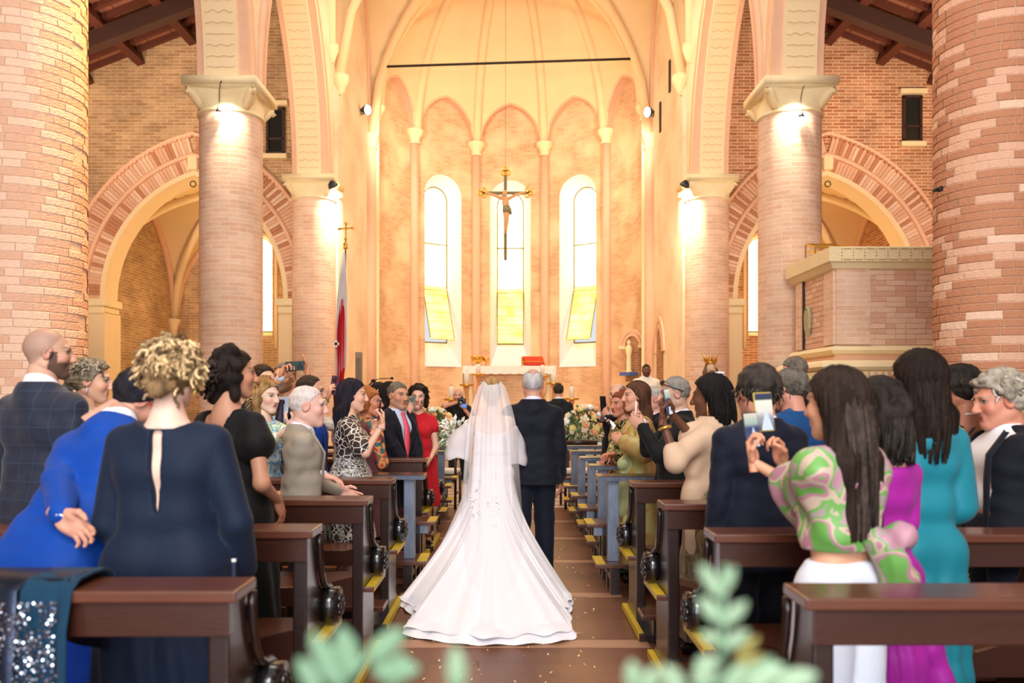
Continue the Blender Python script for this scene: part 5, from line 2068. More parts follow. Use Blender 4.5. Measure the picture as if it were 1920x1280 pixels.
def head_colors(V, skin, p):
    """skin, brows, lips, stubble or beard painted on the head's own colour attribute"""
    male = p['sex'] == 'm'
    C = np.tile(lin(skin), (len(V), 1))
    x, y, z = V[:, 0], V[:, 1], V[:, 2]
    def mixin(mask, rgb, amt=1.0):
        m = (mask * amt)[:, None]
        C[:] = C * (1 - m) + lin(rgb) * m
    ax = np.abs(x)
    front = y > 0.03
    # cheeks and nose a little redder
    red = np.clip(np.array(skin) * np.array((1.0, 0.80, 0.76)), 0, 255)
    mixin(np.exp(-((ax - 0.045) ** 2 + (z + 0.025) ** 2) / 0.0006) * (y > 0.02), red, 0.45)
    mixin(np.exp(-(x ** 2 + (z + 0.028) ** 2) / 0.0002) * (y > 0.09), red, 0.4)
    mixin((ax > 0.076) * 1.0, red, 0.45)
    # beard / stubble
    bc = p.get('beard')
    if bc:
        m = (ss(-0.030, -0.048, z + 0.25 * np.maximum(0, 0.05 - y)) * (z > -0.125) * (y > -0.005)) * (1 - np.exp(-((ax / 0.024) ** 4 + ((z + 0.062) / 0.008) ** 4)))
        m = np.maximum(m, ss(0.035, 0.045, ax) * 0 + (ss(0.052, 0.06, ax) * (z < 0.01) * (z > -0.11) * (y < 0.035) * (y > 0.0)))
        m = np.maximum(m, np.exp(-((ax / 0.026) ** 4 + ((z + 0.046) / 0.006) ** 4)) * front)
        mixin(np.clip(m, 0, 1), bc, p.get('beard_amt', 0.85))
    # lips
    lc = p.get('lips', tuple(np.clip(np.array(skin) * np.array((0.86, 0.58, 0.55)), 0, 255)))
    mixin(np.exp(-((ax / 0.022) ** 4 + ((z + 0.0615) / 0.0115) ** 4)) * (y > 0.07), lc, 0.8)
    mixin(np.exp(-((ax / 0.022) ** 4 + ((z + 0.0615) / 0.0028) ** 2)) * (y > 0.07), (90, 40, 36), 0.55)
    # eyes: lids, sclera, iris painted in the socket
    ex = ax - 0.031
    mixin(np.exp(-((ex / 0.019) ** 4 + ((z - 0.011) / 0.010) ** 4)) * (y > 0.05), tuple(np.array(skin) * 0.55), 0.65)
    mixin(np.exp(-((ex / 0.013) ** 4 + ((z - 0.0105) / 0.0058) ** 4)) * (y > 0.05), (208, 200, 194), 0.85)
    mixin(np.exp(-((ex / 0.0065) ** 4 + ((z - 0.0105) / 0.0062) ** 4)) * (y > 0.05), p.get('iris', (40, 28, 22)), 0.95)
    mixin(np.exp(-((ex / 0.016) ** 4 + ((z - 0.0175) / 0.0026) ** 2)) * (y > 0.05), (26, 20, 18), 0.8)
    br = p.get('brow', (50, 36, 28))
    mixin(np.exp(-(((ax - 0.034) / 0.019) ** 4 + ((z - 0.0335 + 6 * (ax - 0.034) ** 2) / 0.0052) ** 2)) * (y > 0.045), br, 0.85)
    # shaved scalp shadow
    sc = p.get('scalp')
    if sc:
        m = ss(0.0, 0.02, hairline(x, y, z, p.get('line', 'm')))
        mixin(m, sc, p.get('scalp_amt', 0.35))
    return C


def hairline(x, y, z, style):
    """> 0 where hair grows on the scalp"""
    yy = np.array([-0.16, -0.11, -0.06, -0.02, 0.005, 0.03, 0.05, 0.075, 0.10, 0.14])
    if style == 'm':
        zz = np.array([-0.085, -0.085, -0.06, -0.02, 0.012, 0.045, 0.070, 0.078, 0.088, 0.14])
    elif style == 'ring':
        zz = np.array([-0.085, -0.085, -0.06, -0.02, 0.015, 0.05, 0.085, 0.12, 0.14, 0.2])
    else:
        zz = np.array([-0.10, -0.10, -0.085, -0.06, -0.02, 0.035, 0.062, 0.082, 0.094, 0.14])
    zl = np.interp(y, yy, zz)
    return z - zl


def noise3(X, Y, Z, f, seed=0):
    s = seed * 1.7
    return (np.sin(X * f * 1.0 + s + 1.3 * np.sin(Y * f * 0.8 + s)) * np.sin(Y * f * 1.1 + 2 * s + 1.1 * np.sin(Z * f * 0.9)) +
            np.sin(Z * f * 1.2 + 3 * s + 1.2 * np.sin(X * f * 0.7 + s))) * 0.5


# ------------------------------------------------------------------ hands (local: wrist at origin, fingers along +y, palm facing -z, thumb on +x)
HANDS = {}


def hand_template(kind):
    if kind in HANDS:
        return HANDS[kind]
    h = 0.0036
    F = Field((-0.075, -0.05, -0.10), (0.095, 0.215, 0.05), h)
    F.cap((0, -0.045, 0), (0, 0.01, 0), 0.026, 0.024, k=0.015, sq=(0.9, 0.9, 1.15))
    F.ell((-0.002, 0.05, 0), (0.041, 0.056, 0.0165), k=0.012)
    F.ell((0.026, 0.030, -0.010), (0.018, 0.032, 0.016), k=0.012)
    F.ell((-0.026, 0.030, -0.008), (0.014, 0.032, 0.014), k=0.012)
    roots = [(0.029, 0.092), (0.010, 0.099), (-0.010, 0.095), (-0.028, 0.084)]
    lens = [(0.040, 0.025, 0.020), (0.045, 0.028, 0.022), (0.041, 0.026, 0.021), (0.032, 0.020, 0.018)]
    if kind == 'grip':          # fingers wrapped round something about 7 cm wide
        bend, thumb = [0.75, 1.0, 0.65], [(0.035, 0.030, -0.010), (0.058, 0.062, -0.030), (0.052, 0.088, -0.052), (0.036, 0.104, -0.062)]
    elif kind == 'fist':
        bend, thumb = [1.15, 1.45, 0.9], [(0.035, 0.030, -0.012), (0.050, 0.060, -0.034), (0.032, 0.082, -0.050), (0.010, 0.086, -0.054)]
    elif kind == 'spread':
        bend, thumb = [0.10, 0.15, 0.1], [(0.034, 0.028, -0.006), (0.066, 0.055, -0.014), (0.084, 0.082, -0.020), (0.090, 0.100, -0.022)]
    else:                       # relaxed, slightly curled
        bend, thumb = [0.30, 0.40, 0.3], [(0.034, 0.028, -0.008), (0.055, 0.058, -0.022), (0.058, 0.084, -0.030), (0.056, 0.102, -0.036)]
    for i, ((rx, ry), L) in enumerate(zip(roots, lens)):
        p = np.array((rx, ry, 0.0))
        ang = 0.0
        spread = (0.08, 0.02, -0.05, -0.13)[i] * (2.6 if kind == 'spread' else 1.0)
        r = (0.0092, 0.0096, 0.0090, 0.0080)[i]
        F.cap((rx * 0.8, ry - 0.035, 0.0), p, 0.010, r * 1.05, k=0.006)
        for j in range(3):
            ang += bend[j] * (1 + 0.06 * i)
            d = np.array((math.sin(spread) * math.cos(ang), math.cos(spread) * math.cos(ang), -math.sin(ang)))
            q = p + d * L[j]
            F.cap(p, q, r * (1.0 - 0.07 * j), r * (0.94 - 0.09 * j), k=0.003)
            p = q
    for j in range(3):
        F.cap(thumb[j], thumb[j + 1], (0.0145, 0.0115, 0.0098)[j], (0.0115, 0.0100, 0.0082)[j], k=0.006)
    HANDS[kind] = F.mesh()
    return HANDS[kind]


def frame_from(fingers, palm):
    """rotation taking +y to the finger direction and -z to the palm direction"""
    y = np.array(fingers, float)
    y /= np.linalg.norm(y)
    z = -np.array(palm, float)
    z = z - y * np.dot(y, z)
    if np.linalg.norm(z) < 1e-4:
        z = np.cross(y, (0.3, 0.5, 0.8))
    z /= np.linalg.norm(z)
    x = np.cross(y, z)
    return np.stack([x, y, z], 1)


def rotm(yaw=0.0, pitch=0.0, roll=0.0):
    """yaw about z, then pitch (nod down > 0), roll towards own right > 0"""
    return np.array((Matrix.Rotation(yaw, 3, 'Z') @ Matrix.Rotation(-pitch, 3, 'X') @ Matrix.Rotation(roll, 3, 'Y')))


M_SKIN = vcol_mat('skin', rough=0.48, sss=0.06, spec=0.35)
M_HAIR = vcol_mat('hair', rough=0.5, bump=0.5, bscale=14, stretch=(26, 26, 4), spec=0.10, var=0.3)
M_HAIRC = vcol_mat('hair_curls', rough=0.55, bump=0.4, bscale=40, spec=0.10, var=0.3)


class Person:
    """one guest: an Empty at the feet; body (skin), hair and clothes as parts"""

    def __init__(s, label, x, y, H, yaw, sex='m', skin=(216, 168, 140), lean=0.0, side=0.0, twist=0.0, head=(0, 0, 0), arms=None, build=1.0, h=0.012, floor=0.0, head_p=None, stance=0.0, hs=1.0, name='person', cat='person'):
        s.root = thing(name, label, cat, (x, y, floor), yaw)
        s.H, s.sex, s.skin, s.yaw, s.h = H, sex, skin, yaw, h
        s.k = H / 1.75
        s.b = build
        s.inv = np.array(Matrix.Rotation(-yaw, 3, 'Z'))
        s.org = np.array((x, y, floor))
        k = s.k
        m = sex == 'm'
        s.U = np.array(Matrix.Rotation(twist, 3, 'Z') @ Matrix.Rotation(-lean, 3, 'X') @ Matrix.Rotation(side, 3, 'Y'))
        s.piv = np.array((0, 0, 0.95 * k))
        s.sw = (0.178 if m else 0.152) * build ** 0.5
        T = s.T
        s.sh = {q: T((q * s.sw, -0.01, 1.380)) for q in (-1, 1)}
        s.neck0 = T((0, -0.018, 1.44))
        hc = np.array((0, 0.022, 1.75 - 0.122 * hs))
        s.hc = T(hc)
        s.hs = hs * (1.0 if m else 0.97)
        s.HR = rotm(*head) @ (s.U * 0.0 + np.eye(3))
        s.hip = {q: np.array((q * 0.092 * k, 0, 0.90 * k)) for q in (-1, 1)}
        s.knee = {q: np.array((q * 0.10 * k, 0.02 * k + q * stance * 0.5, 0.49 * k)) for q in (-1, 1)}
        s.ank = {q: np.array((q * 0.105 * k, -0.03 * k + q * stance, 0.085 * k)) for q in (-1, 1)}
        # arms
        s.arm = {}
        arms = arms or {}
        for q, nm in ((1, 'R'), (-1, 'L')):
            a = arms.get(nm, {})
            if 'at' in a:                       # wrist position given in world space
                w = s.local(a['at'])
            elif 'loc' in a:
                w = T(a['loc']) if a.get('tors', True) else np.array(a['loc']) * k
            else:
                w = T((q * (s.sw + 0.060), 0.035, 0.83))
            hint = np.array(a.get('hint', (q * 0.5, -1.0, -0.3)), float)
            L1, L2 = 0.300 * k, 0.255 * k
            S0 = s.sh[q]
            d = w - S0
            D = np.linalg.norm(d)
            if D > (L1 + L2) * 0.995:
                w = S0 + d / D * (L1 + L2) * 0.995
                d = w - S0
                D = np.linalg.norm(d)
            D = max(D, 0.12)
            ca = (L1 * L1 + D * D - L2 * L2) / (2 * L1 * D)
            ca = max(-1, min(1, ca))
            u = d / np.linalg.norm(d)
            n = hint - u * np.dot(hint, u)
            n /= np.linalg.norm(n) + 1e-9
            e = S0 + u * (L1 * ca) + n * (L1 * math.sqrt(1 - ca * ca))
            fd = a.get('fingers')
            fd = (w - e) if fd is None else s.inv @ np.array(fd, float)
            pd = a.get('palm')
            pd = np.array((-q, 0.1, 0)) if pd is None else s.inv @ np.array(pd, float)
            s.arm[q] = dict(e=e, w=w, fd=fd / np.linalg.norm(fd), pd=pd, hand=a.get('hand', 'relaxed'))
        s.hp = dict(head_p or {})
        s.hp['sex'] = sex
        s._body()

    def T(s, p):
        p = np.array(p, float) * s.k
        return s.piv + s.U @ (p - s.piv)

    def local(s, wp):
        return s.inv @ (np.array(wp, float) - s.org)

    def hpos(s, p):
        return s.hc + s.HR @ (np.array(p, float) * s.hs)

    def bounds(s, pad=0.12):
        pts = [s.hc, *s.ank.values(), *s.hip.values(), *s.sh.values()] + [s.arm[q][j] for q in (1, -1) for j in ('e', 'w')]
        pts = np.array(pts)
        lo, hi = pts.min(0) - pad - 0.06, pts.max(0) + pad + 0.04
        lo[2] = min(lo[2], 0) - 0.0
        return lo, hi

    # torso, shared by the body and by every garment (g = how far the cloth stands off)
    def torso(s, F, g=0.0, k=0.06, hips=True, bust=True):
        T, b = s.T, s.b
        K = s.k
        m = s.sex == 'm'
        if m:
            F.cap(T((-0.075 * b, 0.0, 1.29)), T((0.075 * b, 0.0, 1.29)), (0.112 * b + g) * K, k=k)
            for q in (-1, 1):
                F.cap(T((0, -0.02, 1.425)), T((q * (s.sw - 0.012), -0.015, 1.375)), (0.058 + g) * K, (0.052 + g) * K, k=k)
            F.cap(T((0, -0.02, 1.41)), T((0, -0.02, 1.50)), (0.085 + g) * K, (0.058 + g) * K, k=k)
            F.cap(T((-0.055 * b, 0.01, 1.10)), T((0.055 * b, 0.01, 1.10)), (0.115 * b + g) * K, k=k)
            if hips:
                F.cap(T((-0.065 * b, 0.0, 0.96)), T((0.065 * b, 0.0, 0.96)), (0.118 * b + g) * K, k=k)
        else:
            F.cap(T((-0.060 * b, -0.005, 1.29)), T((0.060 * b, -0.005, 1.29)), (0.097 * b + g) * K, k=k)
            for q in (-1, 1):
                F.cap(T((0, -0.02, 1.42)), T((q * (s.sw - 0.010), -0.015, 1.380)), (0.047 + g) * K, (0.043 + g) * K, k=k)
            F.cap(T((0, -0.025, 1.40)), T((0, -0.025, 1.48)), (0.070 + g) * K, (0.046 + g) * K, k=k)
            F.cap(T((-0.045 * b, 0.0, 1.12)), T((0.045 * b, 0.0, 1.12)), (0.096 * b + g) * K, k=k)
            if bust:
                for q in (-1, 1):
                    F.ell(T((q * 0.072, 0.075, 1.265)), np.array((0.062, 0.058, 0.062)) * K + g * 0.6, k=0.04)
            if hips:
                F.cap(T((-0.072 * b, -0.012, 0.94)), T((0.072 * b, -0.012, 0.94)), (0.106 * b + g) * K, k=k)
        return F

    def limbs(s, F, g=0.0, arms=(1, -1), upto=1.0, legs=True, k=0.03, flare=0.0):
        K, b = s.k, s.b ** 0.5
        m = s.sex == 'm'
        ra, re, rw = (0.054, 0.042, 0.029) if m else (0.044, 0.035, 0.0235)
        for q in arms:
            a = s.arm[q]
            e, w = a['e'], a['w']
            if upto > 0.5:
                F.cap(s.sh[q], e, (ra * b + g) * K, (re * b + g + flare * 0.5) * K, k=k)
                t = (upto - 0.5) / 0.5
                if t > 0.02:
                    F.cap(e, e + (w - e) * t, (re * b + g + flare * 0.5) * K, ((re + (rw - re) * t) * b + g + flare) * K, k=k)
            else:
                F.cap(s.sh[q], s.sh[q] + (e - s.sh[q]) * upto * 2, (ra * b + g) * K, (ra * b + g + flare) * K, k=k)
        if legs:
            for q in (-1, 1):
                F.cap(s.hip[q], s.knee[q], (0.085 * b + g) * K, (0.056 * b + g) * K, k=k)
                F.cap(s.knee[q], s.ank[q], (0.055 * b + g) * K, (0.038 + g) * K, k=k)
        return F

    def _body(s):
        lo, hi = s.bounds()
        F = Field(lo, hi, s.h)
        s.torso(F, -0.006)
        s.limbs(F, -0.003)
        nr = 0.056 if s.sex == 'm' else 0.045
        F.cap(s.neck0, s.hpos((0, -0.025, -0.07)), (nr + 0.004) * s.k, nr * s.k, k=0.05)
        for q in (-1, 1):
            F.cap(s.ank[q], s.ank[q] + np.array((q * 0.02, 0.14, -0.055)) * s.k, 0.036 * s.k, 0.026 * s.k, k=0.03)
        V, Q = F.mesh()
        C = np.tile(lin(s.skin), (len(V), 1))
        VV, QQ, CC, n = [V], [Q], [C], len(V)
        kind = ('m' if s.sex == 'm' else 'f')
        hv, hq = head_template(kind)
        hcol = head_colors(hv, s.skin, s.hp)
        VV.append(s.hc + (hv * s.hs) @ s.HR.T); QQ.append(hq + n); CC.append(hcol); n += len(hv)
        for q in (1, -1):
            a = s.arm[q]
            tv, tq = hand_template(a['hand'])
            v = tv.copy()
            sc = (1.0 if s.sex == 'm' else 0.9) * s.k
            qq = tq
            if q > 0:                 # template has the thumb at +x: with fingers forward and palm down that is a left hand
                v[:, 0] *= -1
                qq = tq[:, ::-1]
            R = frame_from(a['fd'], a['pd'])
            VV.append(a['w'] + (v * sc) @ R.T); QQ.append(qq + n); n += len(v)
            col = np.tile(lin(np.clip(np.array(s.skin) * np.array((1.0, 0.95, 0.93)), 0, 255)), (len(v), 1))
            CC.append(col)
        s.body = data_obj('body', mesh_from('body', np.concatenate(VV), np.concatenate(QQ), M_SKIN, np.concatenate(CC)), s.root)

    # ---------------------------------------------------------------- hair
    def hair(s, style, color, color2=None, length=0.3, seed=1, thick=0.012, line=None, vol=1.0):
        h = 0.006
        c1, c2 = lin(color), lin(color2 or color)
        F = Field((-0.19, -0.24, -0.05 - max(0.12, length)), (0.19, 0.17, 0.22), h)
        male = s.sex == 'm'
        w = 1.0 if male else 0.95
        F.ell((0, -0.016, 0.030), np.array((0.076 * w, 0.098, 0.091)) + thick, k=0.0)
        ln = line or ('m' if male else 'f')
        fp = lambda X, Y, Z: -hairline(X, Y, Z, ln)
        if style in ('short', 'wavy', 'ring'):
            if style == 'wavy':
                r = random.Random(seed)
                for _ in range(46):
                    a, e = r.uniform(0, 2 * PI), r.uniform(-0.5, 1.4)
                    d = np.array((math.cos(a) * math.cos(e), math.sin(a) * math.cos(e), math.sin(e)))
                    c = np.array((0, -0.016, 0.03)) + d * (np.array((0.078, 0.1, 0.094)) + thick * 0.8)
                    F.ell(c, (0.022 * vol, 0.026 * vol, 0.018 * vol), k=0.008)
            amp = 0.004 if style != 'ring' else 0.0015
            F.warp(lambda X, Y, Z: amp * noise3(X, Y, Z, 110, seed))
            F.clip(fp)
            if style == 'ring':
                F.clip(lambda X, Y, Z: -(np.sqrt((X / 0.056) ** 2 + ((Y - 0.005) / 0.105) ** 2) - 1) * 0.05 * (Z > 0.045) - 1.0 * (Z <= 0.045))
        elif style in ('long', 'halfup'):
            L = length
            wv = vol
            F.cap((-0.055, -0.035, 0.03), (-0.070 * wv, -0.055, -L * 0.55), 0.040, 0.038, k=0.03)
            F.cap((0.055, -0.035, 0.03), (0.070 * wv, -0.055, -L * 0.55), 0.040, 0.038, k=0.03)
            F.cap((0, -0.065, 0.03), (0, -0.085, -L * 0.60), 0.055, 0.050, k=0.03)
            for x in (-0.07, -0.025, 0.025, 0.07):
                F.cap((x * wv, -0.075, -L * 0.45), (x * wv * 0.9, -0.080, -L + 0.01 * math.sin(x * 90)), 0.042, 0.024, k=0.03)
            F.clip(lambda X, Y, Z: np.where(Z > -0.02, -hairline(X, Y, Z, 'f'), (Y - 0.012 - 0.0 * Z)))
            F.warp(lambda X, Y, Z: 0.0028 * np.sin(np.arctan2(X, -Y - 0.0) * 34 + 1.5 * np.sin(Z * 14 + seed)) + 0.003 * noise3(X, Y, Z * 0.2, 60, seed))
            if style == 'halfup':
                pass
        elif style == 'bob':
            L = length
            r = random.Random(seed)
            for _ in range(60):
                a, e = r.uniform(PI * 0.98, PI * 2.02), r.uniform(-0.9, 1.4)
                d = np.array((math.cos(a) * math.cos(e), math.sin(a) * math.cos(e), math.sin(e)))
                c = np.array((0, -0.016, 0.02)) + d * (np.array((0.085, 0.1, 0.105)) + 0.004)
                F.ell(c, (0.028 * vol, 0.028 * vol, 0.030 * vol), k=0.012)
            for sx in (-1, 1):
                F.cap((sx * 0.07, -0.02, 0.02), (sx * 0.083, -0.01, -L), 0.03, 0.028, k=0.02)
            F.cap((0, -0.07, 0), (0, -0.085, -L), 0.06, 0.045, k=0.03)
            F.clip(lambda X, Y, Z: np.where(Z > -0.0, -hairline(X, Y, Z, 'f'), Y - 0.03))
            F.warp(lambda X, Y, Z: 0.004 * noise3(X, Y, Z, 70, seed))
        elif style == 'updo':
            r = random.Random(seed)
            for j in range(30):
                a = j * 2.4
                rr_ = 0.05 * math.sqrt(j / 30)
                F.ell((rr_ * math.cos(a), -0.105 - 0.02 * r.random(), -0.025 + rr_ * math.sin(a) * 1.3), (0.020, 0.020, 0.018), k=0.008)
            F.warp(lambda X, Y, Z: 0.003 * np.sin(np.arctan2(X, Z + 0.02) * 22 + seed) * (Y < 0.05) + 0.003 * noise3(X, Y, Z, 70, seed))
            F.clip(fp)
        V, Q = F.mesh()
        t = 0.5 + 0.5 * noise3(V[:, 0] * 3, V[:, 1] * 3, V[:, 2] * 0.6, 40, seed + 1)
        t = np.clip(t + 0.25 * RNG.random(len(V)), 0, 1)[:, None]
        C = c1 * (1 - t) + c2 * t
        W_ = s.hc + (V * s.hs) @ s.HR.T
        s.hair_o = data_obj('hair', mesh_from('hair', W_, Q, M_HAIR, C), s.root)
        return s.hair_o

    def curls(s, n, c1, c2, rad, region, seed=1, coil=0.016, name='curls', turns=2.2, thick=0.005):
        """separate ringlets standing on the scalp"""
        r = random.Random(seed)
        b = MB()
        for _ in range(n):
            d = region(r)
            d = np.array(d) / np.linalg.norm(d)
            base = np.array((0, -0.016, 0.030)) + d * (np.array((0.074, 0.095, 0.09)) * 0.95)
            out = d * np.array((1, 1, 0.6)) + np.array((r.uniform(-.4, .4), r.uniform(-.4, .4), r.uniform(-.9, .5)))
            out /= np.linalg.norm(out)
            L = rad * r.uniform(0.7, 1.25)
            s1 = np.cross(out, (0.2, 0.3, 0.9)); s1 /= np.linalg.norm(s1)
            s2 = np.cross(out, s1)
            ph = r.uniform(0, 6.3)
            pts = []
            for i in range(13):
                t = i / 12
                a = ph + t * turns * 2 * PI
                cr = coil * math.sin(PI * min(1, t + 0.15)) ** 0.5
                p = base + out * L * t + s1 * cr * math.cos(a) + s2 * cr * math.sin(a) + np.array((0, 0, -0.03 * t * t))
                pts.append(s.hpos(p))
            t = r.random()
            b.tube(pts, [thick * (0.6 + 0.4 * math.sin(PI * min(1, 0.1 + i / 12))) for i in range(13)], 5, False, 0, np.array(lin(c1)) * (1 - t) + np.array(lin(c2)) * t)
        o = b.build(name, M_HAIRC, s.hair_o if hasattr(s, 'hair_o') else s.root, True)
        o['kind'] = 'stuff'
        return o

    def locks(s, n, c1, c2, length, seed=1, spread=1.0, wav=0.004, name='locks', back_only=True, r0=0.006, top=True):
        """long strands falling from the crown over the back of the head"""
        r = random.Random(seed)
        b = MB()
        for _ in range(n):
            a = r.uniform(PI * 0.97, PI * 2.03)
            e = r.uniform(0.35, 1.45) if top else r.uniform(-0.1, 0.6)
            rad = np.array((0.084, 0.106, 0.100))
            pts = []
            L = length * r.uniform(0.85, 1.03)
            ph, wv = r.uniform(0, 6.3), wav * r.uniform(0.5, 1.5)
            for i in range(7):
                ee = e * (1 - i / 6)
                d = np.array((math.cos(a) * math.cos(ee), math.sin(a) * math.cos(ee), math.sin(ee)))
                pts.append(np.array((0, -0.016, 0.03)) + d * rad)
            p0 = pts[-1].copy()
            for i in range(1, 10):
                t = i / 9
                q = p0 + np.array((p0[0] * (spread - 1) * t - p0[0] * 0.15 * t, -0.012 * math.sin(PI * t) + (-0.03 - p0[1] * 0.25) * t * 0.6, -L * t))
                q[0] += wv * math.sin(ph + t * 7) * t
                q[1] += wv * math.cos(ph + t * 6) * t
                pts.append(q)
            t = r.random()
            m = len(pts)
            b.tube([s.hpos(p) for p in pts], [r0 * (0.5 + 0.5 * math.sin(PI * min(1.0, 0.12 + 0.86 * i / (m - 1)))) for i in range(m)], 5, False, 0, np.array(lin(c1)) * (1 - t) + np.array(lin(c2)) * t)
        o = b.build(name, M_HAIRC, s.hair_o if hasattr(s, 'hair_o') else s.root, True)
        o['kind'] = 'stuff'
        return o

    # ---------------------------------------------------------------- clothes
    def cloth(s, name, mat_, fn, clip=None, warp=None, h=None, lo=None, hi=None, parent=None, col=None):
        l, u = s.bounds(0.2)
        if lo is not None:
            l[2] = max(l[2], lo - 0.06)
        if hi is not None:
            u[2] = min(u[2], hi + 0.06)
        F = Field(l, u, h or s.h)
        fn(F)
        if warp:
            F.warp(warp)
        if clip:
            for c in (clip if isinstance(clip, list) else [clip]):
                F.clip(c)
        V, Q = F.mesh()
        if len(V) == 0:
            return None
        return data_obj(name, mesh_from(name, V, Q, mat_), parent or s.root)

    def folds(s, amp=0.004, f=26, seed=0):
        return lambda X, Y, Z: amp * noise3(X, Y, Z * 0.55, f, seed + s.H * 7)

    def tz(s, z):
        return s.T((0, 0, z))[2]

    def uncoord(s, X, Y, Z):
        """torso-frame coordinates (undo lean), in units of the 1.75 m figure"""
        P = np.stack([X - s.piv[0], Y - s.piv[1], Z - s.piv[2]], -1) @ s.U
        P = (P + s.piv) / s.k
        return P[..., 0], P[..., 1], P[..., 2]

    def suit(s, jacket, trousers=None, shirt=(238, 240, 248), tie=None, open_to=1.12, hem=0.80, front=True, ow=1.0):
        g = 0.020
        tu = s.uncoord
        def vee(X, Y, Z):
            x, y, z = tu(X, Y, Z)
            wdt = np.clip((z - open_to) * 0.30 * ow, 0, 0.085 * ow)
            wdt = np.where(z < open_to, np.clip((open_to - 0.06 - z) * 0.35, 0, 0.05) , wdt)
            inside = (y > 0.0) * 1.0
            return np.where(y > 0.0, wdt - np.abs(x), -0.2)
        jm = jacket
        def jf(F):
            s.torso(F, g)
            s.limbs(F, g - 0.004, upto=0.97, legs=False, k=0.012)
            F.cap(s.T((-0.07 * s.b, 0, 0.9)), s.T((0.07 * s.b, 0, 0.9)), (0.125 * s.b + g) * s.k, k=0.05)
            F.cap(s.T((-0.07 * s.b, 0, 0.80)), s.T((0.07 * s.b, 0, 0.80)), (0.130 * s.b + g) * s.k, k=0.05)
        collar_cut = lambda X, Y, Z: (lambda x, y, z: z - (1.498 - 0.40 * np.maximum(0, y + 0.02) * (np.abs(x) < 0.12)))(*tu(X, Y, Z))
        hemcut = lambda X, Y, Z: hem - tu(X, Y, Z)[2]
        clips = [collar_cut, hemcut] + ([vee] if front else [])
        jk = s.cloth('jacket', jm, jf, clips, lambda X, Y, Z: 0.005 * noise3(X, Y, Z * 0.55, 24, s.H * 7) + 0.004 * noise3(X * 0.6, Y * 0.6, Z, 58, s.H * 3))
        sm = mat('shirt_%d_%d_%d' % shirt, shirt, 0.75, 0.03, 8)
        def sf(F):
            s.torso(F, 0.004, hips=False)
            s.limbs(F, 0.003, upto=1.0, legs=False, k=0.012)
            a, b_ = s.T((0, -0.028, 1.455)), s.hpos((0, -0.032, -0.115))
            F.cap(a, a + (b_ - a) * 0.56, 0.068 * s.k, 0.063 * s.k, k=0.02)
        sh = s.cloth('shirt', sm, sf, [lambda X, Y, Z: 0.98 - tu(X, Y, Z)[2]])
        # lapels and collar
        if front:
            for q in (-1, 1):
                b = MB()
                P = []
                for t in np.linspace(0, 1, 7):
                    z = 1.475 - (1.475 - open_to) * t
                    wi = np.clip((z - open_to) * 0.30 * ow, 0, 0.085 * ow)
                    wo = wi + 0.052 * math.sin(PI * min(1, t * 0.8 + 0.22)) + 0.004
                    yy = (0.112 if s.sex == 'm' else 0.100) * s.b
                    base = yy + g + 0.008 - 0.10 * max(0, (z - 1.33)) / 0.14 * 1.0
                    P.append([s.T((q * wi, base, z)), s.T((q * (wi + wo) / 2, base + 0.008, z - 0.01)), s.T((q * wo, base - 0.004, z - 0.012))])
                b.grid(P, None, False, 0, None, q < 0)
                lp = b.build('lapel', jm, jk, True)
                so = lp.modifiers.new('s', 'SOLIDIFY'); so.thickness = 0.006; so.offset = 0
        if tie:
            b = MB()
            tm = mat('tie_%d_%d_%d' % tie, tie, 0.55, 0.12, 40)
            P = []
            for z, w in ((1.455, 0.022), (1.435, 0.030), (1.415, 0.020), (1.38, 0.026), (1.30, 0.034), (1.20, 0.040), (1.10, 0.045), (1.0, 0.048), (0.965, 0.03), (0.945, 0.004)):
                yb = np.interp(z, [0.94, 1.10, 1.28, 1.38, 1.42, 1.46], [0.118, 0.125, 0.130, 0.095, 0.075, 0.062]) * s.b + 0.018
                P.append([s.T((-w, yb - 0.004, z)), s.T((0, yb + 0.008, z)), s.T((w, yb - 0.004, z))])
            b.grid(P)
            t_ = b.build('tie', tm, sh, True)
            so = t_.modifiers.new('s', 'SOLIDIFY'); so.thickness = 0.008
        if trousers is not None:
            s.trousers(trousers)
        return jk

    def trousers(s, tm, g=0.014, wide=0.0, h=None):
        def f(F):
            s.torso(F, 0.006, hips=True, bust=False)
            b = s.b ** 0.5
            for q in (-1, 1):
                F.cap(s.hip[q], s.knee[q], (0.090 * b + g) * s.k, (0.068 * b + g + wide * 0.5) * s.k, k=0.03)
                F.cap(s.knee[q], s.ank[q] - np.array((0, 0, 0.02)), (0.068 * b + g + wide * 0.5) * s.k, (0.060 + g + wide) * s.k, k=0.03)
        t = s.cloth('trousers', tm, f, [lambda X, Y, Z: Z - s.tz(1.03), lambda X, Y, Z: 0.05 * s.k - Z], s.folds(0.005, 22, 4), hi=s.tz(1.05), h=h)
        s.shoes()
        return t

    def shoes(s, rgb=(22, 20, 20), heel=False):
        m_ = mat('shoe_%d_%d_%d' % rgb, rgb, 0.3, 0.1, 8)
        for q in (-1, 1):
            F = Field(s.ank[q] - np.array((0.09, 0.12, 0.1)), s.ank[q] + np.array((0.12, 0.26, 0.06)), 0.012)
            a = s.ank[q]
            z0 = 0.034
            F.cap((a[0], a[1] - 0.03, z0 + 0.012), (a[0] + q * 0.02, a[1] + 0.15, z0), 0.042, 0.036, k=0.02)
            F.cap(a - np.array((0, 0, 0.03)), (a[0], a[1] + 0.01, z0 + 0.02), 0.045, 0.045, k=0.02)
            F.clip(lambda X, Y, Z: 0.002 - Z)
            V, Q = F.mesh()
            data_obj('shoe', mesh_from('shoe', V, Q, m_), s.root)

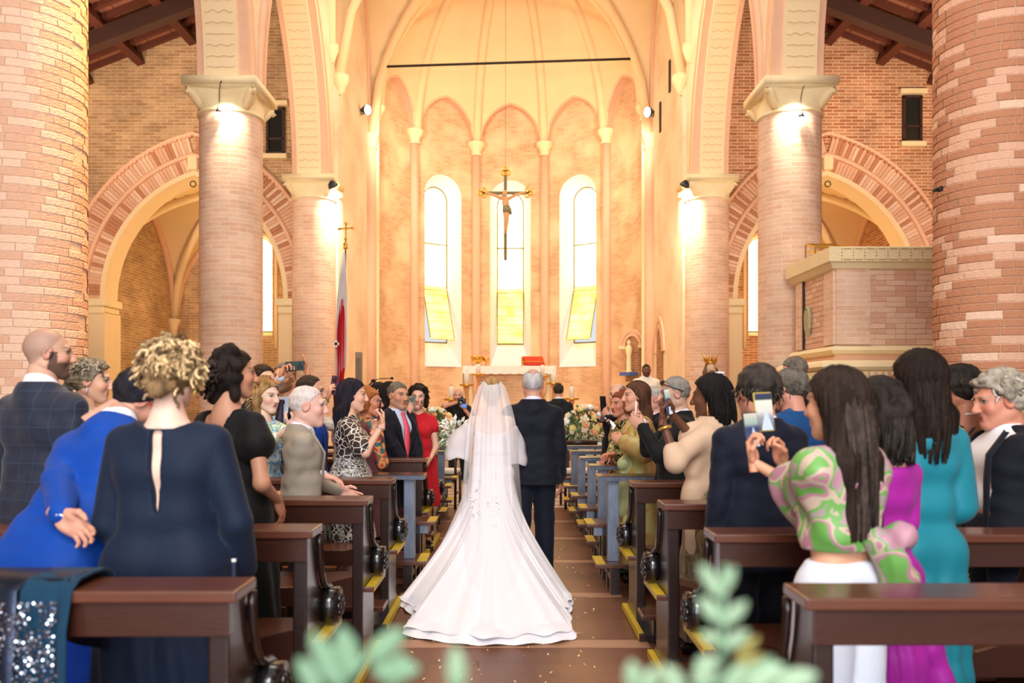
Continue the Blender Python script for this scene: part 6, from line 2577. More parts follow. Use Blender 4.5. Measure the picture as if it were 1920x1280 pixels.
    def dress(s, m_, sleeve=0.25, hem=0.35, neck=1.40, back=None, g=0.014, skirt=0.12, flare=0.0, name='dress', key=None, bell=0.0, waist=True, folds=0.004, front_neck=None, off=False, shoes=(30, 24, 24), slim=0.0):
        tu = s.uncoord
        def f(F):
            s.torso(F, g)
            if sleeve > 0:
                s.limbs(F, g, upto=sleeve, legs=False, flare=flare, k=0.014)
            if hem < 0.85:
                z0, z1 = 0.92, hem
                n = 5
                for i in range(n):
                    t0, t1 = i / n, (i + 1) / n
                    r0, r1 = 0.110 + skirt * t0 - slim * t0, 0.110 + skirt * t1 - slim * t1
                    a, b_ = np.array((0, -0.005, z0 + (z1 - z0) * t0)) * s.k, np.array((0, -0.005, z0 + (z1 - z0) * t1)) * s.k
                    for q in (-1, 1):
                        F.cap(a + np.array((q * 0.07 * s.b, 0, 0)), b_ + np.array((q * 0.07 * s.b, 0, 0)), (r0 * s.b + g) * s.k, (r1 * s.b + g) * s.k, k=0.05)
        fn = front_neck if front_neck is not None else neck
        def clipneck(X, Y, Z):
            x, y, z = tu(X, Y, Z)
            lim = np.where(y > 0.0, fn + 0.5 * np.abs(x), neck + 0.45 * np.maximum(0, np.abs(x) - 0.05))
            return np.where(np.abs(x) < 0.13, z - lim, -0.2 if sleeve > 0 or not off else z - neck)
        clips = [clipneck, lambda X, Y, Z: hem * s.k - Z]
        if sleeve <= 0:
            clips.append(lambda X, Y, Z: (lambda x, y, z: np.where(z > 1.25, np.abs(x) - (s.sw - 0.015), -0.2))(*tu(X, Y, Z)))
        if back:
            clips.append(lambda X, Y, Z: (lambda x, y, z: np.where(y < 0.0, -back(x, z), -0.2))(*tu(X, Y, Z)))
        def wp(X, Y, Z):
            sk = np.clip((s.k * 0.95 - Z) / 0.3, 0, 1)
            return folds * noise3(X, Y, Z * 0.5, 24, s.H * 3) + sk * 0.010 * np.sin(np.arctan2(X, Y) * 11 + 1.2 * np.sin(Z * 6))
        d = s.cloth(name, m_, f, clips, wp)
        if shoes:
            s.shoes(shoes)
        return d

    def ear_ring(s, q, rgb=(230, 220, 200), drop=0.03, r=0.006):
        b = MB()
        p = [s.hpos((q * 0.083, -0.002, -0.030)), s.hpos((q * 0.085, -0.002, -0.030 - drop * 0.6)), s.hpos((q * 0.085, -0.002, -0.030 - drop))]
        b.tube(p, [r * 0.5, r * 0.8, r], 6)
        return b.build('earring', mat('earring_%d_%d_%d' % rgb, rgb, 0.25, metal=0.5), s.body, True)

    def bracelet(s, q, m_, t=0.9, r=0.004, pad=0.006):
        a = s.arm[q]
        d = (a['w'] - a['e'])
        d /= np.linalg.norm(d)
        c = a['e'] + (a['w'] - a['e']) * t
        u = np.cross(d, (0.3, 0.2, 0.9)); u /= np.linalg.norm(u)
        v = np.cross(d, u)
        rw = (0.029 if s.sex == 'm' else 0.0245) * s.k + pad
        b = MB()
        b.tube([c + rw * (u * math.cos(t_) + v * math.sin(t_)) for t_ in np.linspace(0, 2 * PI, 19)], r, 6, False)
        return b.build('bracelet', m_, s.body, True)


# ------------------------------------------------------------------ phones
def phone(label, loc, normal, up, rgb=(24, 24, 28), screen=None, cam=True, size=(0.074, 0.152, 0.009), cat='phone', group=None):
    """normal: the way the screen looks; up: long axis"""
    n = Vector(normal).normalized()
    u = Vector(up)
    u = (u - n * u.dot(n)).normalized()
    x = u.cross(n)
    t = bpy.data.objects.new('phone', None)
    COL.objects.link(t)
    t.matrix_world = Matrix(((x.x, u.x, n.x, loc[0]), (x.y, u.y, n.y, loc[1]), (x.z, u.z, n.z, loc[2]), (0, 0, 0, 1)))
    tag(t, label, cat, group)
    b = MB(); b.box((0, 0, 0), (size[0], size[1], size[2]))
    b.build('case', mat('phone_%d_%d_%d' % rgb, rgb, 0.3, 0.08, 20), t, bevel=0.008)
    b = MB(); b.box((0, 0, size[2] / 2 + 0.0003), (size[0] - 0.008, size[1] - 0.010, 0.0008))
    b.build('screen', screen or mat('phone_screen_dark', (18, 22, 30), 0.12), t)
    if cam:
        b = MB()
        for dx, dy in ((-0.0, 0.0), (0.0, -0.024), (0.022, -0.012)):
            b.lathe([(0.0, 0), (0.009, 0), (0.010, 0.003), (0.006, 0.003), (0.0, 0.0015)], (-0.012 + dx, size[1] / 2 - 0.022 + dy, -size[2] / 2 - 0.0005), 12, R=None)
        b2 = MB()
        for v, f in ((b, 0),):
            pass
        o = b.build('camera_lens', mat('lens_black', (12, 12, 16), 0.1), t, True)
        o.scale = (1, 1, -1)
        o.location = (0, 0, -size[2] - 0.001)
    return t


def screen_mat(name, bands):
    """lit phone screen showing the aisle: colour blocks stacked from top to bottom"""
    m, nt, b = _new(name)
    tc = N(nt, 'ShaderNodeTexCoord')
    sp_ = N(nt, 'ShaderNodeSeparateXYZ')
    nt.links.new(tc.outputs['Generated'], sp_.inputs[0])
    rp = N(nt, 'ShaderNodeValToRGB')
    rp.color_ramp.interpolation = 'EASE'
    el = rp.color_ramp.elements
    for i, (pos, rgb) in enumerate(bands):
        e = el[i] if i < 2 else el.new(pos)
        e.position = pos
        e.color = S(rgb)
    nt.links.new(sp_.outputs['Y'], rp.inputs[0])
    # pale gown shape in the lower middle
    tri = N(nt, 'ShaderNodeMath', operation='SUBTRACT')
    nt.links.new(sp_.outputs['X'], tri.inputs[0]); tri.inputs[1].default_value = 0.58
    ab = N(nt, 'ShaderNodeMath', operation='ABSOLUTE'); nt.links.new(tri.outputs[0], ab.inputs[0])
    wv = N(nt, 'ShaderNodeMapRange'); wv.inputs[1].default_value, wv.inputs[2].default_value, wv.inputs[3].default_value, wv.inputs[4].default_value = 0.05, 0.6, 0.34, 0.0
    nt.links.new(sp_.outputs['Y'], wv.inputs[0])
    lt = N(nt, 'ShaderNodeMath', operation='LESS_THAN'); nt.links.new(ab.outputs[0], lt.inputs[0]); nt.links.new(wv.outputs[0], lt.inputs[1])
    mx = N(nt, 'ShaderNodeMix', data_type='RGBA'); nt.links.new(lt.outputs[0], mx.inputs[0]); nt.links.new(rp.outputs[0], mx.inputs[6]); mx.inputs[7].default_value = S((214, 226, 240))
    nt.links.new(mx.outputs[2], b.inputs['Emission Color'])
    b.inputs['Emission Strength'].default_value = 0.75
    b.inputs['Base Color'].default_value = (0.02, 0.02, 0.02, 1)
    b.inputs['Roughness'].default_value = 0.15
    return m
# ------------------------------------------------------------------ cloth materials
def cloth_mat(name, rgb, rough=0.75, var=0.10, scale=9, bump=0.15, bscale=90, sheen=0.05, spec=0.22):
    return mat(name, rgb, rough, var, scale, bump, bscale, spec=spec, sheen=sheen)


def grid_mat(name, base, line, pitch=0.055, w=0.03):
    m, nt, b = _new(name)
    tc = N(nt, 'ShaderNodeTexCoord')
    sx = N(nt, 'ShaderNodeSeparateXYZ')
    nt.links.new(tc.outputs['Object'], sx.inputs[0])
    vals = []
    for ax in ('X', 'Z'):
        d = N(nt, 'ShaderNodeMath', operation='DIVIDE'); nt.links.new(sx.outputs[ax], d.inputs[0]); d.inputs[1].default_value = pitch
        f = N(nt, 'ShaderNodeMath', operation='FRACT'); nt.links.new(d.outputs[0], f.inputs[0])
        l = N(nt, 'ShaderNodeMath', operation='LESS_THAN'); nt.links.new(f.outputs[0], l.inputs[0]); l.inputs[1].default_value = w
        vals.append(l)
    mxm = N(nt, 'ShaderNodeMath', operation='MAXIMUM'); nt.links.new(vals[0].outputs[0], mxm.inputs[0]); nt.links.new(vals[1].outputs[0], mxm.inputs[1])
    mx = N(nt, 'ShaderNodeMix', data_type='RGBA'); nt.links.new(mxm.outputs[0], mx.inputs[0]); mx.inputs[6].default_value = S(base); mx.inputs[7].default_value = S(line)
    nt.links.new(mx.outputs[2], b.inputs['Base Color'])
    b.inputs['Roughness'].default_value = 0.75
    b.inputs['Sheen Weight'].default_value = 0.15
    return m


def cell_mat(name, inside, edge, scale=26, width=0.06, scale2=None):
    m, nt, b = _new(name)
    tc = N(nt, 'ShaderNodeTexCoord')
    no = N(nt, 'ShaderNodeTexNoise'); no.inputs['Scale'].default_value = 14
    nt.links.new(tc.outputs['Object'], no.inputs['Vector'])
    ma = N(nt, 'ShaderNodeVectorMath', operation='MULTIPLY_ADD'); nt.links.new(no.outputs['Color'], ma.inputs[0]); ma.inputs[1].default_value = (0.02, 0.02, 0.02); nt.links.new(tc.outputs['Object'], ma.inputs[2])
    vo = N(nt, 'ShaderNodeTexVoronoi', feature='DISTANCE_TO_EDGE'); vo.inputs['Scale'].default_value = scale
    nt.links.new(ma.outputs[0], vo.inputs['Vector'])
    lt = N(nt, 'ShaderNodeMath', operation='LESS_THAN'); nt.links.new(vo.outputs['Distance'], lt.inputs[0]); lt.inputs[1].default_value = width
    mx = N(nt, 'ShaderNodeMix', data_type='RGBA'); nt.links.new(lt.outputs[0], mx.inputs[0]); mx.inputs[6].default_value = S(inside); mx.inputs[7].default_value = S(edge)
    nt.links.new(mx.outputs[2], b.inputs['Base Color'])
    b.inputs['Roughness'].default_value = 0.6
    return m


def blotch_mat(name, cols, scale=7, rough=0.55, detail=1.5, seed=0.0, stretch=(1, 1, 1), const=True):
    m, nt, b = _new(name)
    tc = N(nt, 'ShaderNodeTexCoord')
    mp = N(nt, 'ShaderNodeMapping'); mp.inputs['Location'].default_value = (seed, seed * 2, 0); mp.inputs['Scale'].default_value = stretch
    nt.links.new(tc.outputs['Object'], mp.inputs[0])
    no = N(nt, 'ShaderNodeTexNoise'); no.inputs['Scale'].default_value = scale; no.inputs['Detail'].default_value = detail; no.inputs['Distortion'].default_value = 0.8
    nt.links.new(mp.outputs[0], no.inputs['Vector'])
    rp = N(nt, 'ShaderNodeValToRGB')
    if const:
        rp.color_ramp.interpolation = 'CONSTANT'
    n = len(cols)
    el = rp.color_ramp.elements
    for i, c in enumerate(cols):
        pos = 0.0 if i == 0 else 0.34 + 0.32 * (i - 0.5) / (n - 1)
        e = el[i] if i < 2 else el.new(pos)
        e.position = pos
        e.color = S(c)
    nt.links.new(no.outputs[0], rp.inputs[0])
    nt.links.new(rp.outputs[0], b.inputs['Base Color'])
    b.inputs['Roughness'].default_value = rough
    return m


NAVY = cloth_mat('navy_suiting', (20, 25, 42))
NAVY2 = cloth_mat('midnight_suiting', (15, 17, 28))
BLACKS = cloth_mat('black_suiting', (17, 17, 20))
CHECK = grid_mat('navy_windowpane_suiting', (16, 25, 48), (40, 54, 84), 0.085, 0.03)
ROYAL = cloth_mat('royal_blue_suiting', (2, 62, 152), 0.65)
ROYALT = cloth_mat('royal_blue_trouser', (6, 58, 160), 0.65)
GREYS = cloth_mat('grey_suiting', (128, 128, 130))
BEIGEG = cloth_mat('beige_grey_suiting', (160, 150, 136))
BLUEG = cloth_mat('slate_blue_suiting', (64, 76, 100))
DKTEAL = cloth_mat('dark_navy_crepe', (18, 30, 52), 0.7)
BLACKD = cloth_mat('black_dress_cloth', (16, 15, 17), 0.7)
REDL = cloth_mat('red_lace', (206, 30, 44), 0.7, 0.3, 60, 0.5, 120)
TEAL = cloth_mat('teal_satin', (28, 120, 136), 0.42, 0.10, 6, 0.05, 30)
MAGENTA = cloth_mat('magenta_satin', (160, 36, 146), 0.45, 0.12, 6, 0.05, 30)
WHITET = cloth_mat('white_trouser_cloth', (226, 230, 244), 0.7, 0.04)
WHITESH = cloth_mat('white_linen_shirt', (232, 230, 230), 0.75, 0.05)
ALB = cloth_mat('white_alb', (248, 240, 222), 0.8, 0.04)
SHAWL = cloth_mat('beige_shawl', (212, 180, 152), 0.8, 0.08)
GIRAFFE = cell_mat('giraffe_print', (46, 34, 36), (226, 216, 206), 21, 0.055)
ZEBRA = blotch_mat('black_white_ripple_print', [(20, 20, 26), (232, 228, 222), (20, 20, 26), (232, 228, 222), (20, 20, 26)], 26, 0.6, 1, 2.0, (1, 1, 2.2))
FLORAL = blotch_mat('green_pink_floral_chiffon', [(176, 128, 144), (158, 142, 138), (104, 160, 78), (184, 164, 146), (170, 118, 134), (98, 156, 72)], 8, 0.5, 1.2, 1.0)
GOLDGR = blotch_mat('green_gold_satin', [(150, 142, 70), (186, 172, 104), (176, 128, 70), (164, 160, 92)], 6, 0.4, 2, 3.0, (1, 1, 0.6), False)
BROCADE = blotch_mat('bronze_brocade', [(70, 56, 38), (132, 108, 74), (92, 74, 50), (150, 126, 88)], 22, 0.5, 3, 1.0, (1, 1, 0.4), False)
PAISLEY = blotch_mat('black_gold_paisley', [(24, 22, 22), (30, 26, 26), (190, 176, 96), (24, 22, 22), (26, 24, 24)], 24, 0.6, 2, 5.0)
LIGHTP = blotch_mat('pale_blue_green_print', [(206, 222, 226), (120, 170, 200), (226, 234, 214), (150, 190, 150)], 16, 0.6, 1, 2.0)
SCARFM = blotch_mat('orange_teal_scarf', [(196, 70, 30), (226, 150, 90), (60, 110, 110), (190, 60, 30)], 9, 0.6, 1, 4.0)
STRIPEC = blotch_mat('cream_stripe_knit', [(236, 222, 206), (206, 180, 160), (236, 222, 206)], 40, 0.8, 0, 1.0, (0.1, 0.1, 1))
TULLE = cloth_mat('bridal_tulle', (240, 235, 241), 0.8, 0.02, 4, 0.1, 60, 0.3)

FAIR, TAN, OLIVE, DARK, BROWN, PALE = (226, 178, 152), (206, 150, 116), (196, 146, 112), (104, 66, 48), (150, 100, 74), (234, 196, 176)


def hold(q, c, n, up, tilt=0.45, hand='grip'):
    """arm spec for a hand holding a phone centred at c whose screen looks along n with long axis up; q = +1 right hand"""
    n, up = Vector(n).normalized(), Vector(up).normalized()
    x = up.cross(n)            # right-hand side of the screen as its viewer sees it
    f = (up * 0.85 - x * q * tilt).normalized()
    w = Vector(c) - f * 0.085 - n * 0.030 - up * 0.02
    return dict(at=w, fingers=f, palm=n, hand=hand, hint=(q * 0.45, -0.15, -1.0))


def who(px, py, d, yaw, label, vol=0.0, floor=0.0, **kw):
    """head at pixel column px with its top at row py, standing d metres from the camera"""
    p = W(px, py, d)
    H = p.z - floor - vol
    yw = math.radians(yaw)
    hx = 0.022 * H / 1.75
    x, y = p.x + math.sin(yw) * hx, p.y - math.cos(yw) * hx
    return Person(label, x, y, H, yw, floor=floor, **kw)


R_ = math.radians
# ================================================================== left-hand guests
# bald man, windowpane suit, standing by the first left column
P = who(92, 614, 3.92, -22, 'bald bearded man in navy windowpane suit seen from behind beside the big left column', sex='m', skin=(206, 160, 136), head=(R_(-38), 0.05, 0), h=0.011,
        head_p=dict(beard=(54, 40, 34), beard_amt=0.85, scalp=(120, 104, 98), scalp_amt=0.5), build=1.05)
P.suit(CHECK, NAVY, hem=0.78)
# woman with grey-blond updo
P = who(172, 668, 4.35, -32, 'woman with grey-blond curled updo between the bald man and the bowing man', sex='f', skin=FAIR, head=(R_(-42), 0.12, 0.05), vol=0.015)
P.hair('updo', (62, 56, 50), (166, 152, 128), length=0.1, seed=3, thick=0.014)
P.curls(90, (70, 62, 54), (196, 184, 160), 0.045, lambda r: (r.uniform(-1, 1), r.uniform(-1, 0.7), r.uniform(0.5, 1.0)), 4, 0.012, turns=1.4, thick=0.006)
P.dress(LIGHTP, sleeve=0.8, hem=0.5, neck=1.46)
P.ear_ring(1, (230, 230, 236), 0.035)
# man in royal blue bowing, hand behind his back
pb_ = W(190, 745, 3.02)
P = Person('man in bright royal blue suit and red glasses bowing his head, hand behind his back', pb_.x - 0.12, 2.98, 1.73, R_(-20), sex='m', skin=(206, 156, 134), lean=0.58, side=-0.03, head=(R_(-30), 0.75, 0.15), h=0.010,
           arms={'L': dict(at=W(112, 985, 2.74), hint=(-1.0, -0.2, 0.2), fingers=(0.85, -0.15, -0.55), palm=(-0.1, -1, 0.1), hand='relaxed'),
                 'R': dict(loc=(0.18, 0.42, 1.0))}, build=1.1,
           head_p=dict(brow=(40, 30, 26)))
P.hair('short', (22, 20, 24), (44, 42, 50), length=0.1, seed=5, thick=0.020)
P.suit(ROYAL, ROYALT, hem=0.76)
b = MB()
for q in (-1, 1):
    b.tube([P.hpos((q * 0.082, -0.01, 0.012)), P.hpos((q * 0.078, 0.06, 0.014)), P.hpos((q * 0.062, 0.098, 0.014))], 0.0032, 6)
    b.tube([P.hpos((q * 0.032 + 0.024 * math.cos(t), 0.102, 0.010 + 0.017 * math.sin(t))) for t in np.linspace(0, 2 * PI, 17)], 0.0028, 6, False)
b.build('red_glasses', mat('red_glasses_plastic', (206, 30, 40), 0.3), P.body, True)
# woman with blond curly hair, navy dress with keyhole back
P = who(324, 642, 2.88, 0, 'woman with big blond curls in dark navy dress with keyhole back, nearest left pew', sex='f', skin=PALE, build=1.16, h=0.0095, head=(0, 0.10, 0),
        arms={'R': dict(loc=(0.25, 0.10, 0.87), hint=(0.5, -1, 0)), 'L': dict(loc=(-0.20, 0.16, 0.90), hint=(-0.3, -1, 0))})
P.hair('updo', (70, 52, 36), (150, 120, 84), length=0.1, seed=8, thick=0.018)
P.curls(330, (92, 68, 44), (232, 200, 150), 0.062, lambda r: (r.uniform(-1, 1), r.uniform(-1, 0.75), r.uniform(-0.25, 1.0)), 11, 0.017, turns=1.8, thick=0.0075)
P.dress(DKTEAL, sleeve=0.93, hem=0.16, neck=1.435, front_neck=1.40, g=0.020, skirt=0.035, shoes=(20, 20, 26),
        back=lambda x, z: np.where((z > 1.135) & (z < 1.425), np.abs(x) - 0.0035 - 0.016 * np.sin(np.clip((z - 1.13) / 0.30, 0, 1) * PI * 0.62), 0.2))
P.ear_ring(1, (226, 190, 110), 0.045, 0.008)
P.ear_ring(-1, (226, 190, 110), 0.045, 0.008)
b = MB(); b.grid([[P.T((0.215 + w, -0.02 - 0.03 * t, 0.96 - 0.78 * t)) for w in (0.0, 0.02, 0.036)] for t in np.linspace(0, 1, 14)])
o = b.build('patterned_trim', blotch_mat('white_navy_trim', [(236, 232, 224), (236, 232, 224), (30, 40, 70), (236, 232, 224)], 18, 0.7, 1, 3.0, (0.2, 0.2, 1)), P.root); sd_ = o.modifiers.new('s', 'SOLIDIFY'); sd_.thickness = 0.01
# dark-haired woman in black, bare back
P = who(440, 655, 3.95, -28, 'dark-haired woman with wavy half-up hair in black backless dress, left side', sex='f', skin=(196, 142, 114), head=(R_(-30), 0.05, 0), h=0.0105, build=1.15,
        arms={'R': dict(at=W(522, 938, 3.98), hint=(0.6, -1, 0), fingers=(0.1, 0.4, -0.8), palm=(-0.8, 0.2, -0.2))})
P.hair('bob', (18, 15, 15), (46, 36, 32), length=0.12, seed=4, vol=0.95)
P.curls(120, (16, 14, 14), (60, 48, 42), 0.10, lambda r: (r.uniform(-0.9, 0.9), -1, r.uniform(-0.9, 0.1)), 5, 0.016, turns=1.6, thick=0.009)
P.dress(BLACKD, sleeve=0.16, hem=0.15, neck=1.44, g=0.016, skirt=0.03, flare=0.030, shoes=(20, 18, 18),
        back=lambda x, z: np.where(z > 1.12, np.abs(x + 0.02) - (z - 1.12) * 0.32, 0.2))
# young man behind her
P = who(494, 684, 6.55, -105, 'young dark-haired man half hidden behind the woman in black', sex='m', skin=FAIR, head=(R_(-8), 0, 0))
P.hair('short', (34, 26, 22), (60, 46, 38), length=0.1, seed=2, thick=0.014)
P.suit(NAVY2, NAVY2, tie=None)
# man in grey suit filming overhead
pc = W(553, 686, 6.15)
nrm, up_ = Vector((0.05, 1.0, -0.05)), Vector((0, 0, 1))
P = who(532, 680, 6.55, 178, 'bearded man in grey suit holding his phone up with both hands', sex='m', skin=TAN, head=(R_(-10), -0.05, 0), h=0.011,
        arms={'L': dict(at=pc + Vector((0.105, 0.02, -0.10)), fingers=(-0.15, -0.05, 1.0), palm=(-0.9, -0.3, 0.2), hand='spread', hint=(-0.7, 0.3, -1)),
              'R': dict(at=pc + Vector((-0.115, 0.02, -0.09)), fingers=(0.45, 0.0, 0.9), palm=(0.8, -0.3, 0.2), hand='grip', hint=(0.7, 0.3, -1))},
        head_p=dict(beard=(96, 72, 54), beard_amt=0.7))
P.hair('short', (74, 70, 66), (120, 116, 110), length=0.1, seed=6, thick=0.009)
P.suit(GREYS, GREYS, shirt=(206, 216, 240), tie=(52, 44, 66), open_to=1.12)
phone('dark phone held sideways overhead by the man in grey suit', pc, nrm, (1, 0.0, 0.05), (44, 58, 56), group=None)
# smiling blonde woman
pc = W(546, 774, 5.35)
P = who(500, 713, 5.75, -106, 'smiling blonde woman with loose wavy hair behind the grey-suited old man', sex='f', skin=PALE, head=(R_(-12), 0.12, 0.05), arms={'R': hold(1, pc, (-1, 0.3, 0.25), (0.2, -0.2, 1)), 'L': hold(-1, pc + Vector((0, 0.03, -0.02)), (-1, 0.3, 0.25), (0.2, -0.2, 1))}, head_p=dict(brow=(110, 80, 50), lips=(190, 70, 70)))
P.hair('bob', (96, 70, 42), (176, 140, 92), length=0.13, seed=9, vol=0.85)
P.curls(90, (90, 66, 40), (206, 172, 122), 0.09, lambda r: (r.uniform(-1, 1), r.uniform(-1, 0.1), r.uniform(-0.9, 0.3)), 19, 0.012, turns=1.4, thick=0.006)
P.dress(LIGHTP, sleeve=0.7, hem=0.4, neck=1.42)
phone('phone in a navy case held by the smiling blonde woman', pc, (-1, 0.3, 0.25), (0.2, -0.2, 1), (30, 36, 66))
# balding man in bright blue
P = who(583, 706, 6.0, -84, 'balding man in bright blue suit looking down the aisle from the left', sex='m', skin=(206, 156, 130), head=(R_(-4), 0.08, 0), head_p=dict(beard=(90, 76, 68), beard_amt=0.35))
P.hair('short', (40, 32, 28), (66, 54, 46), length=0.1, seed=3, thick=0.006, line='ring')
P.suit(cloth_mat('cobalt_suiting', (24, 62, 150)), NAVY, tie=(30, 40, 80))
# old man with white hair
P = who(567, 727, 4.97, -72, 'white-haired old man in beige-grey suit resting a hand on the pew', sex='m', skin=(226, 180, 164), head=(R_(-8), 0.05, 0), h=0.011, hs=1.04, build=1.0, lean=0.06,
        arms={'R': dict(at=W(606, 889, 5.02), hint=(0.7, -1, 0.1), fingers=(0.9, 0.2, -0.35), palm=(-0.1, 0.1, -1)), 'L': dict(loc=(-0.2, 0.3, 1.02))}, head_p=dict(brow=(190, 184, 176), iris=(70, 80, 90)))
P.hair('short', (206, 194, 190), (230, 220, 216), length=0.1, seed=7, thick=0.0045)
P.suit(BEIGEG, cloth_mat('charcoal_trouser', (44, 44, 50)), shirt=(236, 232, 246), open_to=1.02)
# giraffe print woman with phone
pc = W(711, 768, 5.75)
P = who(662, 712, 5.98, -80, 'woman with long straight black hair in giraffe-print dress holding up a phone', sex='f', skin=FAIR, head=(R_(0), 0.10, 0), h=0.0105, build=1.05,
        arms={'R': hold(1, pc, (-1, -0.25, 0.15), (0.1, -0.1, 1)), 'L': dict(at=pc + Vector((-0.04, 0.07, -0.15)), fingers=(0.5, -0.1, 0.8), palm=(0.2, -1, 0), hand='grip', hint=(-0.4, 0, -1))}, head_p=dict(lips=(190, 80, 80), brow=(36, 28, 26)))
P.hair('long', (20, 18, 24), (44, 40, 52), length=0.30, seed=3, vol=0.85)
P.dress(GIRAFFE, sleeve=0.40, hem=0.45, neck=1.44, g=0.016, skirt=0.02, flare=0.02)
P.cloth('sash_skirt', ZEBRA, lambda F: (P.torso(F, 0.022), [F.cap(P.T((q * 0.06, 0, 0.95)), P.T((q * 0.06, 0, 0.5)), 0.155, 0.16, k=0.05) for q in (-1, 1)]), [lambda X, Y, Z: Z - P.tz(1.14), lambda X, Y, Z: 0.44 - Z], P.folds(0.008, 30, 2))
P.bracelet(1, mat('silver_bracelet', (220, 220, 224), 0.25, metal=0.7), 0.86)
phone('black phone held up by the woman in giraffe print', pc, (-1, -0.25, 0.15), (0.1, -0.1, 1), (30, 32, 52))
# hidden guest raising a phone
pc = W(627, 722, 6.25)
P = who(655, 722, 6.45, -95, 'guest in cream striped knit raising a phone behind the giraffe-print woman', sex='f', skin=FAIR, arms={'R': hold(1, pc, (0.6, 0.4, -0.1), (0.1, 0, 1))})
P.hair('long', (60, 46, 38), (90, 70, 56), length=0.2, seed=4)
P.dress(STRIPEC, sleeve=0.86, hem=0.4, neck=1.46)
b = MB()
P.bracelet(1, mat('gold_bracelet', (214, 176, 96), 0.3, metal=0.7), 0.84, 0.006)
phone('plum-backed phone raised in front of the flag', pc, (0.5, 0.9, -0.1), (0.12, 0, 1), (84, 52, 74))
# auburn-haired woman
P = who(694, 730, 6.75, -92, 'auburn-haired older woman with orange scarf behind the giraffe-print woman', sex='f', skin=(206, 138, 108), head=(R_(-6), 0.02, 0), head_p=dict(lips=(170, 40, 40)))
P.hair('bob', (126, 66, 34), (176, 110, 62), length=0.05, seed=6, vol=0.75)
P.dress(cloth_mat('plum_wool', (104, 60, 66)), sleeve=0.9, hem=0.4, neck=1.46)
P.cloth('scarf', SCARFM, lambda F: (F.cap(P.T((-0.10, 0.05, 1.42)), P.T((-0.05, 0.14, 1.05)), 0.05, 0.045), F.cap(P.T((0.10, 0.05, 1.42)), P.T((0.06, 0.14, 1.05)), 0.05, 0.045), F.cap(P.T((-0.08, -0.06, 1.45)), P.T((0.08, -0.06, 1.45)), 0.055)), None, P.folds(0.006, 40, 2))
# young bearded man
P = who(712, 718, 8.55, -118, 'young bearded man in slate blue suit, smiling by the microphone boom', sex='m', skin=FAIR, head=(R_(-8), 0, 0), head_p=dict(beard=(50, 34, 28), beard_amt=0.9))
P.hair('short', (26, 20, 18), (44, 34, 30), length=0.1, seed=2, thick=0.013)
P.suit(BLUEG, BLUEG, shirt=(236, 238, 244))
# man in navy suit and pink tie
P = who(747, 718, 7.62, -128, 'grey-haired man in dark navy suit and coral pink tie, hands folded, facing the aisle', sex='m', skin=(206, 152, 122), head=(R_(-6), 0.05, 0), h=0.0105, hs=1.06, build=1.1,
        arms={'R': dict(loc=(0.08, 0.27, 0.88), hint=(1, -0.5, 0), fingers=(0.7, -0.5, -0.4), palm=(0.3, 0.6, -0.6), hand='relaxed'), 'L': dict(loc=(-0.08, 0.25, 0.90), hint=(-1, -0.5, 0), fingers=(0.3, 0.8, -0.4), palm=(-0.3, 0.6, -0.6), hand='relaxed')},
        head_p=dict(brow=(70, 60, 52), beard=(150, 128, 112), beard_amt=0.35))
P.hair('short', (82, 72, 60), (126, 116, 104), length=0.1, seed=12, thick=0.008)
P.suit(NAVY2, NAVY2, shirt=(206, 214, 244), tie=(232, 84, 106), open_to=1.0)
# black-haired woman just behind him
P = who(733, 717, 8.0, -70, 'woman with sleek black hair standing behind the man with the pink tie', sex='f', skin=FAIR, head=(R_(10), 0, 0))
P.hair('long', (22, 19, 20), (38, 33, 34), length=0.30, seed=9, vol=0.9)
P.dress(cloth_mat('beige_dress_cloth', (186, 158, 128)), sleeve=0.8, hem=0.4, neck=1.45)
# woman in red
pc = W(771, 757, 7.72)
P = who(784, 724, 8.0, -168, 'woman with dark curly bob in red lace dress photographing the bride', sex='f', skin=FAIR, head=(R_(-10), 0.04, -0.05), h=0.0105,
        arms={'R': hold(1, pc, (-0.15, 1, 0.0), (0.1, 0, 1)), 'L': dict(at=W(806, 862, 7.8), hint=(-0.6, -1, 0))}, head_p=dict(lips=(200, 60, 60)))
P.hair('bob', (22, 17, 16), (54, 40, 34), length=0.08, seed=14, vol=0.95)
P.curls(110, (20, 16, 15), (58, 44, 38), 0.05, lambda r: (r.uniform(-1, 1), r.uniform(-1, 0.45), r.uniform(-0.8, 0.9)), 15, 0.015, turns=1.6, thick=0.007)
P.dress(REDL, sleeve=0.14, hem=0.45, neck=1.45, front_neck=1.44, g=0.014, skirt=0.03, flare=0.015)
phone('gold-cased phone held up by the woman in red', pc, (-0.15, 1, 0.0), (0.1, 0, 1), (96, 88, 60))
# photographer
pc = W(866, 752, 13.62)
P = who(859, 729, 14.0, 178, 'bald photographer in black t-shirt aiming a camera down the aisle', sex='m', skin=(222, 170, 146), head=(0, 0.1, 0), h=0.013,
        arms={'R': dict(at=pc + Vector((-0.09, 0.05, -0.02)), fingers=(0.8, -0.3, 0.2), palm=(0.3, -0.2, -0.8), hand='grip', hint=(1.0, -0.1, -0.2)), 'L': dict(at=pc + Vector((0.05, 0.04, -0.14)), fingers=(-0.2, -0.2, 1), palm=(-0.6, -0.6, 0.3), hand='grip', hint=(-0.6, 0.2, -1))},
        head_p=dict(beard=(92, 74, 66), beard_amt=0.6), stance=0.08)
bk = cloth_mat('black_jersey', (20, 20, 22))
P.cloth('t_shirt', bk, lambda F: (P.torso(F, 0.016), P.limbs(F, 0.016, upto=0.36, legs=False, flare=0.01)), [lambda X, Y, Z: P.tz(0.90) - Z, lambda X, Y, Z: Z - P.tz(1.485)], P.folds(0.006))
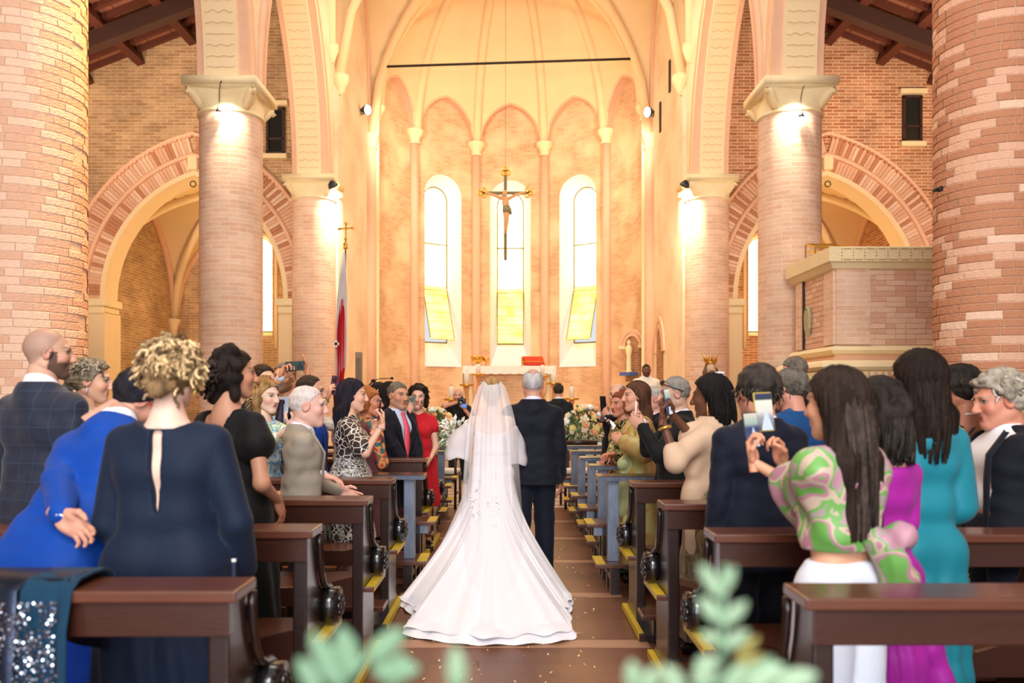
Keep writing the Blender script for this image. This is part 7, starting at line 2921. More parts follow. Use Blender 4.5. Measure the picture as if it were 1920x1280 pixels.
P.trousers(cloth_mat('black_denim', (28, 28, 32)))
cm = thing('camera', 'dark camera with lit rear screen held up by the photographer', 'camera', pc)
b = MB(); b.box((0, 0, 0), (0.14, 0.07, 0.10)); b.box((0, 0, 0.06), (0.06, 0.06, 0.035)); b.build('camera_body', M_BLACKG, cm, bevel=0.01)
b = MB(); b.lathe([(0.035, 0.0), (0.04, 0.02), (0.04, 0.10), (0.03, 0.10), (0.0, 0.09)], (0, -0.03, 0), 16, R=Matrix.Rotation(PI / 2, 3, 'X')); b.build('lens', M_BLACKG, cm, True)
b = MB(); b.box((0.04, -0.045, -0.075), (0.09, 0.008, 0.06)); b.build('flip_screen', mat('camera_screen_lit', (40, 80, 130), 0.2, emit=(70, 130, 200), emit_s=0.7), cm)

# ================================================================== the couple
DAD = who(999, 692, 6.72, 0, 'grey-haired balding man in dark navy suit walking the bride up the aisle', sex='m', skin=(206, 150, 128), h=0.010, hs=1.06, build=1.08, stance=0.10,
          arms={'R': dict(at=W(1052, 912, 6.74), hint=(0.5, -1, 0), fingers=(0.0, 0.1, -1), palm=(-1, 0.2, 0)), 'L': dict(at=W(962, 868, 6.98), hint=(-0.8, -0.8, -0.4), fingers=(0.3, 1, 0.1), palm=(0.2, 0, -1))},
          head_p=dict(scalp=(150, 130, 122), scalp_amt=0.35))
DAD.hair('ring', (150, 146, 146), (206, 202, 200), length=0.1, seed=4, thick=0.007)
DAD.suit(cloth_mat('father_navy_suiting', (17, 20, 32)), cloth_mat('father_navy_trouser', (18, 22, 38)), shirt=(226, 222, 250), hem=0.785)

BR = who(922, 706, 6.5, 2, 'bride in white gown with long train and veil, seen from behind', vol=0.012, sex='f', skin=PALE, h=0.0105,
         arms={'R': dict(at=W(952, 862, 6.80), hint=(0.35, -1, -0.2), fingers=(0.6, 0.8, 0), palm=(0, 0, -1)), 'L': dict(at=W(868, 822, 6.80), hint=(-0.25, -1, -0.3), fingers=(-0.1, 0.8, 0.4), palm=(0.6, 0.3, -0.2), hand='fist')})
BR.hair('updo', (110, 78, 46), (190, 150, 100), length=0.1, seed=6, thick=0.012)
BR.dress(TULLE, sleeve=0.0, hem=0.90, neck=1.27, front_neck=1.30, off=True, g=0.012, name='bodice', shoes=None)
b = MB(); b.tube([BR.hpos((0.088 * math.cos(t), -0.02 + 0.10 * math.sin(t), 0.075 + 0.01 * math.sin(3 * t))) for t in np.linspace(0.1, PI - 0.1, 15)], 0.007, 6); b.build('hair_band', mat('pale_green_hair_band', (160, 186, 150), 0.5), BR.hair_o, True)
SHEER, nt, bb = _new('sheer_sleeve_tulle')
bb.inputs['Base Color'].default_value = S((246, 241, 246))
bb.inputs['Roughness'].default_value = 0.8
bb.inputs['Alpha'].default_value = 0.6
# puffed tulle sleeves, off the shoulder
for q in (-1, 1):
    e = BR.arm[q]['e']
    S0 = BR.sh[q]
    def pf(F, e=e, S0=S0, q=q):
        c = S0 + (e - S0) * 0.75
        F.cap(S0 + (e - S0) * 0.28, c, 0.060, 0.080, k=0.05)
        F.cap(c, c + np.array((q * 0.02, -0.01, -0.13)), 0.085, 0.10, k=0.05)
    BR.cloth('puff_sleeve', SHEER, pf, [lambda X, Y, Z, z0=e[2]: z0 - 0.09 + 0.012 * np.sin(40 * X) - Z], lambda X, Y, Z: 0.008 * noise3(X, Y, Z * 0.4, 38, 3))
# gown: flared skirt with a long train spread on the floor (local frame of the bride)
ox, oy = BR.root.location.x, BR.root.location.y


def floor_pt(px, py):
    d = FPX * CAM_Z / (py - HY)
    return ((px - CX) / FPX * d - ox, d - oy)


hem_pts = [floor_pt(*p) for p in ((1000, 1075), (1040, 1105), (1076, 1128), (1058, 1150), (1064, 1200), (1020, 1210), (960, 1214), (905, 1216), (850, 1208), (790, 1205), (733, 1192), (765, 1165), (742, 1135), (770, 1110), (800, 1085))]
hem_pts = [(0.33, 0.25)] + hem_pts + [(-0.45, 0.25), (-0.3, 0.50), (0.0, 0.56), (0.25, 0.48)]
hp_ = np.array(hem_pts)
cum = np.concatenate([[0], np.cumsum(np.linalg.norm(np.diff(np.vstack([hp_, hp_[:1]]), axis=0), axis=1))])
NG = 160


def gown(name, hem_scale, z_hem, seed, amp, t_lo=0.0, lift=0.0, mat_=TULLE):
    u = np.linspace(0, cum[-1], NG, endpoint=False)
    hh = np.vstack([hp_, hp_[:1]])
    hx, hy = np.interp(u, cum, hh[:, 0]), np.interp(u, cum, hh[:, 1])
    # soften the outline
    for _ in range(2):
        hx, hy = (np.roll(hx, 1) + 2 * hx + np.roll(hx, -1)) / 4, (np.roll(hy, 1) + 2 * hy + np.roll(hy, -1)) / 4
    cx, cy = 0.0, 0.0
    ang = np.arctan2(hy - cy, hx - cx)
    wr = np.stack([0.150 * np.cos(ang), 0.115 * np.sin(ang) - 0.005], 1)
    rows, UVr = [], []
    zw = 1.03
    T_ = np.linspace(t_lo, 1, 30)
    rng = np.random.default_rng(seed)
    ph = rng.uniform(0, 6.3, 4)
    for t in T_:
        back = np.clip(-(hy - 0.0), 0, 2.0) / 1.7
        fl = t ** (1.25 + 0.35 * back)
        x = wr[:, 0] * (1 - fl) + hx * hem_scale * fl
        y = wr[:, 1] * (1 - fl) + hy * hem_scale * fl
        zt_ = zw * (1 - t ** (0.92 - 0.18 * back)) + 0.0
        zt_ = zt_ * (1 - 0.12 * back * math.sin(PI * t))
        wave = amp * t ** 1.5 * (np.sin(u * 17 + ph[0]) * 0.5 + np.sin(u * 9.3 + ph[1] + 2 * t) + 0.6 * np.sin(u * 31 + ph[2]))
        nx_, ny_ = np.cos(ang), np.sin(ang)
        x, y = x + nx_ * wave * 0.7, y + ny_ * wave * 0.7
        z = np.maximum(zt_ + lift + np.abs(wave) * 0.5 * t, z_hem + 0.012 + 0.5 * amp * t * (1 + np.sin(u * 13 + ph[3])))
        if t > 0.97:
            z = np.full_like(z, z_hem) + 0.004 + 0.008 * (1 + np.sin(u * 30))
        rows.append(np.stack([x, y, z], 1))
    m = MB()
    m.grid(np.array(rows), None, True)
    return m.build(name, mat_, BR.root, True)


gown('gown_skirt', 1.0, 0.003, 5, 0.030)
gown('gown_overskirt', 0.965, 0.035, 8, 0.030, 0.0, 0.010)
# lace appliques: small raised leaf sprays below the waist
ap_ = MB()
r = random.Random(4)
for (px, py, n, w) in ((872, 935, 10, 12), (888, 965, 16, 14), (884, 905, 10, 16), (920, 910, 8, 20), (922, 950, 16, 10), (926, 985, 14, 8), (850, 940, 6, 8), (960, 925, 5, 10)):
    for _ in range(n):
        d = 6.28 - (py - 880) * 0.0016
        p = W(px + r.gauss(0, w * 0.5), py + r.gauss(0, w), d) - Vector((ox, oy, 0))
        a = r.uniform(0, 6.3)
        R3 = Matrix.Rotation(a, 3, 'Y') @ Matrix.Rotation(0.3, 3, 'X')
        ap_.ball(p, (0.008, 0.004, 0.020), 6, 4, R=R3)
lace = ap_.build('lace_applique', mat('lace_thread', (255, 252, 255), 0.6, 0.02), BR.root, True)
lace['kind'] = 'stuff'
sw = lace.modifiers.new('fit', 'SHRINKWRAP'); sw.target = [c for c in BR.root.children if c.name.startswith('gown_overskirt')][0]; sw.wrap_method = 'NEAREST_SURFACEPOINT'; sw.wrap_mode = 'ABOVE_SURFACE'; sw.offset = 0.004
# veil
vm, nt, bb = _new('veil_tulle')
bb.inputs['Base Color'].default_value = S((252, 248, 250))
bb.inputs['Roughness'].default_value = 0.8
tc_ = N(nt, 'ShaderNodeTexCoord'); sz_ = N(nt, 'ShaderNodeSeparateXYZ'); nt.links.new(tc_.outputs['Object'], sz_.inputs[0])
mr_ = N(nt, 'ShaderNodeMapRange'); nt.links.new(sz_.outputs['Z'], mr_.inputs[0])
mr_.inputs[1].default_value, mr_.inputs[2].default_value, mr_.inputs[3].default_value, mr_.inputs[4].default_value = 0.35, 1.25, 0.06, 0.50
nt.links.new(mr_.outputs[0], bb.inputs['Alpha'])
m = MB()
rows = []
head = BR.hc
for i in range(44):
    t = i / 43
    z = 1.655 - 1.45 * t * (1.0)
    half = np.interp(z, [0.2, 0.6, 1.05, 1.30, 1.42, 1.52, 1.60, 1.66], [0.26, 0.24, 0.215, 0.195, 0.165, 0.135, 0.105, 0.03])
    yb = np.interp(z, [0.2, 0.6, 0.95, 1.10, 1.30, 1.42, 1.52, 1.60, 1.66], [-1.25, -0.72, -0.34, -0.26, -0.20, -0.18, -0.16, -0.13, -0.02])
    row = []
    for j in range(49):
        a = (j / 48 - 0.5) * 2
        ang = a * 1.35
        fold = 0.014 * min(1, t * 3) * (math.sin(a * 17 + 2 * t) + 0.6 * math.sin(a * 31 + 1))
        row.append((half * math.sin(ang) / math.sin(1.35) + fold * 0.4, yb * math.cos(ang) * 0.9 + yb * 0.1 * 1 + fold + 0.02, z))
    rows.append(row)
m.grid(np.array(rows))
m.build('veil', vm, BR.root, True)
# bouquet
bq = thing('bouquet', 'small white and pale green bouquet held by the bride', 'flowers', W(852, 806, 6.88))
leaf_cloud(bq, (0, 0, 0), (0.10, 0.08, 0.11), 130, mat('bouquet_white', (240, 240, 230), 0.7), 3, 'blossom', 0.05)
leaf_cloud(bq, (0.0, 0, -0.04), (0.11, 0.09, 0.12), 60, M_LEAF2, 5, 'foliage', 0.07, 0.6)
b = MB(); b.tube([(0.03, 0, -0.02), (0.07, 0, -0.14)], 0.018, 8); b.build('stems', M_LEAF, bq, True)
# the man waiting at the chancel
P = who(1047, 719, 13.4, 0, 'dark-haired man in black suit waiting with his back turned before the altar', sex='m', skin=(214, 160, 136), h=0.014)
P.hair('short', (40, 34, 30), (66, 58, 50), length=0.1, seed=4, thick=0.012)
P.suit(cloth_mat('charcoal_black_suiting', (26, 30, 34)), cloth_mat('grey_violet_trouser', (66, 62, 76)), shirt=(236, 240, 240))

# ================================================================== right-hand guests
# priest
P = who(1212, 683, 15.4, 180, 'priest in white robes standing right of the altar', sex='m', skin=(120, 78, 58), floor=0.45, h=0.015, build=1.15, head_p=dict(beard=(40, 30, 28), beard_amt=0.6))
P.hair('short', (24, 20, 20), (40, 34, 32), length=0.1, seed=4, thick=0.004)
P.dress(ALB, sleeve=0.95, hem=0.05, neck=1.50, front_neck=1.49, g=0.035, skirt=0.12, flare=0.04, name='alb', shoes=(20, 18, 18))
# bald man with phone
pc = W(1131, 757, 8.05)
P = who(1158, 720, 8.5, 135, 'bald smiling man in navy suit photographing with a black phone, right side', sex='m', skin=(222, 172, 146), head=(R_(10), 0.05, 0), h=0.0115, hs=1.05,
        arms={'R': hold(1, pc, (0.75, 0.65, 0.1), (0, 0, 1)), 'L': hold(-1, pc + Vector((0.03, 0, -0.04)), (0.75, 0.65, 0.1), (0, 0, 1))}, head_p=dict(scalp=(170, 150, 140), scalp_amt=0.2))
P.hair('ring', (120, 108, 98), (150, 140, 130), length=0.1, seed=3, thick=0.005)
P.suit(NAVY, NAVY, tie=(24, 24, 34))
phone('black phone held upright by the bald man before the flowers', pc, (0.75, 0.65, 0.1), (0, 0, 1), (18, 28, 40), size=(0.078, 0.158, 0.009))
# red-brown haired woman
P = who(1170, 736, 7.62, 118, 'auburn-haired woman leaning out between the bald man and the woman in gold-green', sex='f', skin=(206, 140, 112), head=(R_(8), 0.05, 0), lean=0.08, arms={'R': dict(at=W(1140, 862, 7.3), fingers=(-0.6, -0.5, -0.3), palm=(0, 0, -1), hint=(0.6, -1, 0)), 'L': dict(at=W(1150, 850, 7.3), fingers=(-0.6, -0.4, 0.0), palm=(0, 0, -1), hint=(-0.6, -1, 0))}, head_p=dict(lips=(190, 30, 40)))
P.hair('bob', (98, 48, 30), (150, 84, 52), length=0.06, seed=8, vol=0.8)
P.dress(PAISLEY, sleeve=0.9, hem=0.4, neck=1.44)
# woman in gold-green satin
P = who(1192, 716, 6.62, 92, 'woman with long brown hair in gold-green satin dress clasping a tissue', sex='f', skin=(214, 160, 132), head=(R_(4), 0.03, 0), h=0.0105, build=1.12, hs=1.05,
        arms={'L': dict(at=W(1166, 826, 6.45), fingers=(-0.85, 0.1, 0.45), palm=(0.1, 1, 0.2), hand='fist', hint=(-0.7, -1, -0.4)), 'R': dict(at=W(1172, 832, 6.75), fingers=(-0.9, -0.1, 0.3), palm=(0, -1, 0.2), hand='fist', hint=(0.7, -1, -0.4))}, head_p=dict(brow=(70, 44, 30)))
P.hair('long', (54, 34, 26), (98, 66, 48), length=0.30, seed=5, vol=0.85)
P.dress(GOLDGR, sleeve=0.88, hem=0.12, neck=1.42, front_neck=1.36, g=0.022, skirt=0.03, flare=0.035, folds=0.008)
P.cloth('waist_bow', cloth_mat('pale_green_satin', (170, 176, 126), 0.4), lambda F: (F.cap(P.T((-0.10, 0.13, 1.08)), P.T((-0.14, 0.16, 1.04)), 0.035, 0.05), F.cap(P.T((-0.09, 0.14, 1.05)), P.T((-0.12, 0.17, 0.62)), 0.035, 0.05), F.cap(P.T((-0.13, 0.10, 1.05)), P.T((-0.17, 0.10, 0.66)), 0.03, 0.05)), None, P.folds(0.008, 50, 3))
P.bracelet(-1, M_DKW, 0.9, 0.004)
ts = MB(); pt = W(1149, 805, 6.42); ts.tube([pt, pt + Vector((0.01, 0, 0.03)), pt + Vector((-0.02, 0.01, 0.07))], [0.012, 0.018, 0.008], 7)
tag(ts.build('tissue', mat('tissue_paper', (246, 244, 244), 0.8), None, True), 'white tissue held by the woman in gold-green', 'tissue')
# grey-haired man behind
P = who(1222, 727, 7.55, 100, 'grey-haired man in black suit mostly hidden behind the woman in gold-green', sex='m', skin=(214, 158, 138))
P.hair('short', (150, 142, 136), (190, 184, 178), length=0.1, seed=5, thick=0.006)
P.suit(BLACKS, BLACKS)
# man with sunglasses on his head
P = who(1264, 708, 5.82, 84, 'grey-cropped man in black suit with sunglasses pushed up, holding a thin candle', sex='m', skin=(206, 160, 138), head=(R_(4), 0.10, 0), h=0.0105, hs=1.05, build=1.1,
        arms={'L': dict(at=W(1204, 800, 5.65), fingers=(-0.75, 0.1, 0.65), palm=(0.4, 0.9, 0.0), hand='fist', hint=(-0.5, -0.6, -1)), 'R': dict(at=W(1204, 790, 5.95), fingers=(-0.8, -0.1, 0.4), palm=(0.2, -1, 0), hand='fist', hint=(0.5, -0.5, -1))},
        head_p=dict(scalp=(130, 120, 112), scalp_amt=0.5, beard=(150, 136, 126), beard_amt=0.3))
P.hair('short', (112, 106, 100), (150, 144, 136), length=0.1, seed=5, thick=0.0035, line='ring')
P.suit(BLACKS, BLACKS)
b = MB()
b.tube([P.hpos((0.083 * math.cos(t), -0.01 + 0.10 * math.sin(t), 0.085 - 0.05 * (1 - math.sin(t)))) for t in np.linspace(-0.4, PI + 0.4, 19)], 0.004, 6)
for q in (-1, 1):
    b.ball(P.hpos((q * 0.035, 0.072, 0.095)), (0.026 * 1, 0.012, 0.014), 10, 6)
b.build('sunglasses', M_BLACKG, P.hair_o, True)
b = MB(); b.tube([W(1191, 789, 5.66), W(1193, 752, 5.66)], [0.008, 0.008], 8)
tag(b.build('taper_candle', mat('pink_wax', (236, 206, 200), 0.5), None, True), 'thin pale candle held up by the man with sunglasses on his head', 'candle')
# woman with braids and beige shawl
pc = W(1252, 753, 4.50)
P = who(1332, 706, 4.72, 52, 'woman with long black braids and beige shawl holding a phone, right side', sex='f', skin=DARK, head=(R_(8), 0.08, 0), h=0.0105, build=1.08, hs=1.06,
        arms={'L': hold(-1, pc, (0.75, -0.55, 0.15), (-0.15, 0, 1)), 'R': dict(at=pc + Vector((0.03, 0.06, -0.06)), fingers=(-0.4, -0.3, 0.8), palm=(-0.6, -0.6, 0), hand='grip', hint=(0.6, -0.2, -1))})
P.hair('long', (14, 12, 13), (30, 26, 27), length=0.22, seed=5, vol=0.9, thick=0.018)
P.locks(120, (10, 9, 10), (34, 30, 32), 0.26, 3, 1.05, 0.006, 'braids', r0=0.0075)
P.dress(BROCADE, sleeve=0.0, hem=0.12, neck=1.44, g=0.016, skirt=0.06)
def shf(F):
    P.torso(F, 0.034, hips=False)
    P.limbs(F, 0.026, arms=(-1,), upto=0.60, legs=False, flare=0.006)
    P.limbs(F, 0.034, arms=(1,), upto=0.5, legs=False, flare=0.02)
    F.cap(P.T((-0.17, 0.02, 1.3)), P.T((-0.20, 0.05, 1.16)), 0.070, 0.055, k=0.05)
    F.cap(P.T((0, -0.03, 1.42)), P.T((0, -0.02, 1.47)), 0.10, 0.09, k=0.04)
    F.cap(P.T((-0.17, 0.06, 1.05)), P.T((-0.20, 0.04, 0.45)), 0.07, 0.03, k=0.05)
P.cloth('shawl', SHAWL, shf, [lambda X, Y, Z: np.where(X < -0.08, P.tz(0.42), P.tz(1.06) + 0.25 * X) - Z, lambda X, Y, Z: Z - P.tz(1.50)], lambda X, Y, Z: 0.007 * np.sin(22 * (Z + 0.8 * X) + 2 * np.sin(6 * Y)) + 0.004 * noise3(X, Y, Z, 30, 2))
P.ear_ring(-1, (214, 160, 90), 0.075, 0.006)
P.bracelet(-1, mat('gold_bracelet', (214, 176, 96), 0.3, metal=0.7), 0.80, 0.009, 0.008)
fo = MB()
for k in range(7):
    a = k * 0.9
    fo.ball(P.hpos((0.02 + 0.024 * math.cos(a), -0.055 + 0.02 * math.sin(a), 0.128 + 0.008 * math.sin(2 * a))), (0.020, 0.018, 0.008), 7, 5)
fo.build('hair_flower', mat('white_hair_flower', (226, 226, 226), 0.7), P.hair_o, True)
SCR = screen_mat('phone_screen_aisle', [(0.0, (60, 40, 40)), (0.28, (60, 80, 120)), (0.55, (40, 60, 110)), (0.72, (170, 190, 180)), (1.0, (226, 214, 196))])
phone('phone with lit screen held by the woman with braids', pc, (0.75, -0.55, 0.15), (-0.15, 0, 1), (24, 26, 36), SCR)
# man in navy with thick dark hair, back to camera
P = who(1419, 690, 3.85, 14, 'dark-haired man in navy suit and glasses seen from behind in front of the braided woman', sex='m', skin=(206, 146, 120), head=(R_(8), 0.05, 0), h=0.0105, build=1.12, hs=1.06)
P.hair('short', (24, 21, 20), (70, 62, 56), length=0.1, seed=21, thick=0.017)
P.curls(260, (20, 18, 17), (84, 76, 68), 0.028, lambda r: (r.uniform(-1, 1), r.uniform(-1, 0.9), r.uniform(-0.3, 1)), 22, 0.003, 'tufts', 0.6, 0.0045)
P.suit(NAVY, NAVY2, hem=0.74)
b = MB()
for q in (-1, 1):
    b.tube([P.hpos((q * 0.082, -0.01, 0.014)), P.hpos((q * 0.078, 0.06, 0.016)), P.hpos((q * 0.062, 0.102, 0.016))], 0.0028, 6)
    b.tube([P.hpos((q * 0.032 + 0.024 * math.cos(t), 0.104, 0.010 + 0.017 * math.sin(t))) for t in np.linspace(0, 2 * PI, 17)], 0.0022, 6, False)
b.build('glasses', M_BLACKG, P.body, True)
# man in blue jacket
P = who(1480, 694, 4.78, 26, 'grey-brown haired man in petrol blue jacket behind the man in navy', sex='m', skin=(206, 142, 120), head=(R_(10), 0.12, 0.1), build=1.1)
P.hair('short', (66, 60, 54), (116, 108, 98), length=0.1, seed=31, thick=0.013)
P.curls(200, (58, 52, 46), (126, 116, 104), 0.026, lambda r: (r.uniform(-1, 1), r.uniform(-1, 0.9), r.uniform(-0.3, 1)), 32, 0.003, 'tufts', 0.6, 0.0045)
P.suit(cloth_mat('petrol_blue_jacket', (22, 70, 124)), NAVY, shirt=(40, 84, 130))
# tall man near the pulpit
P = who(1488, 669, 6.85, 52, 'tall grey-templed man in black suit standing below the brick pulpit', sex='m', skin=(222, 172, 146), head=(R_(14), 0.22, 0))
P.hair('short', (74, 64, 54), (126, 116, 104), length=0.1, seed=41, thick=0.011)
P.suit(BLACKS, BLACKS)
# woman in floral blouse and white trousers filming
pc1, pc2 = W(1432, 772, 3.16), W(1409, 806, 3.10)
P = who(1566, 697, 2.83, 30, 'woman with long straight brown hair in green and pink floral blouse, filming with her phone', sex='f', skin=(214, 160, 130), head=(R_(4), 0.05, 0), h=0.0095, build=1.05, hs=1.05,
        arms={'R': dict(at=W(1468, 868, 3.16), fingers=(-0.25, 0.05, 1.0), palm=(-0.8, -0.45, 0.1), hand='grip', hint=(0.2, -0.5, -1)),
              'L': dict(at=W(1412, 866, 3.08), fingers=(-0.12, 0.1, 1.0), palm=(0.75, -0.6, 0.0), hand='grip', hint=(0.9, -0.8, -0.9))})
P.hair('long', (24, 16, 13), (52, 40, 34), length=0.44, seed=5, vol=1.15, thick=0.018)
P.locks(240, (20, 14, 12), (76, 63, 57), 0.47, 7, 1.0, 0.004, 'long_strands', r0=0.0065)
def blf(F):
    P.torso(F, 0.020, hips=False)
    for q in (-1, 1):
        a = P.arm[q]
        e, w, s0 = a['e'], a['w'], P.sh[q]
        F.cap(s0, e, 0.070, 0.095, k=0.05)
        F.cap(e, e + (w - e) * 0.30, 0.095, 0.065, k=0.05)
        F.cap(e + (w - e) * 0.25, e + (w - e) * 0.42, 0.060, 0.040, k=0.03)
        F.cap(e, e + np.array((0, -0.02, -0.09)), 0.11, 0.06, k=0.06)
P.dress
P.cloth('blouse', FLORAL, blf, [lambda X, Y, Z: P.tz(1.07) - Z - 0.0, lambda X, Y, Z: (lambda x, y, z: np.where(np.abs(x) < 0.12, z - np.where(y < 0, 1.44, 1.40), -0.2))(*P.uncoord(X, Y, Z)),
                                lambda X, Y, Z: (lambda x, y, z: np.where((y < 0) & (z > 1.11) & (z < 1.36), 0.075 * np.sin(np.clip((z - 1.11) / 0.25, 0, 1) * PI) - np.abs(x + 0.02), -0.2))(*P.uncoord(X, Y, Z))],
        lambda X, Y, Z: 0.007 * np.sin(38 * (X + Y) + 3 * np.sin(9 * Z)) + 0.004 * noise3(X, Y, Z, 30, 2))
P.cloth('tied_sash', FLORAL, lambda F: (F.cap(P.T((0.03, -0.14, 1.12)), P.T((0.10, -0.20, 0.98)), 0.045, 0.05), F.cap(P.T((0.04, -0.15, 1.10)), P.T((0.13, -0.19, 0.80)), 0.035, 0.055), F.cap(P.T((0.03, -0.13, 1.12)), P.T((0.14, -0.16, 1.13)), 0.03, 0.05)), None, P.folds(0.010, 60, 3))
P.trousers(WHITET, 0.022, 0.05)
P.bracelet(1, M_BLACKG, 0.86, 0.007, 0.008)
SCR2 = screen_mat('phone_screen_bright', [(0.0, (90, 60, 50)), (0.3, (150, 150, 160)), (0.55, (236, 226, 214)), (0.8, (250, 240, 222)), (0.84, (20, 30, 60)), (1.0, (30, 44, 90))])
phone('phone in a yellow case with lit screen held by the woman in floral blouse', pc1, (0.25, -0.95, 0.12), (-0.06, 0.05, 1), (176, 150, 60), SCR2, size=(0.082, 0.156, 0.011))
phone('second lit phone, lower left of the yellow-cased one', pc2, (0.35, -0.92, 0.12), (-0.10, 0.05, 1), (20, 24, 34), SCR, size=(0.070, 0.140, 0.009))
# woman in magenta
P = who(1644, 728, 3.04, 16, 'woman with dark wavy hair in magenta satin dress beside the floral blouse', sex='f', skin=TAN, h=0.0105, head=(R_(10), 0.1, 0), build=0.86, arms={'R': dict(loc=(0.08, 0.24, 1.0), hint=(0.2, -1, -0.5)), 'L': dict(loc=(-0.12, 0.22, 1.0))})
P.hair('bob', (20, 17, 16), (52, 44, 40), length=0.14, seed=24, vol=0.95)
P.locks(130, (16, 14, 14), (56, 47, 42), 0.22, 25, 1.1, 0.012, 'waves', r0=0.008)
P.dress(MAGENTA, sleeve=0.35, hem=0.10, neck=1.42, g=0.012, skirt=-0.01, shoes=(120, 20, 90))
P.cloth('dress_train', MAGENTA, lambda F: (F.cap(P.T((0.08, -0.06, 1.0)), P.T((0.20, -0.06, 0.62)), 0.045, 0.05), F.cap(P.T((0.20, -0.06, 0.62)), P.T((0.27, -0.08, 0.36)), 0.05, 0.06)), None, P.folds(0.012, 40, 3))
# tall woman in teal
P = who(1718, 661, 3.22, 8, 'tall woman with long brown hair in teal satin dress near the big right column', sex='f', skin=(206, 146, 116), h=0.0095, head=(R_(10), 0.02, 0), hs=1.06, build=0.86,
        arms={'R': dict(loc=(0.12, 0.24, 1.05), hint=(0.25, -1, -0.5)), 'L': dict(loc=(-0.12, 0.22, 1.05), hint=(-0.25, -1, -0.5))})
P.hair('long', (17, 11, 9), (36, 26, 22), length=0.28, seed=15, vol=1.0, thick=0.018)
P.locks(220, (14, 10, 8), (48, 36, 29), 0.33, 17, 1.05, 0.006, 'long_strands', r0=0.0065)
P.dress(TEAL, sleeve=0.45, hem=0.06, neck=1.40, g=0.020, skirt=0.02, shoes=(40, 120, 130), folds=0.006, flare=0.02)
P.ear_ring(-1, (230, 226, 220), 0.045, 0.006)
# woman with short black hair, backless dress
P = who(1795, 688, 4.28, 38, 'woman with short black hair and open-backed paisley dress by the big right column', sex='f', skin=(176, 118, 92), h=0.0115, head=(R_(12), 0.05, 0))
P.hair('short', (16, 14, 14), (50, 44, 40), length=0.1, seed=51, thick=0.022, line='f')
P.curls(60, (14, 12, 12), (70, 62, 50), 0.04, lambda r: (r.uniform(-1, 1), r.uniform(-1, 0.4), r.uniform(-0.3, 1)), 52, 0.012, turns=1.0, thick=0.007)
P.dress(PAISLEY, sleeve=0.0, hem=0.1, neck=1.40, g=0.014, skirt=0.05, back=lambda x, z: np.where(z > 1.05, np.abs(x) - np.clip((z - 1.05) * 0.5, 0, 0.12), 0.2))
b = MB(); b.tube([P.T((0.055 * math.cos(t), -0.03 + 0.055 * math.sin(t), 1.485 + 0.004 * math.sin(2 * t))) for t in np.linspace(0, 2 * PI, 21)], 0.004, 6, False); b.tube([P.T((0.0, -0.085, 1.485)), P.T((0.10, -0.07, 1.36)), P.T((0.13, -0.02, 1.25))], 0.006, 6)
b.build('pearl_strap', mat('pearl', (240, 232, 226), 0.3), P.body, True)
# man with grey curls, white shirt
P = who(1872, 700, 3.95, 84, 'man with thick grey curls in white shirt and open navy jacket, far right', vol=0.02, sex='m', skin=(206, 140, 116), h=0.0105, head=(R_(2), 0.15, 0), hs=1.08, build=1.28,
        arms={'L': dict(loc=(-0.25, -0.20, 0.88), hint=(-0.3, -1, 0)), 'R': dict(loc=(0.2, 0.2, 0.98))}, head_p=dict(brow=(120, 110, 96)))
P.hair('wavy', (112, 100, 84), (190, 180, 164), length=0.1, seed=61, thick=0.018, vol=1.1)
P.curls(120, (112, 98, 80), (206, 198, 184), 0.045, lambda r: (r.uniform(-1, 1), r.uniform(-1, 0.25), r.uniform(0.1, 1)), 62, 0.015, turns=1.4, thick=0.008)
P.suit(NAVY2, NAVY, shirt=(232, 230, 234), open_to=0.70, hem=0.78, ow=1.9)
# ------------------------------------------------------------------ sequinned jacket and dark shawl over the nearest left pew
SEQ = cell_mat('sequin_cloth', (52, 62, 82), (26, 30, 40), 90, 0.02)
SEQ.node_tree.nodes['Principled BSDF'].inputs['Metallic'].default_value = 0.8
SEQ.node_tree.nodes['Principled BSDF'].inputs['Roughness'].default_value = 0.35
jk = thing('sequin_jacket', 'silver-blue sequinned jacket draped over the nearest left pew rail', 'jacket', (W(70, 1090, 2.3).x, 2.33, 0))


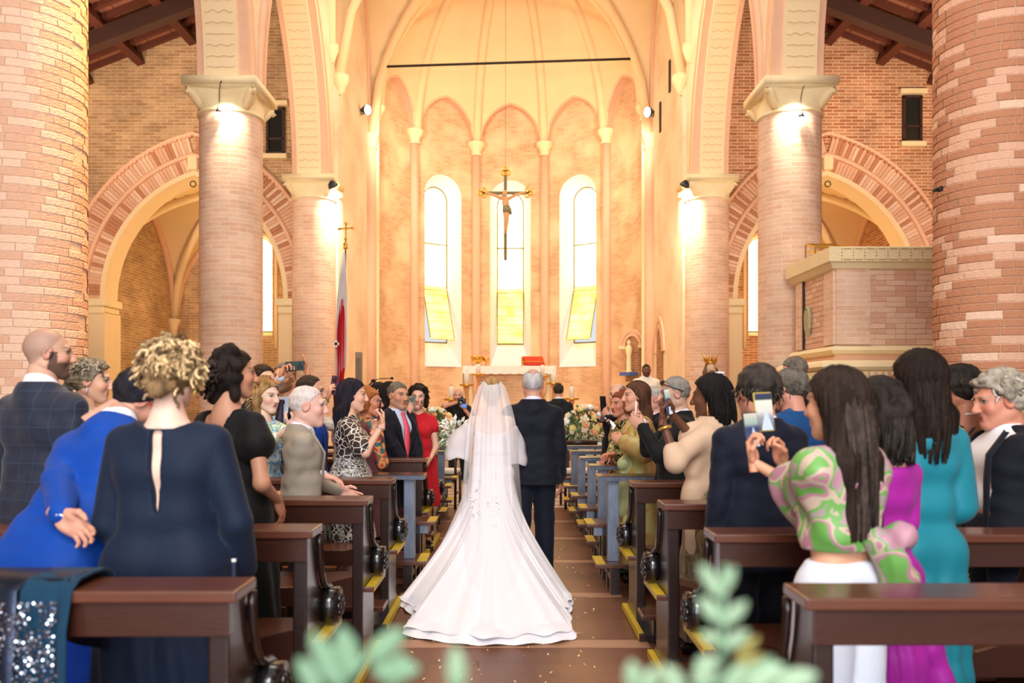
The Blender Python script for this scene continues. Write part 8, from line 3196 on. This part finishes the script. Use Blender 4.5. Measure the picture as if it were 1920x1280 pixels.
def drape(name, x0, x1, drop_f, drop_b, m_, parent, seed, yo=0.0, amp=0.012):
    r = np.random.default_rng(seed)
    b = MB()
    n = 40
    prof = [(-0.055 + yo, 0.97 - drop_f), (-0.06 + yo, 0.97 - drop_f * 0.66), (-0.058 + yo, 0.97 - drop_f * 0.33), (-0.052 + yo, 0.945), (-0.02, 0.968), (0.05, 0.970), (0.12, 0.968), (0.17, 0.945), (0.175, 0.97 - drop_b)]
    P = []
    for i, (y, z) in enumerate(prof):
        row = []
        for x in np.linspace(x0, x1, n):
            w = amp * (math.sin(x * 40 + seed) + 0.6 * math.sin(x * 71 + 2 * seed)) * (1 if i < 3 or i > 7 else 0.15)
            row.append((x * (1.0 + (0.06 if i == 0 else 0)), y - abs(w) * (1 if i < 4 else -1), z + (0.03 * math.sin(x * 9 + seed) if i in (0, 8) else 0) + 0.004))
        P.append(row)
    b.grid(P, None, False, 0, None, True)
    o = b.build(name, m_, parent, True)
    so = o.modifiers.new('s', 'SOLIDIFY'); so.thickness = 0.008
    return o


drape('jacket_body', -0.22, 0.10, 0.44, 0.25, SEQ, jk, 3)
drape('jacket_sleeve', -0.16, -0.03, 0.72, 0.1, SEQ, jk, 7, -0.02)
sqn = MB()
r = random.Random(2)
for _ in range(1500):
    x, z = r.uniform(-0.21, 0.09), r.uniform(0.54, 0.93)
    y = -0.092 - r.uniform(0, 0.01)
    a, t = r.uniform(-0.7, 0.7), r.uniform(-0.5, 0.8)
    R3 = np.array(Matrix.Rotation(a, 3, 'Z') @ Matrix.Rotation(t, 3, 'X'))
    q = np.array([(0.004, 0, 0), (0, 0, 0.004), (-0.004, 0, 0), (0, 0, -0.004)]) @ R3.T + (x, y, z)
    sqn.add(q, [(0, 1, 2, 3)])
o = sqn.build('sequins', mat('sequin_metal', (206, 214, 230), 0.15, 0.2, 40, metal=1.0), jk)
o['kind'] = 'stuff'
sh = thing('dark_shawl', 'dark blue wool shawl hanging over the same pew beside the sequinned jacket', 'shawl', (W(62, 1090, 2.3).x, 2.33, 0))
drape('shawl_body', -0.02, 0.13, 0.40, 0.2, cloth_mat('dark_petrol_wool', (14, 52, 76), 0.85), sh, 9, -0.002, 0.02)
